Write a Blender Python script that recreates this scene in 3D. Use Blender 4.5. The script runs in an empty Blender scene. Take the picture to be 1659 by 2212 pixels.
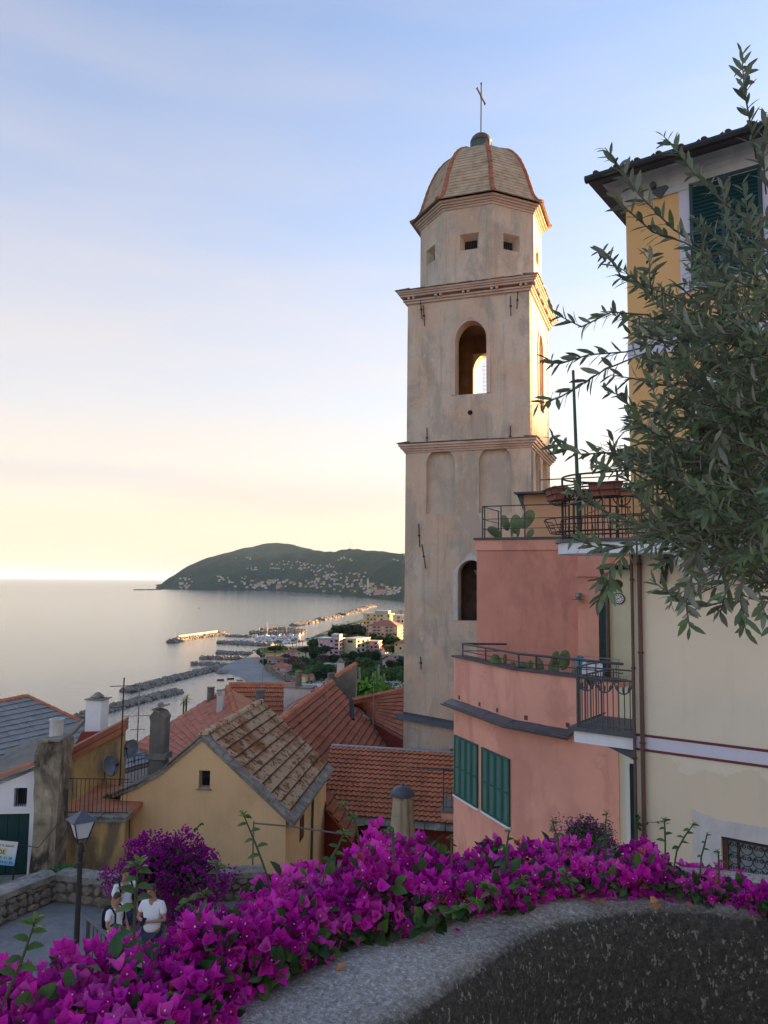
import bpy, bmesh, math, random
import numpy as np
from mathutils import Vector, Matrix, Euler
from mathutils.geometry import tessellate_polygon
random.seed(7); RNG = np.random.default_rng(7)
R = math.radians
scene = bpy.context.scene
COL = scene.collection

# ---------------------------------------------------------------- camera
E = 60.0                                   # eye height above the sea (metres)
PW, PH, PF = 1659.0, 2212.0, 1659.0        # pixel frame used for measuring, focal length in those pixels
PITCH, ROLL = R(5.17), 0.011
EYE = Vector((0, 0, E))
_f = Vector((0, math.cos(PITCH), math.sin(PITCH)))
_u = Vector((0, -math.sin(PITCH), math.cos(PITCH)))
_r = Vector((1, 0, 0))
cam_r = _r*math.cos(ROLL) + _u*math.sin(ROLL)
cam_u = -_r*math.sin(ROLL) + _u*math.cos(ROLL)
cam = bpy.data.cameras.new('camera'); cam.sensor_fit = 'HORIZONTAL'; cam.sensor_width = 36; cam.lens = 36*PF/PW
cam.clip_start = .05; cam.clip_end = 200000
camo = bpy.data.objects.new('camera', cam); COL.objects.link(camo)
camo.matrix_world = Matrix(((cam_r.x, cam_u.x, -_f.x, EYE.x), (cam_r.y, cam_u.y, -_f.y, EYE.y), (cam_r.z, cam_u.z, -_f.z, EYE.z), (0, 0, 0, 1)))
scene.camera = camo

# ---------------------------------------------------------------- sky, sun, exposure
SUN_AZ, SUN_EL = R(58), R(5.5)
world = bpy.data.worlds.new('World'); scene.world = world; world.use_nodes = True
def build_world():
    nt = world.node_tree; nt.nodes.clear(); L = nt.links.new
    N = lambda t: nt.nodes.new(t)
    out = N('ShaderNodeOutputWorld'); bg = N('ShaderNodeBackground')
    sky = N('ShaderNodeTexSky'); sky.sky_type = 'NISHITA'; sky.sun_disc = False
    sky.sun_elevation = SUN_EL; sky.sun_rotation = SUN_AZ; sky.altitude = 60
    sky.air_density = 1.0; sky.dust_density = 1.2; sky.ozone_density = 2.6
    # thin high veil of cirrus: lifts the sky towards white, thicker in soft streaks
    tc = N('ShaderNodeTexCoord'); sep = N('ShaderNodeSeparateXYZ'); L(tc.outputs['Generated'], sep.inputs[0])
    mp = N('ShaderNodeMapping'); mp.inputs['Scale'].default_value = (1.6, 1.6, 9.0); mp.inputs['Rotation'].default_value = (R(8), R(5), 0)
    L(tc.outputs['Generated'], mp.inputs[0])
    nz = N('ShaderNodeTexNoise'); nz.inputs['Scale'].default_value = 1.5; nz.inputs['Detail'].default_value = 5; nz.inputs['Roughness'].default_value = .5
    L(mp.outputs[0], nz.inputs['Vector'])
    rp = N('ShaderNodeValToRGB'); rp.color_ramp.elements[0].position = .35; rp.color_ramp.elements[1].position = .75
    rp.color_ramp.elements[0].color = (VEIL[0],)*3 + (1,); rp.color_ramp.elements[1].color = (VEIL[1],)*3 + (1,)
    L(nz.outputs['Fac'], rp.inputs['Fac'])
    # the veil glows towards the sun like the sky behind it, and thickens into warm haze at the horizon all round
    bw = N('ShaderNodeRGBToBW'); L(sky.outputs[0], bw.inputs[0])
    def mt(op, a, b):
        n = N('ShaderNodeMath'); n.operation = op; n.use_clamp = False
        for i, v in enumerate((a, b)):
            if hasattr(v, 'links'): L(v, n.inputs[i])
            else: n.inputs[i].default_value = v
        return n.outputs[0]
    vb = mt('ADD', mt('MULTIPLY', mt('MINIMUM', bw.outputs[0], 6.0), VEIL_SKY), VEIL_BASE)
    vc = N('ShaderNodeVectorMath'); vc.operation = 'SCALE'; vc.inputs[0].default_value = VEIL_COL; L(vb, vc.inputs['Scale'])
    hz = mt('POWER', mt('SUBTRACT', 1.0, mt('MAXIMUM', sep.outputs['Z'], 0.0)), HAZE_POW)
    # a faint rosy band of thin cloud low over the horizon
    bz = N('ShaderNodeMapRange'); bz.interpolation_type = 'SMOOTHSTEP'; wv = mt('ADD', sep.outputs['Z'], mt('MULTIPLY', mt('SUBTRACT', nz.outputs['Fac'], .5), .12))
    L(wv, bz.inputs['Value']); bz.inputs['From Min'].default_value = .085; bz.inputs['From Max'].default_value = .115
    bz2 = N('ShaderNodeMapRange'); bz2.interpolation_type = 'SMOOTHSTEP'; L(wv, bz2.inputs['Value']); bz2.inputs['From Min'].default_value = .15; bz2.inputs['From Max'].default_value = .118
    band = mt('MULTIPLY', bz.outputs[0], bz2.outputs[0])
    vm = N('ShaderNodeMix'); vm.data_type = 'RGBA'; L(mt('MULTIPLY', band, .5), vm.inputs['Factor']); L(vc.outputs[0], vm.inputs['A'])
    vr = N('ShaderNodeVectorMath'); vr.operation = 'SCALE'; vr.inputs[0].default_value = (1.02, .76, .66); L(vb, vr.inputs['Scale']); L(vr.outputs[0], vm.inputs['B'])
    tot = mt('MINIMUM', mt('ADD', rp.outputs[0], mt('MULTIPLY', hz, .92)), .97)
    mx = N('ShaderNodeMix'); mx.data_type = 'RGBA'
    sk2 = N('ShaderNodeMix'); sk2.data_type = 'RGBA'; sk2.blend_type = 'MULTIPLY'; sk2.inputs['Factor'].default_value = 1; L(sky.outputs[0], sk2.inputs['A']); sk2.inputs['B'].default_value = SKY_TINT+(1,)
    L(tot, mx.inputs['Factor']); L(sk2.outputs['Result'], mx.inputs['A']); L(vm.outputs['Result'], mx.inputs['B'])
    L(mx.outputs['Result'], bg.inputs['Color']); bg.inputs['Strength'].default_value = SKY_STRENGTH
    L(bg.outputs[0], out.inputs[0])
VEIL = (.02, .18); VEIL_COL = (1.20, .94, .70); VEIL_SKY = .03; VEIL_BASE = .66; HAZE_POW = 1.9; SKY_TINT = (.35, .41, .475); SKY_STRENGTH = .15
build_world()
sun = bpy.data.lights.new('sun', 'SUN'); sun.energy = 4.0; sun.angle = R(.53); sun.color = (1.0, .60, .28)
suno = bpy.data.objects.new('sun', sun); COL.objects.link(suno)
SUNV = Vector((math.sin(SUN_AZ)*math.cos(SUN_EL), math.cos(SUN_AZ)*math.cos(SUN_EL), math.sin(SUN_EL)))
suno.rotation_euler = SUNV.to_track_quat('Z', 'Y').to_euler(); suno.location = (40, 40, 120)
vs = scene.view_settings
scene.display_settings.display_device = 'sRGB'
vs.view_transform = 'Standard'; vs.look = 'None'; vs.gamma = 1; vs.exposure = 3.2; vs.use_curve_mapping = False

# ---------------------------------------------------------------- measuring helpers
def ray(x, y):
    a = (x-PW/2)/PF; b = -(y-PH/2)/PF
    return _f + cam_r*a + cam_u*b
def at_y(x, y, Y):
    d = ray(x, y); return EYE + d*(Y/d.y)
def at_z(x, y, dz):                        # dz: height relative to the eye
    d = ray(x, y); return EYE + d*(dz/d.z)
class Pl:
    """vertical plane through the ray of pixel x at depth Y; az = azimuth of its right-hand axis"""
    def __init__(s, x, Y, az, y=1256, org=None):
        s.o = Vector(org) if org is not None else at_y(x, y, Y); s.o.z = E
        s.rx = Vector((math.sin(R(az)), math.cos(R(az)), 0)); s.dp = Vector((-math.cos(R(az)), math.sin(R(az)), 0))
        s.az = az
    def to2(s, x, y):
        d = ray(x, y); t = (s.o-EYE).dot(s.dp)/d.dot(s.dp); p = EYE + d*t
        return ((p-s.o).dot(s.rx), p.z-E)
    def p3(s, a, dep, z): return s.o + s.rx*a + s.dp*dep + Vector((0, 0, z))
    def px(s, x, y, dep=0):
        a, z = s.to2(x, y); return s.p3(a, dep, z)
    def off(s, dep, a=0): return Pl(0, 0, s.az, org=s.p3(a, dep, 0))
    def mat(s): return Matrix(((s.rx.x, s.dp.x, 0, s.o.x), (s.rx.y, s.dp.y, 0, s.o.y), (0, 0, 1, E), (0, 0, 0, 1)))

# ---------------------------------------------------------------- mesh builder
class MB:
    def __init__(s): s.v = []; s.f = []; s.m = []
    def add(s, vs_, fs, mat=None, mi=0):
        o = len(s.v)
        s.v += [tuple(mat @ Vector(v)) if mat is not None else tuple(v) for v in vs_]
        s.f += [tuple(i+o for i in f) for f in fs]; s.m += [mi]*len(fs)
        return s
    def box(s, x0, x1, y0, y1, z0, z1, mat=None, mi=0):
        v = [(x0, y0, z0), (x1, y0, z0), (x1, y1, z0), (x0, y1, z0), (x0, y0, z1), (x1, y0, z1), (x1, y1, z1), (x0, y1, z1)]
        return s.add(v, [(0, 3, 2, 1), (4, 5, 6, 7), (0, 1, 5, 4), (1, 2, 6, 5), (2, 3, 7, 6), (3, 0, 4, 7)], mat, mi)
    def tube(s, pts, rad, n=8, caps=True, mi=0):
        pts = [Vector(p) for p in pts]; rs = rad if hasattr(rad, '__len__') else [rad]*len(pts)
        o = len(s.v); ref = None
        for i, p in enumerate(pts):
            t = (pts[min(i+1, len(pts)-1)] - pts[max(i-1, 0)])
            t = t.normalized() if t.length > 1e-9 else Vector((0, 0, 1))
            if ref is None: ref = Vector((1, 0, 0)) if abs(t.x) < .8 else Vector((0, 1, 0))
            a = (ref - t*ref.dot(t)).normalized(); b = t.cross(a); ref = a
            for k in range(n):
                th = 2*math.pi*k/n; s.v.append(tuple(p + (a*math.cos(th)+b*math.sin(th))*rs[i]))
        for i in range(len(pts)-1):
            for k in range(n):
                k2 = (k+1) % n; s.f.append((o+i*n+k, o+i*n+k2, o+(i+1)*n+k2, o+(i+1)*n+k)); s.m.append(mi)
        if caps:
            s.f.append(tuple(o+k for k in reversed(range(n)))); s.f.append(tuple(o+(len(pts)-1)*n+k for k in range(n))); s.m += [mi, mi]
        return s
    def lathe(s, prof, n=16, mat=None, mi=0, a0=0, cap=True):
        o = len(s.v)
        vs_ = []
        for r, z in prof:
            for k in range(n):
                th = 2*math.pi*k/n + a0; vs_.append((r*math.cos(th), r*math.sin(th), z))
        fs = []
        for i in range(len(prof)-1):
            for k in range(n):
                k2 = (k+1) % n; fs.append((i*n+k, i*n+k2, (i+1)*n+k2, (i+1)*n+k))
        if cap:
            fs.append(tuple(reversed(range(n)))); fs.append(tuple((len(prof)-1)*n+k for k in range(n)))
        return s.add(vs_, fs, mat, mi)
    def plate(s, outer, holes=(), d0=0.0, d1=.3, mat=None, mi=0, recess=(), rmi=None, bmi=None):
        """2D polygon (a,z) extruded along depth d0..d1, with through holes and blind recesses [(poly, depth)]"""
        hs = [list(h) for h in holes]; rs = [list(h) for h, _ in recess]
        def ring(poly, d): return [(p[0], d, p[1]) for p in poly]
        def cap(polys, d, flip):
            flat = [p for q in polys for p in q]
            tri = tessellate_polygon([[Vector((p[0], p[1], 0)) for p in q] for q in polys])
            s.add([(p[0], d, p[1]) for p in flat], [tuple(reversed(t)) if flip else t for t in tri], mat, mi)
        cap([list(outer)]+hs+rs, d0, False); cap([list(outer)]+hs, d1, True)
        def side(poly, a, b, m_):
            n = len(poly); v = ring(poly, a)+ring(poly, b)
            s.add(v, [(i, (i+1) % n, n+(i+1) % n, n+i) for i in range(n)], mat, m_)
        side(outer, d0, d1, mi)
        for h in hs: side(h, d0, d1, mi if rmi is None else rmi)
        for (h, dd), q in zip(recess, rs):
            side(q, d0, d0+dd, mi if rmi is None else rmi)
            tri = tessellate_polygon([[Vector((p[0], p[1], 0)) for p in q]])
            s.add([(p[0], d0+dd, p[1]) for p in q], tri, mat, mi if bmi is None else bmi)
        return s
    def mesh(s, name, mats, smooth=False, recalc=True):
        me = bpy.data.meshes.new(name); me.from_pydata(s.v, [], s.f)
        for m in (mats if isinstance(mats, (list, tuple)) else [mats]): me.materials.append(m)
        if any(s.m): me.polygons.foreach_set('material_index', s.m)
        if recalc:
            bm = bmesh.new(); bm.from_mesh(me); bmesh.ops.recalc_face_normals(bm, faces=bm.faces); bm.to_mesh(me); bm.free()
        if smooth: me.polygons.foreach_set('use_smooth', [True]*len(me.polygons))
        me.update(); return me
    def build(s, name, mats, parent=None, smooth=False, recalc=True):
        return link(name, s.mesh(name, mats, smooth, recalc), parent)

def link(name, me, parent=None, mw=None):
    o = bpy.data.objects.new(name, me); COL.objects.link(o)
    if mw is not None: o.matrix_basis = mw
    if parent is not None:
        o.parent = parent
        if parent.type == 'EMPTY': o.matrix_parent_inverse = Matrix.Translation(-parent.location)
    return o
def tag(o, label=None, cat=None, group=None, kind=None):
    if label: o['label'] = label
    if cat: o['category'] = cat
    if group: o['group'] = group
    if kind: o['kind'] = kind
    return o
def thing(name, label, cat, loc=(0, 0, 0), group=None):
    o = bpy.data.objects.new(name, None); COL.objects.link(o); o.location = loc; o.empty_display_size = .2
    return tag(o, label, cat, group)
def clone(root, mw=None, label=None):
    """copy of a thing (built round the world origin) with its parts and sub-parts"""
    def cp(o, par):
        c = o.copy(); COL.objects.link(c); c.parent = par
        for ch in o.children: cp(ch, c)
        return c
    c = cp(root, None)
    if mw is not None: c.matrix_basis = mw
    if label: c['label'] = label
    return c
def TRS(loc, rz=0, sc=1, rx=0, ry=0):
    sc = sc if hasattr(sc, '__len__') else (sc,)*3
    return Matrix.Translation(Vector(loc)) @ Euler((rx, ry, rz)).to_matrix().to_4x4() @ Matrix.Diagonal((*sc, 1))
def arch(x0, x1, z0, zs, n=12, rise=None):
    """opening outline: jambs from z0 to the springing zs, then a round head"""
    c = (x0+x1)/2; r = (x1-x0)/2; k = 1 if rise is None else rise/r
    return [(x0, z0), (x1, z0)] + [(c+r*math.cos(math.pi*i/n), zs+k*r*math.sin(math.pi*i/n)) for i in range(n+1)]
def rect(x0, x1, z0, z1): return [(x0, z0), (x1, z0), (x1, z1), (x0, z1)]

# ---------------------------------------------------------------- materials
class NT:
    def __init__(s, name):
        s.m = bpy.data.materials.new(name); s.m.use_nodes = True; s.t = s.m.node_tree; s.t.nodes.clear()
        s.out = s.n('ShaderNodeOutputMaterial'); s.b = s.n('ShaderNodeBsdfPrincipled'); s.l(s.b.outputs[0], s.out.inputs[0])
        s.b.inputs['Roughness'].default_value = .85; s.b.inputs['Specular IOR Level'].default_value = .3
        s.geo = s.n('ShaderNodeNewGeometry'); s.pos = s.geo.outputs['Position']
    def n(s, t): return s.t.nodes.new(t)
    def l(s, a, b): s.t.links.new(a, b)
    def mapping(s, scale, vec=None, rot=(0, 0, 0), loc=(0, 0, 0)):
        m = s.n('ShaderNodeMapping'); m.inputs['Scale'].default_value = scale; m.inputs['Rotation'].default_value = rot; m.inputs['Location'].default_value = loc
        s.l(vec or s.pos, m.inputs[0]); return m.outputs[0]
    def noise(s, scale, detail=4, rough=.55, vec=None, dist=0.0, color=False):
        n = s.n('ShaderNodeTexNoise'); n.inputs['Scale'].default_value = scale; n.inputs['Detail'].default_value = detail
        n.inputs['Roughness'].default_value = rough; n.inputs['Distortion'].default_value = dist
        s.l(vec or s.pos, n.inputs['Vector']); return n.outputs['Color' if color else 'Fac']
    def voro(s, scale, vec=None, feat='F1', out='Distance'):
        n = s.n('ShaderNodeTexVoronoi'); n.feature = feat; n.inputs['Scale'].default_value = scale; s.l(vec or s.pos, n.inputs['Vector']); return n.outputs[out]
    def ramp(s, fac, pts, interp='LINEAR'):
        r = s.n('ShaderNodeValToRGB'); cr = r.color_ramp; cr.interpolation = interp
        while len(cr.elements) < len(pts): cr.elements.new(.5)
        for e, (p, c) in zip(cr.elements, pts):
            e.position = p; e.color = ((c,)*3 if not hasattr(c, '__len__') else tuple(c))+(1,)
        s.l(fac, r.inputs['Fac']); return r.outputs[0]
    def mix(s, fac, a, b, mode='MIX'):
        m = s.n('ShaderNodeMix'); m.data_type = 'RGBA'; m.blend_type = mode
        for sock, v in ((m.inputs['Factor'], fac), (m.inputs['A'], a), (m.inputs['B'], b)):
            if hasattr(v, 'links'): s.l(v, sock)
            elif hasattr(v, '__len__'): sock.default_value = (*v[:3], 1)
            else: sock.default_value = v
        return m.outputs['Result']
    def math(s, op, a, b=None):
        m = s.n('ShaderNodeMath'); m.operation = op
        for i, v in enumerate((a, b)):
            if v is None: continue
            if hasattr(v, 'links'): s.l(v, m.inputs[i])
            else: m.inputs[i].default_value = v
        return m.outputs[0]
    def sepz(s, axis='Z', vec=None):
        n = s.n('ShaderNodeSeparateXYZ'); s.l(vec or s.pos, n.inputs[0]); return n.outputs[axis]
    def rand(s): return s.n('ShaderNodeObjectInfo').outputs['Random']
    def bump(s, h, strength=.3, dist=.02):
        b = s.n('ShaderNodeBump'); b.inputs['Strength'].default_value = strength; b.inputs['Distance'].default_value = dist
        s.l(h, b.inputs['Height']); s.l(b.outputs[0], s.b.inputs['Normal'])
    def color(s, c):
        if hasattr(c, 'links'): s.l(c, s.b.inputs['Base Color'])
        else: s.b.inputs['Base Color'].default_value = (*c, 1)
    def done(s, rough=None, spec=None, metal=None):
        if rough is not None: s.b.inputs['Roughness'].default_value = rough
        if spec is not None: s.b.inputs['Specular IOR Level'].default_value = spec
        if metal is not None: s.b.inputs['Metallic'].default_value = metal
        return s.m
def srgb(r, g, b):
    f = lambda c: c/12.92 if c <= .04045 else ((c+.055)/1.055)**2.4
    return tuple(f(c/255) for c in (r, g, b))
def mul(c, k): return tuple(min(1, x*k) for x in c)

def stucco(name, base, dark=.8, light=1.12, scale=.9, streak=.25, bump=.25, stain=None, stain_amt=0., seam=None):
    t = NT(name)
    c = t.ramp(t.noise(scale, 6, .6), [(.3, mul(base, dark)), (.5, base), (.72, mul(base, light))])
    st = t.noise(1.0, 5, .6, t.mapping((5, 5, .35)))
    c = t.mix(t.ramp(st, [(.5, 0.), (.75, streak)]), c, mul(base, .62))
    c = t.mix(t.ramp(t.noise(9, 5, .7), [(.55, 0.), (.8, .25)]), c, mul(base, 1.2))
    if stain:
        w = t.noise(.55, 7, .62, t.mapping((1.6, 1.6, .8)), dist=.6)
        c = t.mix(t.ramp(w, [(.56-.1*stain_amt, 0.), (.62-.05*stain_amt, stain_amt)]), c, stain)
    wob = t.n('ShaderNodeVectorMath'); wob.operation = 'MULTIPLY_ADD'; t.l(t.noise(2.2, 5, .6, color=True), wob.inputs[0]); wob.inputs[1].default_value = (.55, .55, .55); t.l(t.pos, wob.inputs[2])
    ck = t.ramp(t.voro(.42, wob.outputs[0], 'DISTANCE_TO_EDGE'), [(0., 1.), (.006, 0.)]); ck = t.math('MULTIPLY', ck, t.ramp(t.noise(.5, 3), [(.55, 0.), (.65, .55)]))
    c = t.mix(ck, c, mul(base, .55))
    t.color(c); t.bump(t.mix(.4, t.noise(3, 6), t.noise(60, 4)), bump, .02)
    return t.done(.92, .2)
def paint(name, c, rough=.5, var=.12, metal=0., spec=.4):
    t = NT(name); k = t.noise(4, 5, .6)
    t.color(t.ramp(k, [(.3, mul(c, 1-var)), (.7, mul(c, 1+var))])); t.bump(t.noise(40, 3), .08, .01)
    return t.done(rough, spec, metal)
def proj(P):
    v = Vector(P)-EYE; w = v.dot(_f); return (PW/2+PF*v.dot(cam_r)/w, PH/2-PF*v.dot(cam_u)/w)
def lerp_list(pts, x):
    if x <= pts[0][0]: return pts[0][1]
    for (a, b), (c, d) in zip(pts, pts[1:]):
        if x <= c: return b+(d-b)*(x-a)/(c-a)
    return pts[-1][1]
def fbm2(x, y, seed=0, octs=4):
    """cheap smooth value noise in numpy (vectorised), about -1..1"""
    x = np.asarray(x, float); y = np.asarray(y, float); tot = 0; amp = 1; nrm = 0
    for o in range(octs):
        xi = np.floor(x).astype(int); yi = np.floor(y).astype(int); fx = x-xi; fy = y-yi
        fx = fx*fx*(3-2*fx); fy = fy*fy*(3-2*fy)
        def h(a, b):
            n = (a*374761393 + b*668265263 + (seed+o)*1274126177) & 0x7fffffff
            n = ((n ^ (n >> 13))*1274126177) & 0x7fffffff
            return ((n ^ (n >> 16)) & 0xffff)/32767.5-1
        v = (h(xi, yi)*(1-fx)+h(xi+1, yi)*fx)*(1-fy)+(h(xi, yi+1)*(1-fx)+h(xi+1, yi+1)*fx)*fy
        tot = tot+v*amp; nrm += amp; amp *= .5; x = x*2.03+17.3; y = y*2.03+9.1
    return tot/nrm

# ---------------------------------------------------------------- material set
TERR = srgb(178, 92, 66)
def mk():
    g = {}
    # sea
    t = NT('sea'); t.color((.035, .06, .075))
    n1 = t.noise(1, 4, .6, t.mapping((.05, .16, .1))); n2 = t.noise(1, 3, .6, t.mapping((.4, 1.1, 1)))
    t.bump(t.mix(.35, n1, n2), .40, 1.0); g['sea'] = t.done(.14, .5)
    # far wooded hill
    t = NT('woodland'); c = t.ramp(t.noise(.006, 8, .65), [(.3, (.018, .038, .024)), (.5, (.036, .058, .032)), (.68, (.075, .085, .045))])
    c = t.mix(t.ramp(t.noise(.03, 6, .7), [(.45, 0.), (.7, .8)]), c, (.016, .028, .016))
    t.color(c); t.bump(t.noise(.05, 6, .7), 1, 8); g['wood'] = t.done(.95, .1)
    t = NT('garden_ground'); c = t.ramp(t.noise(.03, 8, .65), [(.3, (.035, .06, .02)), (.5, (.075, .10, .035)), (.62, (.13, .12, .06)), (.75, (.06, .085, .03))])
    t.color(c); t.bump(t.noise(.6, 5, .7), .8, .5); g['garden'] = t.done(.95, .1)
    t = NT('beach_sand'); t.color(t.ramp(t.noise(.05, 6, .6), [(.3, (.22, .215, .20)), (.7, (.31, .30, .275))])); g['beach'] = t.done(.95, .1)
    t = NT('pale_bounce_ground'); t.color(t.ramp(t.noise(.2, 6, .6), [(.3, (.42, .38, .32)), (.7, (.58, .53, .45))])); g['earth'] = t.done(.95, .1)  # unseen hillside ground made pale to bounce light onto the facades
    t = NT('boulder'); t.color(t.ramp(t.noise(.35, 5, .7), [(.25, (.10, .09, .08)), (.5, (.24, .21, .17)), (.75, (.36, .31, .24))])); t.bump(t.noise(1.5, 5, .7), .6, .3); g['rock'] = t.done(.9, .2)
    t = NT('rough_concrete'); t.color(t.ramp(t.noise(.3, 5), [(.3, (.34, .31, .27)), (.7, (.50, .45, .37))])); g['conc'] = t.done(.9, .2)
    # tower plaster: aged lime render, patched, stained, with bare patches
    def tower(name, base):
        t = NT(name)
        c = t.ramp(t.noise(.45, 6, .6, dist=.4), [(.32, mul(base, .72)), (.48, base), (.62, mul(base, 1.1)), (.78, mul(base, .9))])
        warm = (base[0]*1.08, base[1]*.90, base[2]*.80)
        c = t.mix(t.ramp(t.noise(.8, 6, .62, t.mapping((1, 1, .7), loc=(3, 1, 7)), dist=.8), [(.47, 0.), (.53, .6)]), c, warm)
        grey = (base[0]*.62, base[1]*.65, base[2]*.68)
        c = t.mix(t.ramp(t.noise(.7, 7, .65, t.mapping((1.3, 1.3, .55), loc=(11, 5, 2)), dist=.5), [(.50, 0.), (.58, .6)]), c, grey)
        c = t.mix(t.ramp(t.noise(1.0, 6, .7, t.mapping((4.5, 4.5, .22))), [(.52, 0.), (.80, .55)]), c, mul(base, .40))
        c = t.mix(t.ramp(t.noise(1.7, 8, .72, t.mapping((1, 1, .8), loc=(31, 4, 9)), dist=.5), [(.63, 0.), (.655, .6)]), c, mul(base, 1.28))
        c = t.mix(t.ramp(t.noise(14, 6, .75), [(.45, 0.), (.78, .35)]), c, mul(base, .55))
        t.color(c)
        cr = t.ramp(t.noise(1.7, 8, .72, t.mapping((1, 1, .8), loc=(31, 4, 9)), dist=.5), [(.63, 1.), (.66, .0)])
        t.bump(t.mix(.5, t.mix(.5, t.noise(2.5, 6), t.noise(40, 5, .7)), cr), .5, .03)
        return t.done(.95, .15)
    g['tower'] = tower('aged_plaster', (.61, .515, .40))
    g['tower_niche'] = stucco('niche_plaster', (.56, .47, .365), .86, 1.08, 1.1, .3, .2, (.40, .35, .29), .5)
    g['tower_trim'] = stucco('cornice_plaster', (.60, .46, .37), .75, 1.12, 1.2, .3)
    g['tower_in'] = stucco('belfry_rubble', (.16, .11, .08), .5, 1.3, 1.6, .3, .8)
    t = NT('dome_slate'); rnd = t.rand()
    c = t.ramp(t.noise(2.6, 6, .65), [(.3, (.38, .28, .18)), (.5, (.54, .41, .27)), (.7, (.62, .49, .33))])
    c = t.mix(t.ramp(t.voro(1.0, t.mapping((2.4, 2.4, 9)), out='Color'), [(.3, 0.), (.8, .3)]), c, (.28, .21, .125))
    t.color(c); t.bump(t.noise(18, 5), .4, .01); g['dome'] = t.done(.85, .2)
    def terra(name, base, vary=.25, moss=None, moss_c=None, moss_amt=1.0, bleach=None):
        t = NT(name); rnd = t.rand()
        c = t.ramp(t.noise(1.4, 6, .65), [(.3, mul(base, .72)), (.5, base), (.72, mul(base, 1.22))])
        c = t.mix(t.ramp(rnd, [(0., 0.), (1., vary)]), c, mul(base, .55))
        c = t.mix(t.ramp(t.noise(10, 5, .7), [(.5, 0.), (.8, .35)]), c, mul(base, .5))
        if bleach: c = t.mix(t.ramp(t.noise(.8, 6, .65, dist=.5), [(.38, 0.), (.52, .9)]), c, bleach)
        if moss: c = t.mix(t.ramp(t.noise(3.6, 6, .68, t.mapping((1, 1, 1), loc=(5, 2, 1)), dist=.8), [(moss, 0.), (moss+.035, moss_amt)]), c, moss_c)
        t.color(c); t.bump(t.noise(25, 5), .35, .01); return t.done(.88, .2)
    g['terra'] = terra('terracotta_tile', (.58, .215, .11))
    g['terra_dk'] = terra('dark_terracotta_tile', (.47, .18, .105), .35)
    g['terra_or'] = terra('orange_terracotta', (.54, .20, .10))
    g['terra_moss'] = terra('lichened_tile', (.44, .20, .11), .35, .535, (.17, .10, .03), .9, (.58, .43, .28))
    g['red_felt'] = terra('red_sheet_roof', (.46, .165, .105), .15)
    g['pink'] = stucco('salmon_stucco', (.80, .385, .28), .84, 1.08, .55, .3, .25, (.58, .25, .19), .55)
    g['pink_dk'] = stucco('deep_salmon_stucco', (.72, .32, .235), .82, 1.1, .6, .35, .25, (.50, .21, .165), .5)
    g['ochre'] = stucco('ochre_stucco', (.76, .51, .265), .86, 1.1, .7, .25, .25)
    g['ochre_old'] = stucco('stained_ochre_stucco', (.55, .37, .16), .75, 1.15, .8, .6, .5, (.13, .115, .09), .75)
    g['pillar'] = stucco('weathered_render', (.34, .285, .20), .45, 1.7, 1.7, .95, .9, (.055, .048, .04), .95)
    g['yellow'] = stucco('yellow_stucco', (.80, .46, .19), .95, 1.05, .4, .08, .15)
    g['cream_top'] = stucco('cream_stucco_band', (.66, .54, .36), .95, 1.05, .35, .12, .15)
    # cream wall with a damp, flaked lower part
    t = NT('cream_stucco'); base = (.84, .70, .52)
    c = t.ramp(t.noise(.6, 6, .6), [(.3, mul(base, .9)), (.5, base), (.72, mul(base, 1.07))])
    z = t.math('SUBTRACT', t.sepz(), E-2.62); z = t.math('ADD', z, t.math('MULTIPLY', t.math('SUBTRACT', t.noise(1.3, 7, .62), .5), 1.1))
    c = t.mix(t.ramp(z, [(0., .85), (.03, 0.)]), c, (.72, .54, .34))
    z2 = t.math('ADD', t.math('SUBTRACT', t.sepz(), E-1.75), t.math('MULTIPLY', t.math('SUBTRACT', t.noise(1.1, 5, .6), .5), 1.0))
    c = t.mix(t.ramp(z2, [(0., .5), (.25, 0.)]), c, (.72, .645, .49))
    c = t.mix(t.ramp(t.noise(1, 5, .6, t.mapping((4, 4, .4))), [(.55, 0.), (.8, .18)]), c, (.4, .33, .24))
    t.color(c); t.bump(t.mix(.4, t.noise(3, 5), t.noise(50, 4)), .2, .02); g['cream'] = t.done(.92, .2)
    g['pale'] = stucco('pale_stucco', (.74, .70, .50), .93, 1.05, .7, .15, .2)
    g['peach'] = stucco('peach_stucco', (.66, .40, .235), .95, 1.05, .5, .1, .15)
    g['white'] = stucco('white_paint', (.80, .79, .80), .92, 1.05, .8, .15, .12)
    g['offwhite'] = stucco('old_white_render', (.60, .57, .53), .8, 1.08, 1.5, .4, .3)
    g['lilac'] = stucco('lilac_white_band', (.66, .62, .68), .97, 1.03, .6, .06, .1)
    g['maroon'] = paint('maroon_line', (.15, .035, .035))
    g['dkred'] = stucco('dark_red_stucco', (.24, .05, .032), .75, 1.2, .9, .3, .3)
    g['greyw'] = stucco('grey_cement', (.20, .18, .15), .65, 1.3, 1.4, .6, .5)
    t = NT('grey_slate'); rnd = t.rand(); c = t.ramp(t.noise(2, 6, .6), [(.3, (.23, .235, .23)), (.7, (.32, .32, .305))])
    c = t.mix(t.ramp(rnd, [(0., 0.), (1., .45)]), c, (.17, .175, .18)); t.color(c); t.bump(t.noise(15, 5), .3, .01); g['slate'] = t.done(.75, .3)
    t = NT('lichen_stone'); c = t.ramp(t.noise(3, 7, .7), [(.3, (.12, .115, .10)), (.5, (.27, .25, .21)), (.65, (.40, .37, .31)), (.8, (.2, .17, .12))])
    c = t.mix(t.ramp(t.rand(), [(0., 0.), (1., .35)]), c, (.16, .13, .10)); t.color(c); t.bump(t.noise(9, 6, .7), .6, .02); g['stone_slab'] = t.done(.9, .2)
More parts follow.
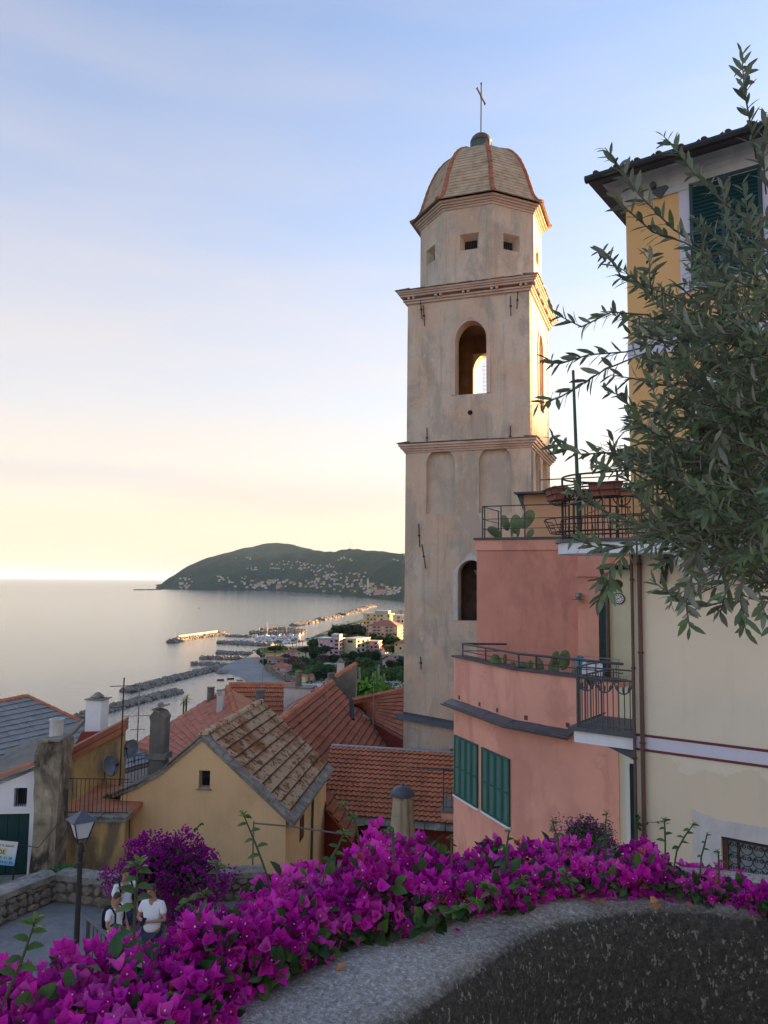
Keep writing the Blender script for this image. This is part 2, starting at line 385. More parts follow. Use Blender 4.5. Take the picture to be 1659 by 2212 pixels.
    t = NT('rubble_stone'); c = t.ramp(t.noise(3.2, 6, .7), [(.25, (.10, .085, .065)), (.5, (.23, .19, .14)), (.75, (.34, .28, .20))])
    c = t.mix(t.ramp(t.rand(), [(0., .0), (.5, .35), (1., .8)]), c, (.17, .165, .155)); t.color(c); t.bump(t.noise(8, 6, .7), .7, .03); g['rubble'] = t.done(.92, .15)
    g['mortar'] = stucco('dark_mortar', (.11, .095, .075), .6, 1.3, 3, .3, .8)
    # foreground parapet: coarse dark concrete, speckled aggregate, much darker below the coping edge
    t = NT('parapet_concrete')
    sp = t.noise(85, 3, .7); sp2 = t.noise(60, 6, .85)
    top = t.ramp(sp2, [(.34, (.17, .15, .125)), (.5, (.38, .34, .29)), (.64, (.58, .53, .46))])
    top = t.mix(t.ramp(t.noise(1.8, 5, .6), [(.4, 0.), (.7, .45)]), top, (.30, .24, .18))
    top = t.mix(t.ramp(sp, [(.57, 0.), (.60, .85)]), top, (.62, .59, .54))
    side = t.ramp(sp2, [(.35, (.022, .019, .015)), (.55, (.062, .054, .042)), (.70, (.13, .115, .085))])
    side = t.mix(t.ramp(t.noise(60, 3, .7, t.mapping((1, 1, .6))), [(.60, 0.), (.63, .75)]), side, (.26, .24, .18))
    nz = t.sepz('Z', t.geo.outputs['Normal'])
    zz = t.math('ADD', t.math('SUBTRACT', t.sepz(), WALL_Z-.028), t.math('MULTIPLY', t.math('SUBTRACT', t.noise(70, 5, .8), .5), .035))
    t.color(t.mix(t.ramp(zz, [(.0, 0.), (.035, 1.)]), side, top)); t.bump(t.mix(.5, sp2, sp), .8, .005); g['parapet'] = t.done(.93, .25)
    t = NT('street_paving'); t.color(t.ramp(t.noise(3, 6, .7), [(.3, (.17, .162, .152)), (.7, (.28, .268, .25))])); t.bump(t.noise(20, 5), .4, .01); g['street'] = t.done(.85, .3)
    g['iron'] = paint('grey_painted_iron', (.075, .075, .08), .5, .2)
    g['iron_dk'] = paint('dark_iron', (.030, .028, .028), .55, .25)
    g['rust'] = paint('rusty_iron', (.075, .04, .028), .8, .35)
    g['steel'] = paint('galvanised_steel', (.26, .27, .28), .45, .15, .6)
    g['lead'] = paint('dark_lead_sheet', (.085, .09, .10), .5, .2)
    g['shutter'] = paint('green_shutter_paint', (.010, .105, .085), .45, .15)
    g['shutter_dk'] = paint('dark_green_paint', (.006, .040, .040), .45, .15)
    g['copper'] = paint('green_copper', (.075, .115, .10), .6, .35)
    g['copper_br'] = paint('brown_copper', (.13, .09, .055), .5, .3)
    g['pipe_br'] = paint('brown_pipe', (.12, .065, .05), .45, .2)
    g['pipe_gr'] = paint('green_pipe', (.03, .075, .05), .45, .2)
    g['wood_br'] = paint('brown_wood', (.10, .05, .03), .6, .25)
    g['dark'] = paint('dark_interior', (.010, .009, .009), .9, .2)
    t = NT('window_glass'); t.color((.012, .014, .018)); g['glass'] = t.done(.08, .6)
    g['canvas'] = stucco('tan_canvas', (.40, .325, .21), .8, 1.1, 3, .5, .3)
    g['cap'] = paint('parasol_cap', (.075, .085, .10), .5, .15)
    g['lampglass'] = paint('frosted_lamp_glass', (.62, .64, .70), .35, .04)
    g['tshirt'] = paint('white_cotton', (.78, .78, .82), .9, .05, spec=.1)
    g['skin'] = paint('skin', (.42, .22, .15), .55, .1)
    g['hair'] = paint('brown_hair', (.06, .035, .022), .6, .3)
    g['denim'] = paint('blue_shorts', (.05, .06, .11), .9, .2, spec=.1)
    g['black'] = paint('black_fabric', (.012, .012, .018), .8, .2, spec=.2)
    g['cloth_blue'] = paint('blue_cloth', (.10, .36, .48), .9, .1, spec=.1)
    g['pot'] = paint('terracotta_pot', (.27, .085, .055), .8, .2)
    def leaf(name, top, under, rough=.45, var=.35, trans=.25, spec=.35):
        t = NT(name); at = t.n('ShaderNodeAttribute'); at.attribute_name = 'tint'; k = at.outputs['Fac']
        rnd = t.math('FRACT', t.math('ADD', t.rand(), k))
        c = t.mix(t.geo.outputs['Backfacing'], top, under)
        c = t.mix(t.ramp(rnd, [(0., 0.), (.5, 0.), (1., var)]), c, mul(top, 2.0))
        c = t.mix(t.ramp(rnd, [(0., var), (.45, 0.), (1., 0.)]), c, mul(top, .45))
        t.color(c); m = t.done(rough, spec)
        if trans:
            tr = t.n('ShaderNodeBsdfTranslucent'); t.l(t.mix(.5, c, mul(top, 1.8)), tr.inputs[0]); ms = t.n('ShaderNodeMixShader'); ms.inputs[0].default_value = trans
            t.l(t.b.outputs[0], ms.inputs[1]); t.l(tr.outputs[0], ms.inputs[2]); t.l(ms.outputs[0], t.out.inputs[0])
        return m
    g['olive'] = leaf('olive_leaf', (.125, .17, .075), (.26, .27, .21), .5, .5, .15)
    g['olive_fruit'] = leaf('green_olive', (.06, .10, .02), (.06, .10, .02), .35, .3, 0)
    g['bgleaf'] = leaf('bougainvillea_leaf', (.030, .075, .020), (.05, .10, .035), .4, .6, .25)
    g['lime'] = leaf('young_leaf', (.14, .21, .035), (.16, .24, .05), .4, .4, .35)
    g['shootleaf'] = leaf('shoot_leaf', (.075, .145, .030), (.09, .17, .04), .4, .5, .35)
    g['bract'] = leaf('magenta_bract', (.70, .028, .43), (.72, .04, .46), .6, .45, .40, .2)
    g['bract_dk'] = leaf('dark_magenta_bract', (.36, .010, .30), (.38, .012, .32), .6, .5, .3, .2)
    g['bract_lt'] = leaf('pale_magenta_bract', (.74, .085, .46), (.76, .10, .5), .6, .3, .45, .2)
    g['bract_mid'] = leaf('deep_magenta_bract', (.42, .010, .28), (.45, .012, .3), .6, .4, .4, .2)
    g['tile_edge'] = paint('painted_shadow_tile_edge', (.12, .065, .035), .95, .4)  # dark colour painted in for the shadow lines between tile courses
    g['bract_old'] = leaf('withered_bract', (.50, .22, .09), (.5, .24, .1), .7, .4, .3, .1)
    g['mauve'] = leaf('mauve_flower', (.22, .055, .20), (.25, .07, .22), .6, .5, .3, .2)
    g['tree'] = leaf('garden_tree_leaf', (.035, .062, .024), (.045, .075, .03), .6, .6, .15, .15)
    g['tree2'] = leaf('light_tree_leaf', (.075, .125, .035), (.085, .14, .045), .6, .6, .2, .15)
    g['tree3'] = leaf('oleander_leaf', (.17, .07, .085), (.19, .09, .1), .6, .6, .15, .15)
    g['tree4'] = leaf('bright_bush_leaf', (.10, .24, .03), (.12, .27, .04), .6, .6, .25, .15)
    g['tree5'] = leaf('pale_bush_leaf', (.30, .26, .21), (.32, .28, .23), .7, .6, .15, .15)
    g['creeper'] = leaf('creeper_leaf', (.045, .13, .025), (.06, .15, .035), .45, .5, .25)
    g['cactus'] = paint('cactus_green', (.16, .235, .10), .55, .3)
    g['bark'] = stucco('olive_bark', (.13, .11, .085), .6, 1.4, 12, .5, .8)
    g['stem'] = paint('green_stem', (.055, .085, .03), .6, .25)
    g['twig'] = paint('brown_twig', (.15, .135, .09), .7, .3)
    return g
WALL_Z = E-1.05
M = mk()

# ---------------------------------------------------------------- sea, coast, hill
def disc(name, r, z, mat, rings=40, seg=96):
    m = MB(); m.v.append((0, 0, z)); rr = [r*(k/rings)**3 for k in range(1, rings+1)]
    for q in rr:
        for k in range(seg): th = 2*math.pi*k/seg; m.v.append((q*math.sin(th), q*math.cos(th), z))
    for k in range(seg): m.f.append((0, 1+k, 1+(k+1) % seg))
    for i in range(rings-1):
        for k in range(seg):
            a = 1+i*seg; b = a+seg; k2 = (k+1) % seg; m.f.append((a+k, b+k, b+k2, a+k2))
    m.m = [0]*len(m.f)
    return m.build(name, mat)
tag(disc('sea', 60000, 0, M['sea']), kind='structure')

# hillside under the village: one height field falling to the coastal plain
COASTX = [(-40, -70), (100, -70), (250, -80), (430, -64), (470, -60)]
def ground_dz(X, Y):
    h = lerp_list([(3.2, -7.58), (18.6, -7.58), (19.6, -9.9), (24, -10.4), (50, -15), (200, -50), (330, -57.2), (480, -58.5)], Y)
    if X > .5 and Y > 12.5: h = min(h, -7.58-2.6*min(1, (Y-12.5)/1.5)*min(1, X-.5))
    c = (X-lerp_list(COASTX, Y))*.8-60.5
    return min(h, c)
def hillside():
    m = MB(); xs = np.concatenate([np.arange(-110, -20, 8), np.arange(-20, 40, 2.5), np.arange(40, 300, 14)]); ys = np.concatenate([np.arange(3.0, 40, 2.5), np.arange(40, 481, 11)])
    for y in ys:
        for x in xs: m.v.append((x, y, E+ground_dz(x, y)))
    nx = len(xs)
    for j in range(len(ys)-1):
        for i in range(nx-1): a = j*nx+i; m.f.append((a, a+1, a+nx+1, a+nx))
    m.m = [0]*len(m.f); return m.build('hillside', M['earth'], smooth=True)
tag(hillside(), kind='structure')

def shading_upland():
    # unseen hill spur inland, right of the village, shaped to shade the near coast
    xs = np.linspace(60, 760, 48); ys = np.linspace(40, 800, 52); X, Y = np.meshgrid(xs, ys)
    sx = np.clip((X-70)/170, 0, 1); sx = sx*sx*(3-2*sx); fx = np.clip((760-X)/300, 0, 1); sy = np.clip((Y-40)/140, 0, 1); sy = sy*sy*(3-2*sy); fy = np.clip((775-Y)/110, 0, 1); fy = fy*fy*(3-2*fy)
    Z = -2+(96+10*fbm2(X/120, Y/120, 13, 4))*sx*fx**.5*sy*fy; Z = Z+fbm2(X/22, Y/22, 17, 3)*3*sx
    return grid_obj('shading_upland', np.stack([X, Y, Z], -1), M['wood'], False)
LAND = [(470, 1600), (545, 1492), (560, 1478), (545, 1463), (534, 1456), (515, 1451), (497, 1447), (478, 1449), (484, 1441), (505, 1431), (528, 1423), (545, 1414), (556, 1402), (575, 1396), (610, 1394), (640, 1392), (660, 1385), (680, 1375), (700, 1366), (735, 1352), (770, 1342), (800, 1333), (835, 1325), (880, 1317), (960, 1309), (1100, 1302)]
def sheet(name, pts, mat, z, skirt=2.0):
    """flat ground sheet at height z with a sloping margin running under the water"""
    m = MB(); n = len(pts); c = sum((Vector((p[0], p[1], 0)) for p in pts), Vector())/n
    tri = tessellate_polygon([[Vector((p[0], p[1], 0)) for p in pts]])
    m.add([(p[0], p[1], z) for p in pts], tri)
    lo = []
    for i, p in enumerate(pts):
        a = Vector(pts[i-1][:2]); b = Vector(pts[(i+1) % n][:2]); t = (b-a).normalized(); nn = Vector((t.y, -t.x)); q = Vector(p[:2])
        if (q+nn-c.xy).length < (q-c.xy).length: nn = -nn
        lo.append((q.x+nn.x*skirt, q.y+nn.y*skirt, -.6))
    m.add([(p[0], p[1], z) for p in pts]+lo, [(i, (i+1) % n, n+(i+1) % n, n+i) for i in range(n)])
    return m.build(name, mat)
land = [at_z(x, y, -58.8) for x, y in LAND]
land += [Vector((2600, 4000, 0)), Vector((2600, 300, 0)), Vector((60, 300, 0))]
tag(sheet('coastal_plain', land, M['garden'], 1.4, 6), kind='structure')
bp = [(556, 1478), (541, 1463), (530, 1456), (512, 1450.5), (496, 1446.5), (477, 1448.5), (483, 1440), (504, 1430), (528, 1422), (546, 1413), (557, 1401), (563, 1404), (560, 1418), (562, 1432), (575, 1443), (600, 1456), (625, 1470), (632, 1480), (600, 1492), (560, 1492)]
tag(sheet('beach', [at_z(x, y, -58.4) for x, y in bp], M['beach'], 1.75, 5), kind='structure')
qp = [(600, 1394), (603, 1402), (650, 1398), (690, 1388), (700, 1374), (668, 1380), (640, 1391)]
tag(sheet('quay', [at_z(x, y, -58.2) for x, y in qp], M['conc'], 1.9, 1), kind='structure')

COAST = [(336, 1273.0), (400, 1273.5), (480, 1275), (590, 1276), (660, 1279), (700, 1283), (740, 1286), (790, 1291), (830, 1295), (870, 1300), (1000, 1304), (1250, 1308)]
CREST = [(336, 1270.5), (345, 1264), (352, 1258), (362, 1250), (378, 1240), (390, 1231), (410, 1220), (430, 1211), (450, 1204), (470, 1199), (490, 1194), (505, 1189), (525, 1184), (545, 1181), (560, 1176), (575, 1173.5), (590, 1172.5), (605, 1173), (622, 1175), (640, 1178), (660, 1184), (680, 1189), (700, 1191.5), (720, 1192), (735, 1188), (755, 1185.5), (775, 1186), (795, 1190), (815, 1190.5), (840, 1193), (870, 1196), (950, 1206), (1100, 1200), (1250, 1215)]
HN, HM = 330, 56
HX = np.linspace(336, 1250, HN)
def hill_mesh():
    V = np.zeros((HM+10, HN, 3))
    for i, x in enumerate(HX):
        p0 = at_z(x, lerp_list(COAST, x), -59.5); d = Vector((p0.x, p0.y, 0)); D0 = d.length; d.normalize()
        Dr = D0+1500-350*math.exp(-((x-336)/60)**2*0)
        rr = ray(x, lerp_list(CREST, x)); hr = math.hypot(rr.x, rr.y); zr = E+rr.z/hr*Dr
        for j in range(HM+10):
            t = j/(HM-1)
            if t <= 1: D = D0+(Dr-D0)*t; z = .5+(zr-.5)*(t**.85*.55+.45*(t*t*(3-2*t)))
            else: D = Dr+(j-HM+1)*230; z = zr*max(0, 1-((j-HM+1)/10)**1.6)-3
            V[j, i] = (d.x*D, d.y*D, z)
    n1 = fbm2(V[:, :, 0]/420, V[:, :, 1]/420, 3, 5); n2 = fbm2(V[:, :, 0]/60, V[:, :, 1]/60, 8, 3)
    amp = np.ones(HM+10); amp[:HM] = np.sin(np.linspace(0, math.pi, HM))*1.0
    for j in range(HM+10):
        V[j, :, 2] += n1[j]*26*(amp[j] if j < HM else .6)+(n2[j]*5 if 3 < j else 0)
    V[:4, :, 2] = np.maximum(V[:4, :, 2], .8)
    return V
HV = hill_mesh()
def grid_obj(name, V, mat, smooth=True):
    a, b = V.shape[:2]; me = bpy.data.meshes.new(name)
    idx = np.arange(a*b).reshape(a, b)
    f = np.stack([idx[:-1, :-1], idx[:-1, 1:], idx[1:, 1:], idx[1:, :-1]], -1).reshape(-1, 4)
    me.from_pydata(V.reshape(-1, 3).tolist(), [], f.tolist()); me.materials.append(mat)
    if smooth: me.polygons.foreach_set('use_smooth', [True]*len(me.polygons))
    return link(name, me)
tag(grid_obj('hill', HV, M['wood'], False), kind='structure'); tag(shading_upland(), kind='structure')
def on_hill(x, y):
    i = int(np.clip(np.interp(x, HX, np.arange(HN)), 0, HN-1)); best = None
    for j in range(2, HM):
        px_, py_ = proj(HV[j, i])
        if py_ <= y: return Vector(HV[j, i])
    return None
# ---------------------------------------------------------------- shared roof pieces
def tile_mesh(name, mat, kind):
    """unit tile: x 0..1 across, y 0..1 up the slope, z in metres; the lower edge stands proud of the course below"""
    m = MB()
    if kind == 'marseille': prof = [(0, .0), (.06, .036), (.16, .036), (.22, .002), (.46, .002), (.52, .036), (.62, .036), (.68, .002), (.94, .002), (1.0, .0)]
    elif kind == 'pan': prof = [(0, .045), (.10, .06), (.22, .055), (.34, .02), (.55, -.004), (.78, .004), (.92, .03), (1.02, .045)]
    else: prof = [(0, 0), (1, 0)]
    lo, hi, th = .062, .012, .03
    n = len(prof)
    yb = .05; zb_ = lo+(hi-lo)*(yb+.06)/1.06
    v = [(x, -.06, z+lo) for x, z in prof]+[(x, 1.0, z+hi) for x, z in prof]+[(x, -.06, z+lo-th) for x, z in prof]+[(x, yb, z+zb_) for x, z in prof]
    f = [(3*n+i, 3*n+i+1, n+i+1, n+i) for i in range(n-1)]+[(2*n+i, 2*n+i+1, i+1, i) for i in range(n-1)]+[(i, i+1, 3*n+i+1, 3*n+i) for i in range(n-1)]
    f += [(0, n, 2*n), (n-1, 3*n-1, 2*n-1)]
    m.add(v, f)
    for i in range(n-1, 3*n-3): m.m[i] = 1  # lip and lowest strip take the painted shadow-line colour
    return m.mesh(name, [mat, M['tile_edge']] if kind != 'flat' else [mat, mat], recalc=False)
def ridge_mesh(name, mat):
    """half-round ridge tile lying along +y, length 1, radius 1 (scaled on placing)"""
    m = MB(); k = 7; v = []
    for y, r in ((0, 1.0), (.88, .86), (1.06, .84)):
        for i in range(k): th = math.pi*i/(k-1); v.append((r*math.cos(th), y, r*math.sin(th)))
    f = [(j*k+i, j*k+i+1, (j+1)*k+i+1, (j+1)*k+i) for j in range(2) for i in range(k-1)]+[tuple(range(k))]
    m.add(v, f); return m.mesh(name, mat, smooth=False)
def lift(P, n, h): return P+n*h
def tile_roof(part, quad, ncol, nrow, me, mask=None, limit=300, gap=.985, name='tile', stuff_name='tile_field', jit=.006):
    """courses of tiles on a quad A(eave left) B(eave right) C(ridge right) D(ridge left); tiles past the limit are joined into one part"""
    A, B, C, D = [Vector(p) for p in quad]; cells = []
    bl = lambda u, v: (A*(1-u)+B*u)*(1-v)+(D*(1-u)+C*u)*v
    for j in range(nrow):
        for i in range(ncol):
            if mask and not mask((i+.5)/ncol, (j+.5)/nrow): continue
            p = bl(i/ncol, j/nrow); q = bl((i+1)/ncol, j/nrow); r = bl(i/ncol, (j+1)/nrow)
            ex = q-p; ey = r-p; w = ex.length; ex = ex/w; L_ = (ey-ex*ey.dot(ex)).length*1.04; ey = (ey-ex*ey.dot(ex)).normalized(); nz = ex.cross(ey)
            if nz.z < 0: nz = -nz
            jz = random.uniform(-1, 1)*jit
            mw = Matrix(((ex.x*w*gap, ey.x*L_, nz.x, p.x+nz.x*jz), (ex.y*w*gap, ey.y*L_, nz.y, p.y+nz.y*jz), (ex.z*w*gap, ey.z*L_, nz.z, p.z+nz.z*jz), (0, 0, 0, 1)))
            cells.append((((p-EYE).length), mw))
    cells.sort(key=lambda c: c[0])
    for _, mw in cells[:limit]: link(name, me, part, mw)
    rest = cells[limit:]
    if rest:
        co = np.zeros(len(me.vertices)*3); me.vertices.foreach_get('co', co); co = co.reshape(-1, 3); fs = [tuple(p.vertices) for p in me.polygons]
        m = MB()
        for _, mw in rest:
            A4 = np.array(mw); w_ = co @ A4[:3, :3].T + A4[:3, 3]; o = len(m.v); m.v += w_.tolist(); m.f += [tuple(a+o for a in f) for f in fs]
        m.m = [p.material_index for p in me.polygons]*len(rest); tag(m.build(stuff_name, list(me.materials), part, recalc=False), kind='stuff')
def ridge_run(part, P, Q, n, rad, me, up=None, name='ridge_tile'):
    P, Q = Vector(P), Vector(Q); d = (Q-P)/n; L_ = d.length; y = d.normalized(); up = Vector(up) if up else Vector((0, 0, 1)); z = (up-y*up.dot(y)).normalized(); x = y.cross(z)
    for i in range(n):
        p = P+d*i+z*random.uniform(-.006, .006); r = rad*random.uniform(.96, 1.04)
        link(name, me, part, Matrix(((x.x*r, y.x*L_, z.x*r, p.x), (x.y*r, y.y*L_, z.y*r, p.y), (x.z*r, y.z*L_, z.z*r, p.z), (0, 0, 0, 1))))
ME = {}
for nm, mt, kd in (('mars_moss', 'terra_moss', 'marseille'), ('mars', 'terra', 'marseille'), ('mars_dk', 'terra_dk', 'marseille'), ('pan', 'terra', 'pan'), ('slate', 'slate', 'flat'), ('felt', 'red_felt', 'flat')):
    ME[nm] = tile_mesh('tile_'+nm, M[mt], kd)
ME['ridge'] = ridge_mesh('ridge_tile', M['terra']); ME['ridge_or'] = ridge_mesh('ridge_tile_or', M['terra_or']); ME['ridge_dk'] = ridge_mesh('ridge_tile_dk', M['terra_dk']); ME['ridge_moss'] = ridge_mesh('ridge_tile_moss', M['terra_moss'])
def slab_mesh(name, mat, seed):
    rn = random.Random(seed); m = MB()
    j = lambda: rn.uniform(-.05, .05)
    b = [(0+j(), 0+j()), (1+j()*.4, 0+j()), (1+j()*.4, 1+j()), (0+j(), 1+j())]
    m.add([(x, y, 0) for x, y in b]+[(x, y, 1) for x, y in b], [(3, 2, 1, 0), (4, 5, 6, 7), (0, 1, 5, 4), (1, 2, 6, 5), (2, 3, 7, 6), (3, 0, 4, 7)])
    return m.mesh(name, mat)
SLAB = [slab_mesh('slab', M['stone_slab'], k) for k in range(4)]
SLAB_W = [slab_mesh('slab_pale', M['offwhite'], k) for k in range(2)]
def slab_run(part, P, Q, inward, n, width, th, meshes=None, name='slab', lap=.03):
    """a row of flat stones from P to Q, each reaching 'width' along inward"""
    meshes = meshes or SLAB; P, Q, inward = Vector(P), Vector(Q), Vector(inward).normalized(); d = (Q-P)/n; x = d.normalized(); nz = x.cross(inward).normalized()
    if nz.z < 0: nz = -nz
    for i in range(n):
        L_ = d.length*random.uniform(.95, 1.04); w = width*random.uniform(.92, 1.08); p = P+d*i+nz*random.uniform(0, .015)-inward*random.uniform(0, .04)
        tl = x*1.0+nz*random.uniform(-.03, .03)
        link(name, random.choice(meshes), part, Matrix(((tl.x*L_, inward.x*w, nz.x*th, p.x), (tl.y*L_, inward.y*w, nz.y*th, p.y), (tl.z*L_, inward.z*w, nz.z*th, p.z), (0, 0, 0, 1))))

# ---------------------------------------------------------------- bell tower
def bell_tower():
    near = at_y(1149, 1256, 31.0); AZ = 110.2
    fp = Pl(0, 0, AZ, org=near)
    S = -fp.to2(874, 1256)[0]; H = S/2
    c = fp.p3(-H, H, 0); base = fp.to2(900, 1661)[1]-1.6
    root = thing('bell_tower', 'tall square bell tower of stained plaster with octagonal drum and slate dome', 'bell tower', (c.x, c.y, E+base))
    T = Matrix(((fp.rx.x, fp.dp.x, 0, c.x), (fp.rx.y, fp.dp.y, 0, c.y), (0, 0, 1, E), (0, 0, 0, 1)))
    F = lambda x, y: (lambda q: (q[0]+H, q[1]))(fp.to2(x, y))
    zf = lambda x, y: fp.to2(x, y)[1]
    z_mid = zf(1149, 948); z_top = zf(1149, 608)
    sides = [Matrix.Identity(4), Matrix.Rotation(R(90), 4, 'Z'), Matrix.Rotation(R(180), 4, 'Z'), Matrix.Rotation(R(270), 4, 'Z')]  # front, right, back, left
    # lower shaft: front wall has the hooded arched window and two blind arches, right wall two blind arches
    wl = F(989, 1340)[0]; wz0 = zf(1010, 1341); wz1 = zf(1010, 1240)
    W = 1.15
    n0 = [F(920, 1111), F(983, 1000)]; n1 = [F(1034, 1106), F(1105, 1000)]
    nz0 = zf(950, 1110); nzs = zf(950, 1002)
    def niche(a, b): return (arch(a, b, nz0, nzs), .20)
    bx0 = F(972, 1640)[0]
    for k, sm in enumerate(sides):
        m = MB(); outer = rect(-H, H, base, z_mid) if k in (0, 2) else rect(-H+.003, H-.003, base, z_mid)
        rec = []; holes = []
        if k == 0:
            rec = [niche(n0[0][0], n0[1][0]), niche(n1[0][0], n1[1][0]), (rect(bx0, bx0+.7, zf(980, 1672), zf(980, 1618)), .25)]
            holes = [arch(wl, wl+W, wz0, wz1)]
        elif k == 1: rec = [niche(-H*.62, -H*.05), niche(H*.15, H*.72)]
        else: rec = [niche(-H*.66, -H*.1), niche(H*.16, H*.72)]
        m.plate(outer, holes, -H, -H+.55 if k in (0, 2) else -H+.56, T @ sm, recess=rec, bmi=1)
        m.build('shaft_wall', [M['tower'], M['tower_niche']], root)
    # belfry stage with one arched opening on each side
    o0 = F(983, 850)[0]; o1 = F(1051, 850)[0]; oz0 = zf(1015, 851); ozs = zf(1015, 735)
    ow = (o1-o0)/2; oc = (o0+o1)/2
    for k, sm in enumerate(sides):
        m = MB(); ins = .03
        outer = rect(-H+ins, H-ins, z_mid+.02, z_top) if k in (0, 2) else rect(-H+ins+.003, H-ins-.003, z_mid+.02, z_top)
        rise = zf(1015, 693)-ozs
        m.plate(outer, [arch(oc-ow, oc+ow, oz0, ozs, 16, rise)], -H+ins, -H+.60 if k in (0, 2) else -H+.61, T @ sm); m.build('belfry_wall', M['tower'], root)
        fr = MB()    # moulded surround
        a = arch(oc-ow-.16, oc+ow+.16, oz0-.001, ozs, 16, rise+.16); b = arch(oc-ow, oc+ow, oz0-.002, ozs, 16, rise)
        ring = a[1:]+[a[0]]
        n = len(a)
        for i in range(1, n):    # skip the sill
            i2 = (i+1) % n
            q = [a[i], a[i2], b[i2], b[i]]
            fr.plate(q, (), -H+ins-.05, -H+ins+.02, T @ sm)
        fr.build('window_surround', M['tower_trim'], root)
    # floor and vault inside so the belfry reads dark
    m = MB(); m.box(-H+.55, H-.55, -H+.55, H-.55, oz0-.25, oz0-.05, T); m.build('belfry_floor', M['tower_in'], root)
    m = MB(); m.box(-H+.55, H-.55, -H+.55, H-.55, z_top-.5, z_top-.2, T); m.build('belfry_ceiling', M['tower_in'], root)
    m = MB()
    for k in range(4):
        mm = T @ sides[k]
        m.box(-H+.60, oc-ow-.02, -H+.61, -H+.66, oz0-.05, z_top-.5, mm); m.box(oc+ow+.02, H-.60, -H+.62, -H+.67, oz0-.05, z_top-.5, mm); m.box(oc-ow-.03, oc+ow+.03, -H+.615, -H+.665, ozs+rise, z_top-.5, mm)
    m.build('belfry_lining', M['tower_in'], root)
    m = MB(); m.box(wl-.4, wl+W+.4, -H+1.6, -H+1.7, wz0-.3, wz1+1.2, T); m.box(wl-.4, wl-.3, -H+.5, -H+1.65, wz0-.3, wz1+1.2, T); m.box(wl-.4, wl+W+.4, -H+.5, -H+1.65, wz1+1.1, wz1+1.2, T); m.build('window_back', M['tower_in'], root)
    # wire mesh across the far opening
    m = MB(); mm = T @ sides[2]
    for i in range(9):
        x = -oc-ow+2*ow*(i+.5)/9; m.tube([mm @ Vector((x, -H+.2, oz0)), mm @ Vector((x, -H+.2, ozs+math.sqrt(max(0, 1-((x+oc)/ow)**2))*rise))], .008, 4)
    for i in range(14):
        z = oz0+(ozs+rise*.5-oz0)*(i+.5)/14; m.tube([mm @ Vector((-oc-ow, -H+.205, z)), mm @ Vector((-oc+ow, -H+.205, z))], .008, 4)
    m.build('wire_mesh', M['iron'], root)
    # cornices: stepped mouldings run right round
    def cornice(z0, steps, name, mat, oct_=None, slate=True):
        m = MB()
        for (pr, za, zb) in steps:
            if oct_ is None:
                h = H+pr; m.box(-h, h, -h, h, z0+za, z0+zb, T)
            else:
                r0 = (oct_+pr)/math.cos(R(22.5)); m.lathe([(r0, z0+za), (r0, z0+zb)], 8, T, a0=R(22.5))
        return m.build(name, mat, root)
    cornice(z_mid-.34, [(.05, 0, .08), (.11, .082, .17), (.19, .172, .27), (.26, .272, .36)], 'cornice', M['tower_trim'])
    cornice(z_top-.36, [(.06, 0, .10), (.13, .102, .17)], 'cornice', M['tower_trim'])
    cornice(z_top-.36, [(.24, .27, .36), (.30, .362, .44), (.36, .442, .52)], 'cornice', M['tower_trim'])
    for sm in sides:         # paired brackets under the upper cornice
        for g in range(5):
            for e in (-.11, .11):
                x = -H+.25+(2*H-.5)*(g+.0)/4+e; m = MB(); m.box(x-.05, x+.05, -H-.21, -H+.02, z_top-.19, z_top-.085, T @ sm); m.build('cornice_bracket', M['tower_trim'], root)
    def eave_slates(z, h, nm, n):
        for sm in sides:
            for i in range(n):
                x0 = -h+2*h*i/n; mm = T @ sm @ TRS((x0, -h, z+random.uniform(0, .025)), rx=R(5)+random.uniform(-.03, .03), rz=random.uniform(-.02, .02)) @ Matrix.Diagonal((2*h/n*.99, h-H+.25, .025, 1))
                link(nm, SLAB[i % 4], root, mm)
    eave_slates(z_top+.165, H+.42, 'cornice_slate', 9); eave_slates(z_mid+.03, H+.31, 'cornice_slate', 9)
    # octagonal drum
    A8 = H*.965; z8 = z_top+.18; z8t = zf(1062, 440)+.12
    rot8 = [Matrix.Rotation(R(45*k), 4, 'Z') for k in range(8)]
    hw = A8*math.tan(R(22.5)); wz = zf(1010, 520); 
    for k in range(8):
        m = MB(); cx = .08 if k == 0 else -.08; 
        hole = rect(cx-.42, cx+.42, wz-.36, wz+.36)
        th = .42; inner = rect(cx-.28, cx+.28, wz-.30, wz+.16)
        m.plate(rect(-hw+.002*(k % 2), hw-.002*(k % 2), z8, z8t), [hole], -A8, -A8+.003, T @ rot8[k])
        # splayed reveal
        o = [(p[0], -A8+.001, p[1]) for p in hole]; i_ = [(p[0], -A8+.34, p[1]) for p in inner]
        m.add(o+i_, [(a, (a+1) % 4, 4+(a+1) % 4, 4+a) for a in range(4)], T @ rot8[k])
        m.build('drum_wall', M['tower'], root)
        mb = MB(); mb.box(cx-.3, cx+.3, -A8+.34, -A8+.36, wz-.32, wz+.2, T @ rot8[k]); lv = mb.build('drum_window', M['dark'], root)
        g = MB()
        for i in range(5): x = cx-.28+.56*(i+.5)/5; g.box(x-.012, x+.012, -A8+.32, -A8+.335, wz-.3, wz+.16, T @ rot8[k])
        g.build('grille', M['rust'], lv)
    cornice(z8t-.06, [(.04, 0, .1), (.10, .102, .18), (.18, .182, .27), (.27, .272, .36)], 'drum_cornice', M['tower_trim'], A8)
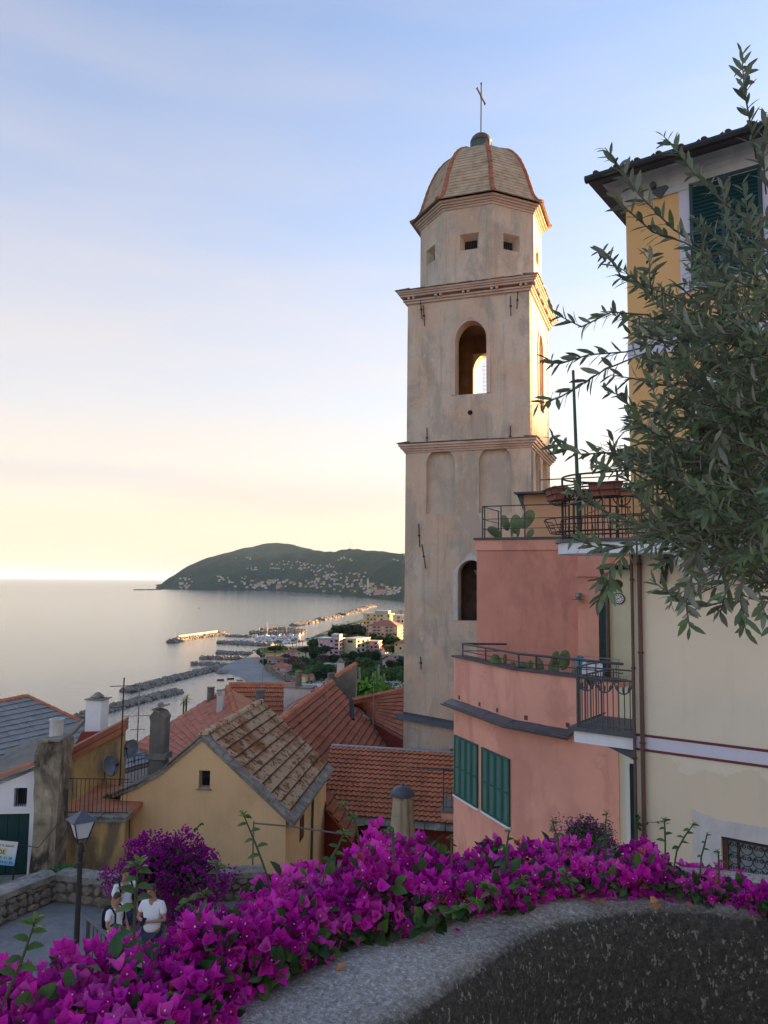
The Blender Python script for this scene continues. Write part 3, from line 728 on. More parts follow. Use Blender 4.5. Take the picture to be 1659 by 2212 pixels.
    # bell-shaped dome in slate courses
    prof = [(1.10, 0), (1.01, .10), (.945, .30), (.895, .62), (.845, 1.0), (.785, 1.38), (.715, 1.72), (.63, 2.02), (.52, 2.26), (.39, 2.42), (.26, 2.50), (.17, 2.53)]
    cpl = fp.off(H); zc_ = lambda x, y: cpl.to2(x, y)[1]
    dz = z8t+.32; Rd = A8+.16; k_h = (zc_(1045, 337)+.05-dz)/2.53
    def pr(t):
        L_ = [0]
        for a, b in zip(prof, prof[1:]): L_.append(L_[-1]+math.hypot((a[0]-b[0])*Rd, (a[1]-b[1])*k_h))
        s_ = t*L_[-1]
        for i in range(len(prof)-1):
            if s_ <= L_[i+1]+1e-9:
                u = (s_-L_[i])/(L_[i+1]-L_[i]); return ((prof[i][0]*(1-u)+prof[i+1][0]*u)*Rd, dz+(prof[i][1]*(1-u)+prof[i+1][1]*u)*k_h)
    NC = 27; tan8 = math.tan(R(22.5))
    for k in range(8):
        for j in range(NC):
            (r0, za), (r1, zb) = pr(j/NC), pr((j+1)/NC); m = MB()
            p = .028
            a = [(-r0*tan8, -r0-p, za), (r0*tan8, -r0-p, za), (r1*tan8, -r1-.002, zb+.012), (-r1*tan8, -r1-.002, zb+.012)]
            b = [(-r0*tan8, -r0+.03, za-.012), (r0*tan8, -r0+.03, za-.012)]
            m.add(a+b, [(0, 1, 2, 3), (4, 5, 1, 0)], T @ rot8[k]); m.build('slate_course', M['dome'], root, recalc=False)
        P = []
        for j in range(15):
            r, z = pr(j/14); q = T @ rot8[k] @ Vector((r*tan8, -r, z)); P.append(q)
        for j in range(14):
            out = (P[j]-T @ Vector((0, 0, P[j].z-E))).normalized(); ridge_run(root, P[j], P[j+1], 1, .105 if j < 11 else .085, ME['ridge_dk'], up=out+Vector((0, 0, .6)), name='hip_tile')
    rt, zt = pr(1.0)
    m = MB(); m.lathe([(.49, zt-.35), (.49, zt+.58), (.51, zt+.60)], 14, T); cu = m.build('cupola', M['copper'], root)
    m = MB()
    for i in range(14): th = 2*math.pi*i/14; m.tube([T @ Vector((.495*math.cos(th), .495*math.sin(th), zt-.3)), T @ Vector((.495*math.cos(th), .495*math.sin(th), zt+.58))], .014, 4)
    m.build('seam', M['copper'], cu)
    m = MB(); m.lathe([(.51*math.cos(R(a)), zt+.60+.47*math.sin(R(a))) for a in range(0, 90, 10)]+[(.03, zt+1.075)], 18, T); m.build('cupola_dome', M['copper_br'], root, smooth=True)
    zc = zc_(1045, 180)
    m = MB(); m.tube([T @ Vector((0, 0, zt+1.05)), T @ Vector((.02, 0, zc))], .028, 8)
    arm = Vector((.22, .5, -.42)); mid = Vector((.01, 0, zc-.62))
    m.tube([T @ (mid-arm*.55), T @ (mid+arm*.55)], .035, 6)
    for e in (mid-arm*.55, mid+arm*.55, Vector((.02, 0, zc))):
        m.tube([T @ (e+Vector((0, 0, -.06))), T @ e, T @ (e+Vector((0, 0, .06)))], [.03, .055, .03], 6)
    for s_ in (-1, 1): m.tube([T @ (mid+arm*.2*s_+Vector((0, 0, .02))), T @ (mid+Vector((0, 0, .2))), T @ (mid-arm*.02)], .014, 5); m.tube([T @ (mid+arm*.2*s_), T @ (mid+Vector((0, 0, -.2)))], .014, 5)
    m.build('cross', M['rust'], root)
    # wrought-iron tie anchors
    def anchor(xa, ya, xb, yb, pl=fp):
        m = MB(); a, b = pl.px(xa, ya, -.045), pl.px(xb, yb, -.045); m.tube([a, b], .022, 5)
        c_ = a*.5+b*.5; m.tube([c_+pl.rx*-.045, c_+pl.rx*.045], .035, 6); m.tube([c_-pl.dp*.03, c_+pl.dp*.08], .03, 6); m.build('tie_anchor', M['rust'], root)
    for q in ((909, 648, 912, 690), (915, 660, 918, 705), (1103, 640, 1104, 683), (1119, 630, 1117, 668), (923, 924, 923, 968), (1103, 920, 1102, 966), (905, 1132, 907, 1182), (912, 1176, 920, 1228), (909, 1418, 910, 1446)): anchor(*q)
    # putlog hole, hood of the lower window, lead flashing
    m = MB(); q = fp.px(1015.5, 891, -.012); m.lathe([(.11, 0), (.10, .014)], 6, Matrix(((fp.rx.x, 0, -fp.dp.x, q.x), (fp.rx.y, 0, -fp.dp.y, q.y), (0, 1, 0, q.z), (0, 0, 0, 1)))); m.build('putlog_hole', M['dark'], root)
    m = MB(); apex = (wl+W/2, wz1+W*.78)
    o = [(wl-.20, wz0), (wl-.20, wz1+.12), apex, (wl+W+.2, wz1+.12), (wl+W+.2, wz0)]; b = arch(wl, wl+W, wz0, wz1, 12); 
    m.plate([(wl-.20, wz0), (wl-.001, wz0)]+[(wl-.001, wz1)]+[(wl-.20, wz1)], (), -H-.06, -H+.01, T)
    hood = [(wl-.20, wz1+.001), (wl-.20, wz1+.12), apex, (wl+W+.2, wz1+.12), (wl+W+.2, wz1+.001), (wl+W, wz1+.001)]+b[3:-1]+[(wl, wz1+.001)]
    m.plate(hood, (), -H-.06, -H+.01, T); m.plate([(wl+W+.001, wz0), (wl+W+.2, wz0), (wl+W+.2, wz1), (wl+W+.001, wz1)], (), -H-.06, -H+.01, T)
    m.build('window_hood', M['offwhite'], root)
    return dict(T=T, H=H, fp=fp, root=root, base=base)
TW = bell_tower()
# ---------------------------------------------------------------- railings, shutters: shared builders
def bar(a, b, r=.011, n=5):
    m = MB(); m.tube([a, b], r, n); return m
def railing(parent, P, Q, h, nb, rails, mat, barr=.010, railr=.014, z0=.06, name='baluster', posts=False):
    """straight run of railing between floor points P and Q: rails at the given heights, balusters as separate parts"""
    P, Q = Vector(P), Vector(Q); up = Vector((0, 0, 1))
    for z in rails: bar(P+up*z, Q+up*z, railr, 6).build('rail', mat, parent)
    zl, zh = rails[0], rails[-1] if len(rails) < 3 else rails[-2]
    for i in range(nb):
        t = (i+.5)/nb; p = P.lerp(Q, t); bar(p+up*zl, p+up*zh, barr, 5).build(name, mat, parent)
    for p in ((P, Q) if posts else ()): bar(p, p+up*rails[-1], railr*1.3, 6).build('post', mat, parent)
ME['slat'] = MB().add([(0, 0, 0), (1, 0, 0), (1, .6, .8), (0, .6, .8), (0, -.12, .16), (1, -.12, .16), (1, .48, .96), (0, .48, .96)], [(0, 1, 2, 3), (4, 7, 6, 5), (0, 4, 5, 1), (3, 2, 6, 7), (0, 3, 7, 4), (1, 5, 6, 2)]).mesh('slat', M['shutter'])
ME['slat_dk'] = MB().add([(0, 0, 0), (1, 0, 0), (1, .6, .8), (0, .6, .8), (0, -.12, .16), (1, -.12, .16), (1, .48, .96), (0, .48, .96)], [(0, 1, 2, 3), (4, 7, 6, 5), (0, 4, 5, 1), (3, 2, 6, 7), (0, 3, 7, 4), (1, 5, 6, 2)]).mesh('slat_dk', M['shutter_dk'])
def shutter(parent, pl, a0, a1, z0, z1, leaves=2, mat='shutter', slat='slat', dep=-.05, pitch=.042, midrail=True):
    """louvred leaves side by side on plane pl; every leaf is a frame with its slats as sub-parts"""
    w = (a1-a0)/leaves; X = pl.mat()
    for k in range(leaves):
        b0, b1 = a0+w*k+.004, a0+w*(k+1)-.004; fr = .05; zm = z0+(z1-z0)*.48
        holes = [rect(b0+fr, b1-fr, z0+fr, zm-fr*.5), rect(b0+fr, b1-fr, zm+fr*.5, z1-fr)] if midrail else [rect(b0+fr, b1-fr, z0+fr, z1-fr)]
        m = MB(); m.plate(rect(b0, b1, z0, z1), holes, dep, dep+.04, X); leaf = m.build('shutter', M[mat], parent)
        MB().box(b0+fr, b1-fr, dep+.037, dep+.039, z0+fr, z1-fr, X).build('back_board', M['dark'], leaf)
        for h in holes:
            n = max(3, int((h[2][1]-h[0][1])/pitch)); p = (h[2][1]-h[0][1])/n
            for i in range(n):
                link('slat', ME[slat], leaf, X @ Matrix.Translation((h[0][0], dep+.008, h[0][1]+p*i)) @ Matrix.Diagonal((h[1][0]-h[0][0], .036, p*1.15, 1)))
def wall_box(name, pl, outer, holes, th, mat, parent, recess=(), d0=0.):
    m = MB(); m.plate(outer, holes, d0, d0+th, pl.mat(), recess=recess); return m.build(name, mat, parent)
def lowz(): return -10.4

# ---------------------------------------------------------------- pink house
def pink_house():
    C = at_y(1108, 1500, 16.2)
    pL = Pl(0, 0, 160, org=C); pR = Pl(0, 0, 139, org=C)
    root = thing('pink_house', 'salmon pink corner house with roof terrace and green louvred shutters', 'house', (C.x, C.y, E+lowz()))
    zg = pR.to2(1112, 1560)[1]; zp = pR.to2(1106, 1447)[1]
    aL = pL.to2(980, 1600)[0]; aR = pR.to2(1337, 1700)[0]
    # windows on the left wing
    W = []
    for (x0, x1, yt0, yt1, yb0, yb1) in ((984, 1034, 1587, 1608, 1718, 1743), (1043, 1103, 1613, 1640, 1749, 1787)):
        a0 = pL.to2(x0, 1650)[0]; a1 = pL.to2(x1, 1650)[0]
        z1 = (pL.to2(x0, yt0)[1]+pL.to2(x1, yt1)[1])/2; z0 = (pL.to2(x0, yb0)[1]+pL.to2(x1, yb1)[1])/2; W.append((a0, a1, z0, z1))
    wall_box('wall', pL, rect(aL, 0, lowz(), zp), [], .3, M['pink'], root, recess=[(rect(a0+.05, a1-.05, z0+.04, z1-.04), .12) for a0, a1, z0, z1 in W])
    scup = []
    for x, y in ((1188, 1614-1108+1108-30), (1285, 0)): pass
    wall_box('wall', pR, rect(0, aR, lowz(), zp), [], .3, M['pink'], root)
    for a0, a1, z0, z1 in W:
        shutter(root, pL, a0, a1, z0, z1, 4)
        MB().box(a0-.03, a1+.03, -.06, -.001, z0-.045, z0-.005, pL.mat()).build('window_sill', M['white'], root)
    # back mass of the house and its terrace floor
    far = pL.p3(aL, 0, 0); end = pR.p3(aR, 0, 0)
    fl = [pL.p3(aL+.05, .1, 0), pL.p3(-.05, .12, 0), pR.p3(.05, .12, 0), pR.p3(aR, .1, 0), pR.p3(aR+.2, 5.5, 0), pL.p3(aL+.6, 4.5, 0)]
    m = MB(); n = len(fl); zt = zp-.95
    m.add([(p.x, p.y, E+zt) for p in fl]+[(p.x, p.y, E+lowz()) for p in fl], [tuple(range(n))]+[(i, (i+1) % n, n+(i+1) % n, n+i) for i in range(2, n)]); m.build('terrace_floor', M['greyw'], root)
    # slate coping on the parapet
    for pl, a, b in ((pL, aL-.05, .02), (pR, -.02, aR)):
        MB().box(a, b, -.05, .34, zp, zp+.035, pl.mat()).build('coping', M['iron'], root)
    # terrace handrail on short posts
    pts = [pL.p3(aL+.45, 1.2, zp+.32), pL.p3(aL+.12, .18, zp+.32), pL.p3(-.06, .2, zp+.32), pR.p3(.06, .2, zp+.32), pR.p3(aR, .2, zp+.32)]
    lo = [p-Vector((0, 0, .17)) for p in pts]
    m = MB(); m.tube(pts, .026, 7); m.build('handrail', M['iron'], root); m = MB(); m.tube(lo, .011, 5); m.build('handrail', M['iron'], root)
    for p in (pts[1], pL.p3(aL*.55, .19, zp+.32), pL.p3(-.1, .2, zp+.32), pR.p3(.45, .2, zp+.32), pR.p3(1.5, .2, zp+.32)): bar(p-Vector((0, 0, .3)), p, .018, 6).build('post', M['iron'], root)
    # slate ledge and gutter along the foot of the parapet
    for pl, a, b, n in ((pL, aL-.12, .05, 6), (pR, -.05, pR.to2(1242, 1580)[0], 4)):
        for i in range(n):
            x0 = a+(b-a)*i/n; x1 = a+(b-a)*(i+1)/n; m = MB()
            m.add([(x0, -.22, zg-.03), (x1+.01, -.22, zg-.03), (x1+.01, .0, zg+.05), (x0, .0, zg+.05), (x0, -.22, zg-.05), (x1+.01, -.22, zg-.05), (x1+.01, 0, zg+.02), (x0, 0, zg+.02)], [(0, 1, 2, 3), (7, 6, 5, 4), (0, 4, 5, 1), (1, 5, 6, 2), (3, 7, 4, 0)], pl.mat() @ Matrix.Translation((0, 0, .006*(i % 2))))
            m.build('ledge_slate', M['lead'], root)
        g = MB(); k = 6; v = []
        for x in (a-.03, b): v += [(x, -.25+.045*math.cos(math.pi+math.pi*i/k), zg-.055+.045*math.sin(math.pi+math.pi*i/k)) for i in range(k+1)]
        for x in (a-.03, b): v += [(x, -.25+.039*math.cos(math.pi+math.pi*i/k), zg-.053+.039*math.sin(math.pi+math.pi*i/k)) for i in range(k+1)]
        q = k+1
        g.add(v, [(i, i+1, q+i+1, q+i) for i in range(k)]+[(2*q+i+1, 2*q+i, 3*q+i, 3*q+i+1) for i in range(k)]+[(0, q, 3*q, 2*q), (k, 2*q+k, 3*q+k, q+k)]+[(i, 2*q+i, 2*q+i+1, i+1) for i in range(k)], pl.mat()); g.build('gutter', M['lead'], root)
    # scuppers just above the ledge
    for pl, x, y in ((pL, 992, 1493), (pL, 1036, 1507), (pL, 1074, 1526), (pR, 1136, 1545), (pR, 1226, 1556)):
        a, z = pl.to2(x, 1500)[0], zg+.13; MB().box(a-.045, a+.045, -.006, .02, z-.045, z+.045, pl.mat()).build('scupper', M['maroon'], root)
    # set-back upper storey
    pU = Pl(1030, 19.6, 115, y=1300); a1 = pU.to2(1252, 1300)[0]; zU = pU.to2(1100, 1166)[1]; zb = zt
    up = MB(); up.plate(rect(0, a1, zb, zU), (), 0, 4.2, pU.mat()); up.build('upper_wall', M['pink_dk'], root)
    MB().box(-.07, a1, -.07, 4.2, zU+.001, zU+.06, pU.mat()).build('coping', M['iron'], root)
    MB().box(-.03, a1, -.035, -.001, zU-.26, zU, pU.mat()).build('frieze', M['pink'], root)
    pU2 = Pl(0, 0, 122, org=pU.p3(a1, -.22, 0)); b1 = pU2.to2(1318, 1300)[0]
    up = MB(); up.plate(rect(0, b1, zb, zU+.02), (), 0, 3.0, pU2.mat(), recess=[(rect(pU2.to2(1294, 1400)[0], b1-.02, zb+.02, pU2.to2(1300, 1292)[1]), .10)]); up.build('upper_wall', M['pink'], root)
    zz = pU2.to2(1270, 1240)[1]; MB().box(-.03, b1, -.06, -.001, zz-.06, zz+.06, pU2.mat()).build('string_course', M['pink'], root)
    shutter(root, pU2, pU2.to2(1295, 1400)[0], b1+.12, zb+.1, pU2.to2(1300, 1294)[1]-.05, 1, 'shutter_dk', 'slat_dk', dep=.03, pitch=.06)
    # rooftop railing
    z = zU+.07; r0, r1, r2 = pU.p3(.12, 1.6, z), pU.p3(.12, .1, z), pU.p3(a1, .1, z); up_ = Vector((0, 0, 1))
    for h in (.22, .47, .80):
        m = MB(); m.tube([r0+up_*h, r1+up_*h, r2+up_*h], .017 if h > .7 else .010, 6); m.build('rail', M['iron'], root)
    for p in (r1, r1.lerp(r0, .12), r1.lerp(r0, .95), r1.lerp(r2, .45), r1.lerp(r2, .2), r2): bar(p, p+up_*.8, .018, 6).build('post', M['iron'], root)
    # funnel on the left edge of the upper storey
    q = pU.px(1028, 1237, .3); m = MB(); m.lathe([(.02, -.12), (.05, -.1), (.14, .04), (.15, .06)], 10, Matrix.Translation(q)); m.tube([q+Vector((0, 0, -.1)), q+Vector((.02, 0, -.3)), pU.p3(.03, .3, pU.to2(1034, 1290)[1])], .035, 7); m.build('rain_hopper', M['steel'], root)
    # wall lamp
    q = pU2.px(1254, 1286, -.16); m = MB(); m.lathe([(.06, -.1), (.075, -.02), (.075, .05), (.045, .06)], 10, Matrix.Translation(q)); m.build('wall_lamp', M['steel'], root)
    m = MB(); m.lathe([(.15, -.1), (.15, -.09)], 12, Matrix.Translation(q)); m.tube([q+Vector((0, 0, .02)), q+pU2.dp*.16+Vector((0, 0, .02))], .03, 6); m.build('lamp_bracket', M['wood_br'], root)
    return dict(pL=pL, pR=pR, pU=pU, pU2=pU2, zp=zp, zg=zg, zt=zt, zU=zU, a1=a1, aR=aR, root=root)
PK = pink_house()

# ---------------------------------------------------------------- pale house squeezed between the pink and the cream one
def pale_house():
    o = PK['pR'].p3(PK['aR'], .02, 0); pl = Pl(0, 0, 112, org=o)
    root = thing('pale_house', 'narrow pale yellow house between pink house and cream house', 'house', (o.x, o.y, E+lowz()))
    zt = Pl(1340, o.y+1.6, 112).to2(1340, 1232)[1]
    w = Pl(1316, 15.6, 112, y=1350); a1 = 1.6
    m = MB(); m.plate(rect(0, a1, lowz(), w.to2(1340, 1228)[1]), (), 0, 3, w.mat()); m.build('wall', M['pale'], root)
    zt = w.to2(1340, 1228)[1]
    MB().box(-.12, a1, -.22, .3, zt, zt+.05, w.mat()).build('roof_edge', M['lead'], root)
    m = MB(); m.tube([w.p3(-.14, -.24, zt+.02), w.p3(a1, -.24, zt+.03)], .05, 8); m.build('gutter', M['iron_dk'], root)
    m = MB(); m.tube([w.p3(-.12, -.24, zt), w.p3(-.06, -.1, zt-.3), w.p3(-.02, -.07, zt-.6), w.p3(.0, -.07, lowz()+2.5)], .04, 8); m.build('drainpipe', M['pipe_br'], root)
    m = MB(); m.plate(rect(0, 1.2, lowz(), -1.9), (), 0, .3, pl.mat()); m.build('wall', M['pale'], root)
    zd = pl.to2(1360, 1640)[1]
    a = pl.to2(1352, 1700)[0]; m = MB(); m.plate(rect(a, a+.9, lowz(), zd), [rect(a+.07, a+.83, lowz()+.1, zd-.07)], -.03, .04, pl.mat()); m.build('door_frame', M['white'], root)
    MB().box(a+.07, a+.83, -.01, .02, lowz()+.1, zd-.07, pl.mat()).build('door', M['shutter_dk'], root)
    q = w.px(1335, 1261, -.004); m = MB(); pts = [(.10*math.cos(t*math.pi/5)*random.uniform(.7, 1.1), .10*math.sin(t*math.pi/5)*random.uniform(.7, 1.1)) for t in range(10)]
    m.plate([(p[0]+w.to2(1335, 1261)[0], p[1]+w.to2(1335, 1261)[1]) for p in pts], (), -.006, .01, w.mat()); m.build('wall_hole', M['rust'], root)
    # round clock on the wall
    a, z = w.to2(1337, 1293); ck = thing('wall_clock', 'small round black and white clock on the pale yellow wall', 'clock', w.p3(a, -.02, z))
    X = w.mat() @ Matrix.Translation((a, 0, z)) @ Matrix.Rotation(R(90), 4, 'X')
    MB().lathe([(.115, 0), (.115, .03), (.095, .035)], 20, X).build('rim', M['iron_dk'], ck); MB().lathe([(.095, .028), (.0951, .0385)], 20, X).build('dial', M['white'], ck)
    m = MB()
    for k in range(12): th = math.pi*k/6; m.box(-.006, .006, .055, .085, .036, .041, X @ Matrix.Rotation(th, 4, 'Z'))
    m.build('numerals', M['iron_dk'], ck)
    m = MB(); m.box(-.005, .005, -.01, .075, .037, .044, X @ Matrix.Rotation(-.9, 4, 'Z')); m.build('hand', M['iron_dk'], ck)
    m = MB(); m.box(-.006, .006, -.01, .055, .037, .043, X @ Matrix.Rotation(1.9, 4, 'Z')); m.build('hand', M['iron_dk'], ck)
pale_house()

# ---------------------------------------------------------------- cream and yellow house on the right
def corner_house():
    pl = Pl(1366, 12.0, 126); X = pl.mat(); W = 15.0  # front lengthened out of view to keep the low sun off the flowers
    root = thing('corner_house', 'large house with yellow upper floors over a cream ground storey', 'house', (pl.o.x, pl.o.y, E+lowz()))
    zslab = pl.to2(1366, 1168)[1]; zeave = pl.to2(1360, 432)[1]; zband0 = pl.to2(1380, 1618)[1]; zband1 = pl.to2(1380, 1587)[1]
    # barred window, low on the cream wall
    wa = pl.to2(1559, 1850)[0]; wz = pl.to2(1559, 1806)[1]; wh = 1.15; ww = 1.25
    up_a0 = pl.to2(1493, 560)[0]; up_z1 = pl.to2(1493, 398)[1]; up_z0 = pl.to2(1497, 612)[1]; uw = pl.to2(1652, 560)[0]-up_a0
    mid_z1 = pl.to2(1500, 760)[1]; mid_z0 = zslab+.15
    m = MB(); m.plate(rect(0, W, lowz(), zslab), [rect(wa, wa+ww, wz-wh, wz)], 0, .35, X); m.build('wall', M['cream'], root)
    m = MB(); m.plate(rect(.002, W, zslab+.001, zeave+.2), (), 0, .35, X, recess=[(rect(up_a0, up_a0+uw, up_z0, up_z1), .10), (rect(up_a0+.1, up_a0+uw+.1, mid_z0, mid_z0+2.1), .12)]); m.build('wall', M['yellow'], root)
    side = Pl(0, 0, 126-90, org=pl.o)      # left flank, running back from the corner
    side.rx = pl.dp.copy(); side.dp = pl.rx.copy()
    m = MB(); m.box(.002, .3, .34, 8, lowz(), zslab, X); m.build('side_wall', M['cream'], root)
    m = MB(); m.box(.002, .3, .34, 8, zslab+.001, zeave+.2, X); m.build('side_wall', M['yellow'], root)
    m = MB(); m.box(.3, W, 7.7, 8, lowz(), zeave, X); m.build('rear_wall', M['yellow'], root)
    # lilac band edged with maroon lines
    MB().box(-.004, W, -.012, -.001, zband0, zband1, X).build('band', M['lilac'], root)
    for z in (zband0, zband1): MB().box(-.006, W, -.018, -.001, z-.018, z+.018, X).build('band_line', M['maroon'], root)
    zb2 = pl.to2(1420, 748)[1]; MB().box(-.004, W, -.012, -.001, zb2-.13, zb2+.13, X).build('band', M['lilac'], root)
    # eave: plaster cove, dark soffit edge and gutter, a few tiles above
    k = 6; ch_, cw_ = .34, .26; cv = [(-.02-cw_*(1-math.cos(math.pi/2*i/k)), zeave-.10+ch_*math.sin(math.pi/2*i/k)) for i in range(k+1)]
    for run in (0, 1):
        m = MB(); v = []
        for e in (0, 1): v += [((d, d, z) if e == 0 else ((W, d, z) if run == 0 else (d, 8, z))) for d, z in cv]
        m.add(v, [(i, i+1, k+1+i+1, k+1+i) for i in range(k)], X); m.build('eave_cove', M['offwhite'], root)
    ze = zeave+.25
    MB().box(-.46, W, -.50, 8.4, ze+.002, ze+.05, X).build('roof_edge', M['lead'], root)
    m = MB(); m.tube([pl.p3(-.47, -.52, ze+.02), pl.p3(W, -.52, ze+.02)], .065, 8); m.build('gutter', M['iron_dk'], root)
    m = MB(); m.add([(-.45, -.48, ze+.052), (W, -.48, ze+.052), (W, 8.3, ze+.052), (-.45, 8.3, ze+.052), (4.2, 3.8, ze+1.6), (W, 3.8, ze+1.6)], [(0, 1, 5, 4), (2, 3, 4, 5), (3, 0, 4), (1, 2, 5)], X); rf = m.build('roof', M['terra'], root)
    for i in range(12):
        p0 = pl.p3(-.45+.32*i, -.60, ze+.05); 
        link('roof_tile', ME['pan'], rf, X @ Matrix.Translation((-.35+.33*i, -.46, ze+.03)) @ Matrix.Rotation(R(20), 4, 'X') @ Matrix.Diagonal((.3, .42, 1, 1)))
    # upper shuttered window with a pale surround
    m = MB(); m.plate(rect(up_a0-.16, up_a0+uw+.16, up_z0-.12, up_z1+.18), [rect(up_a0, up_a0+uw, up_z0, up_z1)], -.012, .001, X); m.build('window_surround', M['lilac'], root)
    shutter(root, pl, up_a0, up_a0+uw, up_z0, up_z1, 2, 'shutter_dk', 'slat_dk', dep=-.04, pitch=.06)
    m = MB(); m.plate(rect(up_a0-.06, up_a0+uw+.26, mid_z0, mid_z0+2.28), [rect(up_a0+.1, up_a0+uw+.1, mid_z0+.02, mid_z0+2.1)], -.012, .001, X); m.build('window_surround', M['lilac'], root)
    shutter(root, pl, up_a0+.1, up_a0+uw+.1, mid_z0+.02, mid_z0+2.1, 2, 'shutter_dk', 'slat_dk', dep=-.04, pitch=.06)
    # iron anchor plates
    for (xa, ya, xb, yb, w) in ((1392, 392, 1437, 418, .10), (1443, 1195, 1433, 1262, .045), (1402, 775, 1408, 805, .035)):
        a, b = pl.px(xa, ya, -.03), pl.px(xb, yb, -.03); d = (b-a); z = d.normalized(); y = pl.dp; x = z.cross(y); m = MB()
        mm = Matrix(((x.x, y.x, z.x, a.x), (x.y, y.y, z.y, a.y), (x.z, y.z, z.z, a.z), (0, 0, 0, 1))); L_ = d.length
        m.box(-w, w, -.02, .01, 0, L_*.4, mm); m.box(-w*.7, w*.7, -.018, .012, L_*.4, L_*.6, mm); m.box(-w, w, -.02, .01, L_*.6, L_, mm); m.lathe([(.05, -.08), (.05, 0)], 8, mm @ Matrix.Translation((0, 0, L_*.5)) @ Matrix.Rotation(R(-90), 4, 'X')); m.build('anchor_plate', M['lead'] if w > .05 else M['iron_dk'], root)
    # brown pipes down the corner
    for da, r in ((.01, .025), (.13, .035)):
        m = MB(); m.tube([pl.p3(da, -.06, zslab-.1), pl.p3(da, -.06, lowz())], r, 8); pp = m.build('drainpipe', M['pipe_br'], root)
        for z in np.arange(lowz()+1, zslab-.2, 1.35): MB().lathe([(r+.012, -.012), (r+.012, .012)], 8, Matrix.Translation(pl.p3(da, -.06, float(z)+da*2))).build('pipe_clip', M['rust'], pp)
    # barred window: plaster surround, timber frame, scrollwork grille, dim glass
    m = MB(); m.plate([(wa-.36, wz-wh-.1), (wa+ww+.3, wz-wh-.1), (wa+ww+.3, wz+.24), (wa-.04, wz+.22), (wa-.38, wz+.30)], [rect(wa, wa+ww, wz-wh, wz)], -.014, .001, X); m.build('window_surround', M['offwhite'], root)
    m = MB(); m.plate(rect(wa, wa+ww, wz-wh, wz), [rect(wa+.07, wa+ww-.07, wz-wh+.07, wz-.06)], .06, .14, X); win = m.build('window_frame', M['wood_br'], root)
    MB().box(wa+.07, wa+ww-.07, .12, .128, wz-wh+.07, wz-.06, X).build('pane', M['glass2'], win)
    MB().box(wa+.18, wa+.22, .11, .119, wz-wh+.07, wz-.06, X).build('mullion', M['wood_br'], win)
    def scroll(cx, cz, r):
        pts = []
        for i in range(17): th = R(205)+R(310)*0+R(-230+ i*0)  # noqa
        pts = []
        for i in range(27):
            t = i/26; th = R(-72)-t*R(0)
        # ring open at the top with two inward curls
        ring = [(cx+r*math.sin(R(a)), cz-r*math.cos(R(a))*1.0) for a in np.linspace(-158, 158, 22)]
        def curl(sgn):
            out = []
            for t in np.linspace(0, 1, 14):
                rr = r*.40*(1-t*.62); an = R(20)+t*R(470); c_ = (cx+sgn*r*.42, cz+r*.42)
                out.append((c_[0]+sgn*rr*math.sin(an), c_[1]+rr*math.cos(an)))
            return out
        return curl(-1)[::-1]+ring+curl(1)
    g = .155; nx, nzr = int(ww/g), int(wh/g)
    gr = bar(pl.p3(wa+.02, .03, wz-.03), pl.p3(wa+ww, .03, wz-.03), .012).build('grille', M['iron_dk'], root)
    for i in range(nx):
        for j in range(nzr):
            m = MB(); m.tube([pl.p3(p[0], .03+.004*((i+j) % 2), p[1]) for p in scroll(wa+.09+g*(i+.5), wz-.05-g*(j+.5), g*.49)], .0065, 4); m.build('scroll', M['iron_dk'], gr)
    # ---- lower side balcony (left of the corner)
    zb = zband1+.02; d0 = pl.to2(1250, 1575)[0]
    cL = (d0-.12, 0.); bal = thing('side_balcony', 'small wrought iron balcony with slate floor beside the drainpipes', 'balcony', pl.p3(d0/2, .5, zb-.3))
    MB().box(cL[0]+.04, -.002, .0, 1.3, zb-.26, zb-.075, X).build('slab', M['white'], bal)
    MB().box(cL[0]-.04, .0-.002, -.06, 1.3, zb-.073, zb-.02, X).build('floor', M['lead'], bal)
    MB().add([(d0+.4, .06, zb-.262), (-.004, .06, zb-.262), (-.004, .06, zb-.46), (d0+.8, .06, zb-.40), (d0+.4, 1.2, zb-.262), (-.004, 1.2, zb-.262), (-.004, 1.2, zb-.46), (d0+.8, 1.2, zb-.4)], [(0, 1, 2, 3), (7, 6, 5, 4), (3, 2, 6, 7), (0, 3, 7, 4), (1, 5, 6, 2)], X).build('support', M['lead'], bal)
    hR = .95; fz = zb-.02
    def panel(P, Q, n_arc, nb):
        up = Vector((0, 0, 1)); d = Q-P
        for z, r in ((.06, .012), (hR-.16, .015), (hR, .014)): bar(P+up*z, Q+up*z, r, 6).build('rail', M['iron'], bal)
        for i in range(nb): p = P.lerp(Q, (i+.5)/nb); bar(p+up*.02, p+up*(hR-.16), .009, 5).build('baluster', M['iron'], bal)
        for i in range(n_arc):
            m = MB(); c_ = P.lerp(Q, (i+.5)/n_arc); r = d.length/n_arc/2*.96; t = d.normalized()
            m.tube([c_+t*r*math.cos(R(a))+up*(hR-.17-.20*math.sin(R(a))) for a in range(0, 181, 15)], .011, 5); m.build('arc', M['iron'], bal)
            for s_ in (-1, 0, 1):
                m = MB(); q = c_+t*r*.5*s_; zz = hR-.17-.20*math.sqrt(1-.25*abs(s_)); m.tube([q+up*zz, q+t*.02*s_+up*(zz+.07), q+t*.04*s_+up*(zz+.11)], [.009, .02, .002] if s_ else [.01, .02, .012], 6); m.build('finial', M['iron'], bal)
            q = P.lerp(Q, (i+1)/n_arc) if i < n_arc-1 else None
            if q is not None: bar(q+up*(hR-.16), q+up*hR, .010, 5).build('post', M['iron'], bal)
    P, Q, S_ = pl.p3(cL[0]+.10, .02, fz), pl.p3(-.03, .02, fz), pl.p3(cL[0]+.10, 1.25, fz)
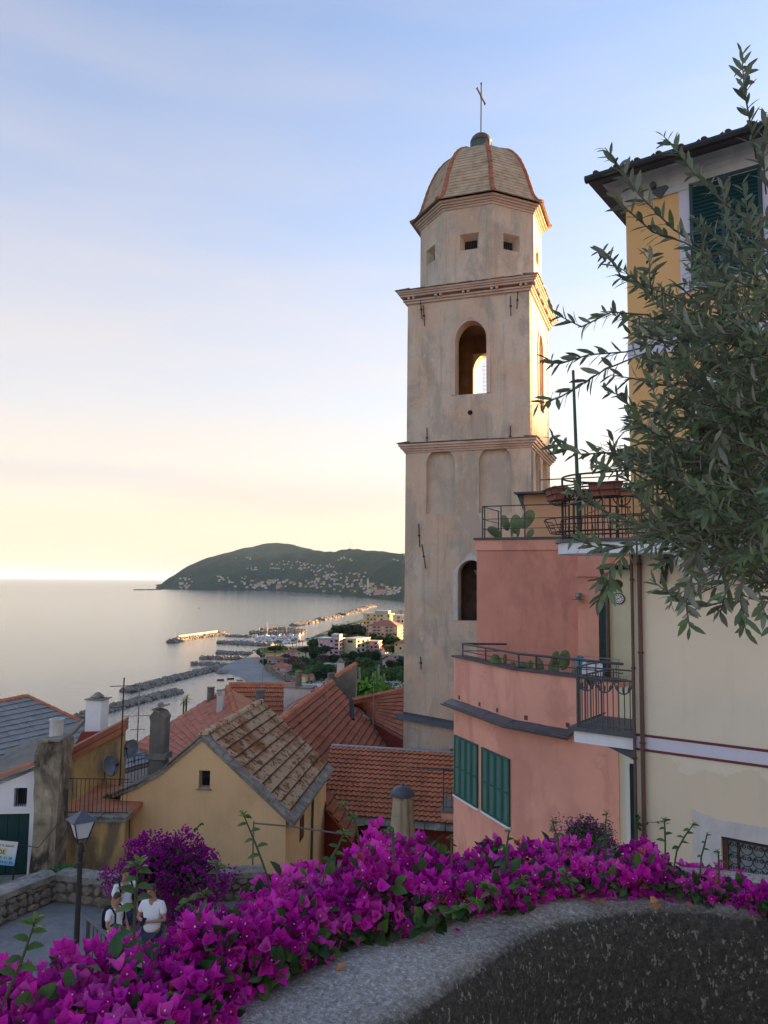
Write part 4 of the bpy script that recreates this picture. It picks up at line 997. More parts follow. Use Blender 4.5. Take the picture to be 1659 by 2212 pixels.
    panel(P, Q, 3, 10); panel(P, S_, 3, 10); bar(P, P+Vector((0, 0, hR)), .02, 6).build('post', M['iron'], bal); bar(Q, Q+Vector((0, 0, hR)), .016, 6).build('post', M['iron'], bal)
    # ---- upper rounded balcony along the facade
    ub = thing('upper_balcony', 'long rounded balcony with white slab and ornate dark railing', 'balcony', pl.p3(1, -.4, zslab))
    def outline(off=0., a_end=3.6):
        pts = [(a_end, -.85-off)]
        for t in np.linspace(0, 1, 12):
            th = R(-90)-t*R(150); pts.append((-.42+(.66+off)*math.cos(th)*1.0, -.19+(.66+off)*math.sin(th)))
        pts.append((-.3, .9)); return pts
    ol = outline(); m = MB()
    poly = ol+[(0-.003, .9), (-.003, -.003), (3.6, -.003)]
    tri = tessellate_polygon([[Vector((p[0], p[1], 0)) for p in poly]]); n = len(poly)
    def lay(z0, z1, nm, mt, scale=0.):
        pp = outline(scale)+[(0-.003, .9), (-.003, -.003), (3.6, -.003)]
        m = MB(); m.add([(p[0], p[1], z0) for p in pp]+[(p[0], p[1], z1) for p in pp], [tuple(reversed(t)) for t in tri]+[tuple(i+n for i in t) for t in tri]+[(i, (i+1) % n, n+(i+1) % n, n+i) for i in range(n)], X); m.build(nm, mt, ub)
    lay(zslab-.22, zslab-.05, 'slab', M['white']); lay(zslab-.047, zslab, 'floor', M['lead'], .05)
    for a in (.85, 1.18+.0, 2.6):
        m = MB(); kz = zslab-.222; pr_ = [(-.70, kz), (-.70, kz-.10), (-.62, kz-.13), (-.55, kz-.24), (-.34, kz-.30), (-.26, kz-.42), (-.12, kz-.50), (-.001, kz-.52), (-.001, kz)]
        q = len(pr_); m.add([(a, d, z) for d, z in pr_]+[(a+.20, d, z) for d, z in pr_], [tuple(range(q)), tuple(reversed(range(q, 2*q)))]+[(i, (i+1) % q, q+(i+1) % q, q+i) for i in range(q)], X)
        cb = m.build('corbel', M['white'], ub)
        m = MB(); m.box(a-.025, a+.225, -.73, -.001, kz-.07, kz-.004, X); m.build('corbel_cap', M['white'], cb)
        if a > 1.2: break
    rl = outline(-.07)[:-1]+[(-.95, .45)]; rl = outline(-.07)
    P3 = [pl.p3(p[0], p[1], zslab) for p in rl]; up = Vector((0, 0, 1))
    for h, r in ((.07, .012), (.62, .012), (.80, .012), (1.0, .016)): m = MB(); m.tube([p+up*h for p in P3], r, 5); m.build('rail', M['iron_dk'], ub)
    seg = []; 
    for a, b in zip(P3, P3[1:]): seg.append(((b-a).length, a, b))
    tot = sum(s_[0] for s_ in seg); nb = 54
    def along(s_):
        for L_, a, b in seg:
            if s_ <= L_: return a.lerp(b, s_/L_), (b-a).normalized()
            s_ -= L_
        return seg[-1][2], (seg[-1][2]-seg[-1][1]).normalized()
    for i in range(nb):
        p, t = along(tot*(i+.5)/nb); bar(p+up*.03, p+up*.62, .009, 4).build('baluster', M['iron_dk'], ub)
        if i % 5 == 0: bar(p, p+up*1.0, .018, 6).build('post', M['iron_dk'], ub)
        if i % 5 == 2:
            m = MB(); m.tube([p+t*.18*math.cos(R(a))+up*(.80-.16*math.sin(R(a))) for a in range(0, 181, 20)], .011, 5); m.build('arc', M['iron_dk'], ub)
            m = MB(); m.tube([p+up*.64, p+up*.72, p+up*.78], [.01, .024, .004], 6); m.build('finial', M['iron_dk'], ub)
    # wire plant baskets hooked outside the rounded end
    def basket(s0, s1, zb_, full, lab):
        n = 9; ps = [along(tot*(s0+(s1-s0)*i/(n-1))) for i in range(n)]
        bk = thing('plant_basket', lab, 'basket', ps[n//2][0]+up*zb_, 'wire baskets on the upper balcony')
        for (o, h, r) in ((.06, 0, .008), (.20, 0, .008), (.26, .10, .008), (.30, .20, .010), (.03, .20, .010), (.13, 0, .006)):
            m = MB(); m.tube([p+Vector((-t.y, t.x, 0)).normalized()*(-o if (Vector((-t.y, t.x, 0)).dot(p-pl.p3(-.3, -.1, zslab)) < 0) else o)+up*(zb_+h) for p, t in ps], r, 4); m.build('hoop', M['iron_dk'], bk)
        for i in range(0, n, 1):
            p, t = ps[i]; o_ = Vector((-t.y, t.x, 0)).normalized(); o_ = o_ if o_.dot(p-pl.p3(-.3, -.1, zslab)) > 0 else -o_
            m = MB(); m.tube([p+o_*.03+up*(zb_+.2), p+o_*.06+up*zb_, p+o_*.2+up*zb_, p+o_*.3+up*(zb_+.2)], .006, 4); m.build('wire', M['iron_dk'], bk)
        return ps, up*zb_
    basket(.50, .80, .12, False, 'empty wire plant basket low on the rounded balcony end')
    ps, zz = basket(.52, .82, .60, True, 'wire plant basket holding a terracotta trough on the rounded balcony end')
    for s_, lab in ((.72, 'terracotta trough in the wire basket at the balcony end'), (.585, 'terracotta trough with dry plants in the wire basket')):
        p, t = along(tot*s_); o_ = Vector((-t.y, t.x, 0)).normalized(); o_ = o_ if o_.dot(p-pl.p3(-.3, -.1, zslab)) > 0 else -o_
        m = MB(); c_ = p+o_*.15+up*.62; mm = Matrix(((t.x, o_.x, 0, c_.x), (t.y, o_.y, 0, c_.y), (0, 0, 1, c_.z), (0, 0, 0, 1)))
        m.add([(-.2, -.07, 0), (.2, -.07, 0), (.2, .07, 0), (-.2, .07, 0), (-.23, -.09, .2), (.23, -.09, .2), (.23, .09, .2), (-.23, .09, .2)], [(3, 2, 1, 0), (0, 1, 5, 4), (1, 2, 6, 5), (2, 3, 7, 6), (3, 0, 4, 7), (4, 5, 6, 7)], mm)
        m.box(-.235, .235, -.095, .095, .17, .205, mm); tag(m.build('plant_trough', M['pot']), lab, 'trough')
    # thin mast rising from the balcony
    a = at_y(1238, 800, 11.9); b = Vector((0, 0, 0)); b = at_y(1252, 1165, 11.9); mast = MB(); mast.tube([b+(b-a)*.02, a], [.035, .022], 8); tag(mast.build('mast', M['pipe_gr']), 'thin dark green pole rising from the rounded upper balcony', 'pole')
    return dict(pl=pl, zslab=zslab, root=root)
t_ = NT('dusty_glass'); t_.color(t_.ramp(t_.noise(6, 5), [(.3, (.24, .27, .28)), (.7, (.36, .39, .40))])); M['glass2'] = t_.done(.25, .5)
CH = corner_house()
# small peach house behind the pink roof terrace
def peach_house():
    pl = Pl(1131, 23.5, 112, y=1100); X = pl.mat(); zt = pl.to2(1160, 1068)[1]
    root = thing('peach_house', 'small peach coloured house with dark flat eave behind the pink roof terrace', 'house', (pl.o.x, pl.o.y, E+lowz()))
    MB().plate(rect(0, 5.5, lowz(), zt), (), 0, 4, X).build('wall', M['peach'], root)
    MB().add([(-.22, -.4, zt+.001), (5.5, -.4, zt+.001), (5.5, 4.3, zt+.001), (-.22, 4.3, zt+.001), (-.22, -.4, zt+.05), (5.5, -.4, zt+.05), (5.5, 4.3, zt+.05), (-.22, 4.3, zt+.05)], [(0, 3, 2, 1), (4, 5, 6, 7), (0, 1, 5, 4), (1, 2, 6, 5), (2, 3, 7, 6), (3, 0, 4, 7)], X).build('roof', M['lead'], root)
    MB().add([(-.2, -.02, zt), (0, -.02, zt), (0, -.02, zt-.5), (-.2, 4, zt), (0, 4, zt), (0, 4, zt-.5)], [(0, 2, 1), (3, 4, 5), (0, 3, 5, 2), (0, 1, 4, 3)], X).build('eave_board', M['lead'], root)
    MB().box(.5, 3, .3, 2, zt+.05, zt+.16, X).build('roof_step', M['lead'], root)
    rl = thing('rooftop_railing', 'thin rooftop railing on the peach house', 'railing', pl.p3(2.5, .2, zt))
    bar(pl.p3(.5, .05, zt+.05), pl.p3(.5, .05, zt+.75), .015).build('post', M['iron'], rl); bar(pl.p3(.5, .05, zt+.45), pl.p3(5.5, .05, zt+.50), .02).build('rail', M['iron'], rl); bar(pl.p3(5.4, .05, zt+.05), pl.p3(5.4, .05, zt+.55), .015).build('post', M['iron'], rl)
peach_house()

# unseen gabled houses added up the slope to shade the village roofs
def shading_house(x, y, az, w, d, top, mat, label, roof=1.6):
    pl = Pl(0, 0, az, org=(x, y, 0)); X = pl.mat(); b = ground_dz(x, y)-2
    root = thing('shading_house', label, 'house', pl.p3(w/2, d/2, b)); zc = top-roof
    m = MB(); m.plate(rect(0, w, b, zc), (), 0, d, X, recess=[(rect(.9+2.4*i, 1.8+2.4*i, zc-2.2-2.9*j, zc-.8-2.9*j), .12) for i in range(int(w/2.4)) for j in range(2)]); m.build('wall', M[mat], root)
    MB().add([(-.4, -.4, zc+.001), (w+.4, -.4, zc+.001), (w+.4, d+.4, zc+.001), (-.4, d+.4, zc+.001), (-.4, d/2, top), (w+.4, d/2, top)], [(0, 1, 5, 4), (2, 3, 4, 5), (3, 0, 4), (1, 2, 5), (0, 3, 2, 1)], X).build('roof', M['terra'], root)
    for i in range(int(w/2.4)):
        for j in range(2): MB().box(.9+2.4*i, 1.8+2.4*i, .11, .119, zc-2.2-2.9*j, zc-.8-2.9*j, X).build('window', M['glass'], root)
shading_house(11.5, 37, 118, 9, 12, 2.6, 'peach', 'unseen peach gabled house added for shade up the slope right of the bell tower')
shading_house(13, 50, 110, 10, 12, 2.4, 'ochre', 'unseen ochre gabled house added for shade up the slope behind the bell tower')
shading_house(10, 66, 100, 12, 12, 1.5, 'cream_top', 'unseen cream gabled house added for shade beyond the bell tower')
shading_house(9, 84, 96, 14, 12, -1, 'pink', 'unseen rose gabled house added for shade at the far end of the slope')
# ---------------------------------------------------------------- gabled ochre house
def antenna(name, label, base, h, arms, mat, cat='antenna', group=None):
    """mast with crossbars: arms = [(height fraction, boom length, azimuth deg, n elements, element length)]"""
    base = Vector(base); o = thing(name, label, cat, base, group); up = Vector((0, 0, 1))
    bar(base-up*.1, base+up*h, .022, 6).build('mast', mat, o)
    for f, L_, az, n, el in arms:
        d = Vector((math.sin(R(az)), math.cos(R(az)), 0)); e = Vector((d.y, -d.x, 0)); c = base+up*h*f
        m = MB(); m.tube([c-d*L_*.5, c+d*L_*.5], .012, 4)
        for i in range(n): q = c+d*L_*((i+.5)/n-.5); m.tube([q-e*el/2, q+e*el/2], .007, 4)
        m.build('aerial', mat, o)
    return o
def gable_house():
    pl = Pl(437, 23.0, 96.3, y=1600); X = pl.mat()
    root = thing('gable_house', 'ochre gabled house with mossy tiled roof and stone verge slabs', 'house', (pl.o.x, pl.o.y, E+lowz()))
    P2 = pl.to2
    px = [(255, 1719), (300, 1701), (350, 1672), (395, 1634), (437, 1598), (500, 1658), (560, 1716), (619, 1771)]
    top = [P2(*p) for p in px]; a0, a1 = top[0][0]+.08, top[-1][0]-.02
    wa, wz1 = P2(430, 1664); wb, wz0 = P2(453, 1704)
    outer = [(a0, lowz()), (a1, lowz()), (a1, top[-1][1])]+[t for t in reversed(top[1:-1])]+[(a0, top[0][1])]
    wall_box('gable_wall', pl, outer, [rect(wa, wb, wz0, wz1)], .4, M['ochre'], root)
    m = MB(); m.plate(rect(wa, wb, wz0, wz1), [rect(wa+.05, wb-.03, wz0+.05, wz1-.03)], .14, .2, X); w = m.build('window_frame', M['steel'], root)
    MB().box(wa, wb, .18, .19, wz0, wz1, X).build('pane', M['glass'], w)
    MB().box(wa-.05, wb+.05, -.05, .1, wz0-.04, wz0-.001, X).build('window_sill', M['stone_slab'], root)
    ridge = top[4]; eave = top[-1]
    # depth of the house from the far end of the ridge
    Lr = 6.4
    D = lambda a, z, d: pl.p3(a, d, z)
    # right (street) wall under the eave
    m = MB(); m.box(a1-.3, a1-.001, .39, Lr, lowz(), eave[1]-.02, X); sw = m.build('side_wall', M['ochre'], root)
    q0 = a1; MB().box(q0-.01, q0+.012, 1.9, 2.5, eave[1]-1.25, eave[1]-.55, X).build('side_window', M['wood_br'], root)
    m = MB(); m.tube([D(a1+.1, eave[1]-.1, 3.4), D(a1+.08, lowz(), 3.4)], .045, 8); m.build('drainpipe', M['pipe_gr'], root)
    m = MB(); m.box(a0, a0+.3, .39, Lr, lowz(), top[0][1]-.02, X); m.build('side_wall', M['ochre'], root)
    m = MB(); m.box(a0+.3, a1-.3, Lr-.3, Lr, lowz(), eave[1]-.02, X); m.build('rear_wall', M['ochre'], root)
    # right slope
    ov = .28
    dirn = Vector((eave[0]-ridge[0], eave[1]-ridge[1])); dirn.normalize(); ex = (eave[0]+dirn.x*ov, eave[1]+dirn.y*ov+.10)
    rz = ridge[1]+.10
    A, B, C_, D_ = D(ex[0], ex[1], -.05), D(ex[0], ex[1], Lr), D(ridge[0], rz, Lr), D(ridge[0], rz, -.05)
    m = MB(); m.add([A, B, C_, D_]+[p-Vector((0, 0, .12)) for p in (A, B, C_, D_)], [(0, 1, 2, 3), (7, 6, 5, 4), (0, 4, 5, 1), (1, 5, 6, 2), (2, 6, 7, 3), (3, 7, 4, 0)]); rf = m.build('roof', M['stone_slab'], root)
    up = (B-A).cross(D_-A).normalized(); up = up if up.z > 0 else -up
    # tiles start above a row of stone slabs at the eave and beside a slab verge
    f = .085; g = .055
    bl = lambda u, v: (A*(1-u)+B*u)*(1-v)+(D_*(1-u)+C_*u)*v
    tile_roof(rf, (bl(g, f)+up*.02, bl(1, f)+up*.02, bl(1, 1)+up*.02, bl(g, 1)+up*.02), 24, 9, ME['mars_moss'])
    slab_run(rf, bl(0, 0)+up*.02, bl(1, 0)+up*.02, (D_-A), 17, (D_-A).length*(f+.02), .03, name='eave_slab')
    slab_run(rf, bl(-.012, .0)+up*.012, bl(-.012, 1.0)+up*.012, (B-A), 13, (B-A).length*(g+.015), .035, name='verge_slab')
    ridge_run(rf, D(ridge[0], rz+.03, .02), D(ridge[0], rz+.03, Lr), 20, .13, ME['ridge_moss'])
    # left slope (sweeps out in three flats), grey stone slabs seen edge-on
    lp = [(t[0], t[1]+.10) for t in top[:5]]; lp[0] = (lp[0][0]-.15, lp[0][1]-.06)
    for k in range(4):
        p, q = lp[k], lp[k+1]; m = MB(); a_, b_, c_, d_ = D(p[0], p[1], -.06), D(q[0], q[1], -.06), D(q[0], q[1], Lr), D(p[0], p[1], Lr)
        m.add([a_, b_, c_, d_]+[v-Vector((0, 0, .10)) for v in (a_, b_, c_, d_)], [(0, 1, 2, 3), (7, 6, 5, 4), (0, 4, 5, 1), (1, 5, 6, 2), (2, 6, 7, 3), (3, 7, 4, 0)])
        lf = m.build('roof', M['stone_slab'], root)
        n_ = (d_-a_).cross(b_-a_); n_ = n_.normalized() if n_.z > 0 else -n_.normalized()
        slab_run(lf, a_+n_*.015, b_+n_*.015, (d_-a_), 3, .5, .035, name='verge_slab')
    # conduit and bracket on the gable, wall vine pipe
    m = MB(); a, z = P2(280, 1795); m.tube([D(a, lowz()+.2, -.03), D(a, P2(280, 1765)[1], -.03), D(a+.03, P2(280, 1752)[1], -.03)], .02, 6); m.build('conduit', M['rust'], root)
    return dict(pl=pl, root=root, D=D, ridge=ridge, eave=eave, Lr=Lr, rf=rf, lp=lp)
GH = gable_house()

# chimney with a little gabled stone cap behind the ochre house
def stone_chimney(name, label, x0, x1, ytop, ybase, Y, kind, mat='greyw'):
    a, b = at_y(x0, ybase, Y), at_y(x1, ybase, Y); t = at_y(x0, ytop, Y); w = b.x-a.x; c = (a+b)/2; h = t.z-c.z
    root = thing(name, label, 'chimney', (c.x, c.y+w/2, c.z)); X = TRS((c.x, c.y+w/2, c.z), R(-8)); hw = w/2
    if kind == 'gabled':
        s = h*.74; m = MB()
        m.box(-hw*.92, hw*.92, -hw*.8, hw*.8, -1.2, s, X); m.build('stack', M[mat], root)
        MB().add([(-hw*.92, -hw*.8-.01, s), (hw*.92, -hw*.8-.01, s), (hw*1.05, -hw*.8-.01, s+h*.08), (hw*.5, -hw*.8-.01, s+h*.2), (-hw*.5, -hw*.8-.01, s+h*.2), (-hw*1.05, -hw*.8-.01, s+h*.08),
                  (-hw*.92, hw*.8, s), (hw*.92, hw*.8, s), (hw*1.05, hw*.8, s+h*.08), (hw*.5, hw*.8, s+h*.2), (-hw*.5, hw*.8, s+h*.2), (-hw*1.05, hw*.8, s+h*.08)],
                 [(0, 1, 2, 3, 4, 5), (11, 10, 9, 8, 7, 6)]+[(i, (i+1) % 6, 6+(i+1) % 6, 6+i) for i in range(6)], X).build('cap', M[mat], root)
        for k, (dx, dz) in enumerate(((-.2, .22), (.25, .24))): link('cap_slab', SLAB[k], root, X @ TRS((dx*hw-hw*.6, -hw, s+h*dz), 0, (hw*1.2, hw*2, .04), ry=.25*(1-2*k)))
        m = MB(); m.lathe([(.09, 0), (.12, .05), (.08, .12), (.03, .14)], 6, X @ Matrix.Translation((0, 0, s+h*.27))); m.build('cap_stone', M['stone_slab'], root)
        MB().box(-hw*1.25, hw*1.25, -hw*1.1, hw*1.1, -.02, .16, X).build('plinth', M['stone_slab'], root)
    elif kind == 'stack':           # ringed terracotta or cement flue
        n = 5; m = MB(); prof = []
        for i in range(n): z = h*i/n; prof += [(hw*.8, z), (hw*.8, z+h/n*.45), (hw, z+h/n*.5), (hw, z+h/n*.92)]
        prof += [(hw*.6, h)]; m.lathe(prof, 10, X); m.build('flue', M[mat], root)
        MB().box(-hw*.75, hw*.75, -hw*.75, hw*.75, -.9, .02, X).build('stack', M[mat], root)
    elif kind == 'square':
        MB().box(-hw, hw, -hw, hw, -1.6, h*.92, X).build('stack', M[mat], root)
        link('cap_slab', SLAB[0], root, X @ TRS((-hw*1.25, -hw*1.25, h*.93), 0, (hw*2.5, hw*2.5, .035)))
        m = MB(); m.lathe([(hw*.75, 0), (hw*.85, .06), (hw*.5, .14), (hw*.25, .2)], 7, X @ Matrix.Translation((0, 0, h*.93+.03))); m.build('cap_stone', M['stone_slab'], root)
    elif kind == 'round':
        m = MB(); m.lathe([(hw*.92, -.6), (hw*.90, h*.93), (hw*1.03, h*.94), (hw*1.03, h), (hw*.8, h), (hw*.8, h*.9)], 16, X); m.build('flue', M[mat], root, smooth=False)
    elif kind == 'slotted':
        MB().box(-hw, hw, -hw*.7, hw*.7, -1.2, h*.62, X).build('stack', M[mat], root)
        for k in range(3): z = h*(.66+.13*k); MB().box(-hw, hw, -hw*.7, hw*.7, z, z+h*.06, X).build('vent_course', M[mat], root)
        for s_ in (-1, 1): MB().box(s_*hw*.98-.03, s_*hw*.98+.03, -hw*.69, hw*.69, h*.6, h*.95, X).build('vent_side', M[mat], root)
        link('cap_slab', SLAB[1], root, X @ TRS((-hw*1.2, -hw*.9, h*.98), 0, (hw*2.4, hw*1.8, .03)))
    return root
stone_chimney('chimney', 'grey stone chimney with gabled cap behind the ochre gable', 320, 356, 1530, 1640, 25.0, 'gabled')

# ---------------------------------------------------------------- red-roofed house at the foot of the tower
def plane_roof(parent, quad, th, mat, name='roof'):
    """roof sheet on a (possibly twisted) quad: bilinear top surface just under the tiles, flat sides"""
    A, B, C, D = [Vector(p) for p in quad]; n = 8; m = MB(); v = []
    for j in range(n+1):
        for i in range(n+1):
            u, w = i/n, j/n; v.append((A*(1-u)+B*u)*(1-w)+(D*(1-u)+C*u)*w-Vector((0, 0, .03)))
    top = len(v); v += [p-Vector((0, 0, th)) for p in v]
    f = [(j*(n+1)+i, j*(n+1)+i+1, (j+1)*(n+1)+i+1, (j+1)*(n+1)+i) for j in range(n) for i in range(n)]; f += [tuple(q+top for q in reversed(t)) for t in f]
    rim = [i for i in range(n+1)]+[(j+1)*(n+1)+n for j in range(n)]+[n*(n+1)+n-1-i for i in range(n)]+[(n-1-j)*(n+1) for j in range(n-1)]
    f += [(rim[k], top+rim[k], top+rim[(k+1) % len(rim)], rim[(k+1) % len(rim)]) for k in range(len(rim))]
    m.add(v, f); return m.build(name, mat, parent)
def tower_house():
    e0, e1 = at_y(684, 1758, 29.6), at_z(985, 1782, at_y(684, 1758, 29.6).z-E)
    d0 = at_z(716, 1612, e0.z-E+1.95); d1 = at_z(890, 1616, e0.z-E+1.95)
    k = (e1-e0).length; ex = (e1-e0).normalized(); d1 = d0+ex*((d1-d0).dot(ex)); d1 = d0+ex*k*1.0
    root = thing('tower_house', 'dark red house with orange pantile roof at the foot of the bell tower', 'house', (e0.x, e0.y, E+lowz()-1.5))
    rf = plane_roof(root, (e0, e1+ex*2.5, d1+ex*2.5, d0), .14, M['terra_dk'])
    up = (e1-e0).cross(d0-e0).normalized(); Tinv = TW['T'].inverted(); H = TW['H']+.02
    L_ = (e1-e0).length+2.5
    def mask(u, v):
        p = (e0*(1-u)+(e1+ex*2.5)*u)*(1-v)+(d0*(1-u)+(d1+ex*2.5)*u)*v; q = Tinv @ p; return not (abs(q.x) < H and abs(q.y) < H)
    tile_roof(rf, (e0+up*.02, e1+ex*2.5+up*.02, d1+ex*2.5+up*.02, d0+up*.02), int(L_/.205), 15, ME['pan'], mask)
    dn = (d0-e0).normalized()
    slab_run(rf, e0-dn*.25-Vector((0, 0, .02)), e1-dn*.25-Vector((0, 0, .02)), dn, 14, .36, .03, SLAB, name='eave_slab')
    # ridge flashing
    m = MB(); m.tube([d0+up*.04, d1+up*.04], .07, 6); m.build('ridge_flashing', M['steel'], rf)
    # wall under the eave with a dark window
    az = math.degrees(math.atan2(ex.x, ex.y)); pl = Pl(0, 0, az, org=e0+Vector((ex.y*-.0, .25, 0))); zt = e0.z-E-.16
    wb = pl.to2(742, 1800)[0]
    m = MB(); m.plate(rect(.1, L_, lowz()-2.5, zt), (), 0, .3, pl.mat(), recess=[(rect(wb, wb+.75, zt-1.25, zt-.42), .15)]); m.build('wall', M['dkred'], root)
    MB().box(wb, wb+.75, .14, .149, zt-1.25, zt-.42, pl.mat()).build('window', M['glass'], root)
    m = MB(); m.box(.1, .4, .29, 4.5, lowz()-2.5, zt, pl.mat()); m.build('wall', M['dkred'], root)
    bar(pl.p3(.35, -.06, zt), pl.p3(.35, -.06, lowz()-1), .05, 8).build('drainpipe', M['wood_br'], root)
    for x, y in ((771, 1643), (768, 1699)):
        pass
    # lead flashing round the tower foot
    m = MB(); h = TW['H']
    T = TW['T']; 
    def zr(lx, ly):
        w = T @ Vector((lx, ly, 0)); n_ = up if up.z > 0 else -up; return E*0+(e0.z-E)-((w.x-e0.x)*n_.x+(w.y-e0.y)*n_.y)/n_.z
    z0 = min(zr(-h, -h), zr(h, -h)); a = [(-h-.30, -h-.24), (h+.2, -h-.24), (h+.2, -h-.015), (-h-.30, -h-.015)]
    v = [(x, y, zr(x, y)+.11) for x, y in a]; m.add(v, [(0, 1, 2, 3)], T)
    m.add([(-h-.02, -h-.014, zr(-h, -h)+.0), (h, -h-.014, zr(h, -h)+.0), (h, -h-.014, zr(h, -h)+.22), (-h-.02, -h-.014, zr(-h, -h)+.22), (-h-.02, -h-.004, zr(-h, -h)), (h, -h-.004, zr(h, -h)), (h, -h-.004, zr(h, -h)+.22), (-h-.02, -h-.004, zr(-h, -h)+.22)], [(0, 1, 2, 3), (4, 7, 6, 5), (3, 2, 6, 7), (0, 3, 7, 4)], T)
    m.build('flashing', M['lead'], root)
    # two small roof vents
    for x, y in ((771, 1643), (768, 1699)):
        d = ray(x, y); n_ = up; t = (e0-EYE).dot(n_)/d.dot(n_); p = EYE+d*t
        link('vent_tile', ME['ridge_dk'], rf, Matrix.Translation(p+up*.06) @ Matrix.Rotation(0, 4, 'Z') @ Matrix.Diagonal((.12, .3, .12, 1)))
    return dict(e0=e0, e1=e1, d0=d0, d1=d1, up=up, rf=rf)
TH = tower_house()

# ---------------------------------------------------------------- cluster of red roofs between the ochre house and the tower
def zq(x, y, dz): return at_z(x, y, dz)
def cluster():
    # A: long ridge with round tiles; the slope falls towards the tower and ends in a verge
    rz = -6.0; R0, R1 = zq(578, 1576, rz), zq(716, 1472, rz); E1 = zq(846, 1614, -9.0); E0 = R0+(E1-R1)
    root = thing('red_roof_house', 'house with long red tiled roof and rounded ridge left of the tower', 'house', ((R0.x+E0.x)/2, R0.y+4, E-15))
    rf = plane_roof(root, (E0, E1, R1, R0), .14, M['terra_dk'])
    up = (E1-E0).cross(R0-E0).normalized(); up = up if up.z > 0 else -up
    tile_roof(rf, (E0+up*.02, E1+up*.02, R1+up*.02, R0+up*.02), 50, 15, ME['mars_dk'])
    ridge_run(rf, R0, R1, 34, .16, ME['ridge'])
    # left slope of A, smooth red sheets
    L0, L1 = zq(560, 1600, rz-1.6), zq(640, 1500, rz-1.0)
    plane_roof(root, (R0, R1, L1, L0), .12, M['red_felt'])
    for p, q in (((596, 1558), (640, 1518)), ((606, 1568), (632, 1546))):
        a, b = zq(*p, rz-.25), zq(*q, rz-.25); m = MB(); m.tube([a, b], .07, 5); m.build('roof_strip', M['lead'], root)
    # walls down to the ground
    m = MB(); pts = [R0, E0, E1, R1]; low = [Vector((p.x, p.y, E-15)) for p in pts]; hi = [p-Vector((0, 0, .2)) for p in pts]
    m.add(hi+low, [(i, (i+1) % 4, 4+(i+1) % 4, 4+i) for i in range(4)]); m.build('wall', M['dkred'], root)
    rd_ = (R0-R1).normalized()
    slab_run(rf, R1.lerp(E1, .36)+up*.05-rd_*.25, R1.lerp(E1, .62)+up*.05-rd_*.25, rd_, 3, 1.5, .03, SLAB_W, name='pale_slab'); slab_run(rf, R1.lerp(E1, .62)+up*.05-rd_*.1, E1+up*.05-rd_*.1, rd_, 9, .32, .03, name='verge_slab')
    # B: back roof with rows of tiles, facing the viewer
    rb = thing('back_roof_house', 'house with rows of red tiles behind the hipped roof', 'house', (zq(570, 1490, -9).x, zq(570, 1490, -9).y, E-16))
    b0, b1 = zq(495, 1478, -6.4), zq(646, 1479, -6.4); c0, c1 = zq(505, 1580, -8.6), zq(620, 1580, -8.6); c0 = b0+(c1-b1)+Vector((.3, 0, 0)); 
    rfb = plane_roof(rb, (c0, c1, b1, b0), .14, M['terra_dk']); upb = (c1-c0).cross(b0-c0).normalized(); upb = upb if upb.z > 0 else -upb
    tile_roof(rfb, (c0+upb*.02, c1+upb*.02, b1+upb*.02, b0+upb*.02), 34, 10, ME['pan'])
    ridge_run(rfb, b0, b1, 18, .15, ME['ridge'])
    m = MB(); pts = [c0, c1, b1, b0]; m.add([p-Vector((0, 0, .2)) for p in pts]+[Vector((p.x, p.y, E-18)) for p in pts], [(i, (i+1) % 4, 4+(i+1) % 4, 4+i) for i in range(4)]); m.build('wall', M['dkred'], rb)
    # C: hipped roof in red sheets on the left, with an orange facet
    rc = thing('hipped_roof_house', 'house with broad hipped roof of smooth red sheets', 'house', (zq(420, 1560, -8).x, zq(420, 1560, -8).y, E-15))
    pk, pk2 = zq(492, 1484, -6.2), zq(516, 1566, -6.9); le0, le1 = zq(270, 1622, -9.3), zq(350, 1668, -8.6)
    q = (le0, le1+(pk2-le1)*.0, pk2, pk); 
    lowr = zq(500, 1580, -7.6)
    rfc = plane_roof(rc, (le0, zq(360, 1650, -8.7), pk2, pk), .12, M['red_felt'])
    upc = (q[1]-q[0]).cross(q[3]-q[0]).normalized(); upc = upc if upc.z > 0 else -upc
    rff = plane_roof(rc, (pk, pk2, zq(600, 1590, -7.9), zq(634, 1560, -7.2)), .12, M['terra_or'])
    A_, B_, C_, D_ = le0, zq(360, 1650, -8.7), pk2, pk
    tile_roof(rfc, (A_+upc*.012, B_+upc*.012, C_+upc*.012, D_+upc*.012), 9, 16, ME['felt'], jit=.01, name='sheet')
    ridge_run(rfc, pk2, pk, 22, .17, ME['ridge_or'])
    m = MB(); pts = [le0, zq(360, 1650, -8.7), zq(600, 1590, -7.9), zq(634, 1560, -7.2)]; m.add([p-Vector((0, 0, .2)) for p in pts]+[Vector((p.x, p.y, E-16)) for p in pts], [(i, (i+1) % 4, 4+(i+1) % 4, 4+i) for i in range(4)]); m.build('wall', M['ochre_old'], rc)
    # D: roof next to the tower
    rd = thing('courtyard_house', 'dark red house with long tiled roof beside the tower', 'house', (zq(830, 1560, -9).x, zq(830, 1560, -9).y, E-16))
    d0, d1 = zq(762, 1514, -6.8), zq(905, 1483, -5.9); f0, f1 = zq(770, 1535, -7.8), zq(905, 1612, -7.8)
    rfd = plane_roof(rd, (f0, f1, d1, d0), .14, M['terra_dk']); upd = (f1-f0).cross(d0-f0).normalized(); upd = upd if upd.z > 0 else -upd
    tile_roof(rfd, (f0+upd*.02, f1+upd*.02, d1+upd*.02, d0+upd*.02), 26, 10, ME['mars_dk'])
    ridge_run(rfd, d0+Vector((0, 0, .02)), d1+Vector((0, 0, .02)), 16, .16, ME['ridge_dk'])
    slab_run(rfd, f0+upd*.03, f1+upd*.03, d0-f0, 9, .35, .03, SLAB, name='eave_slab')
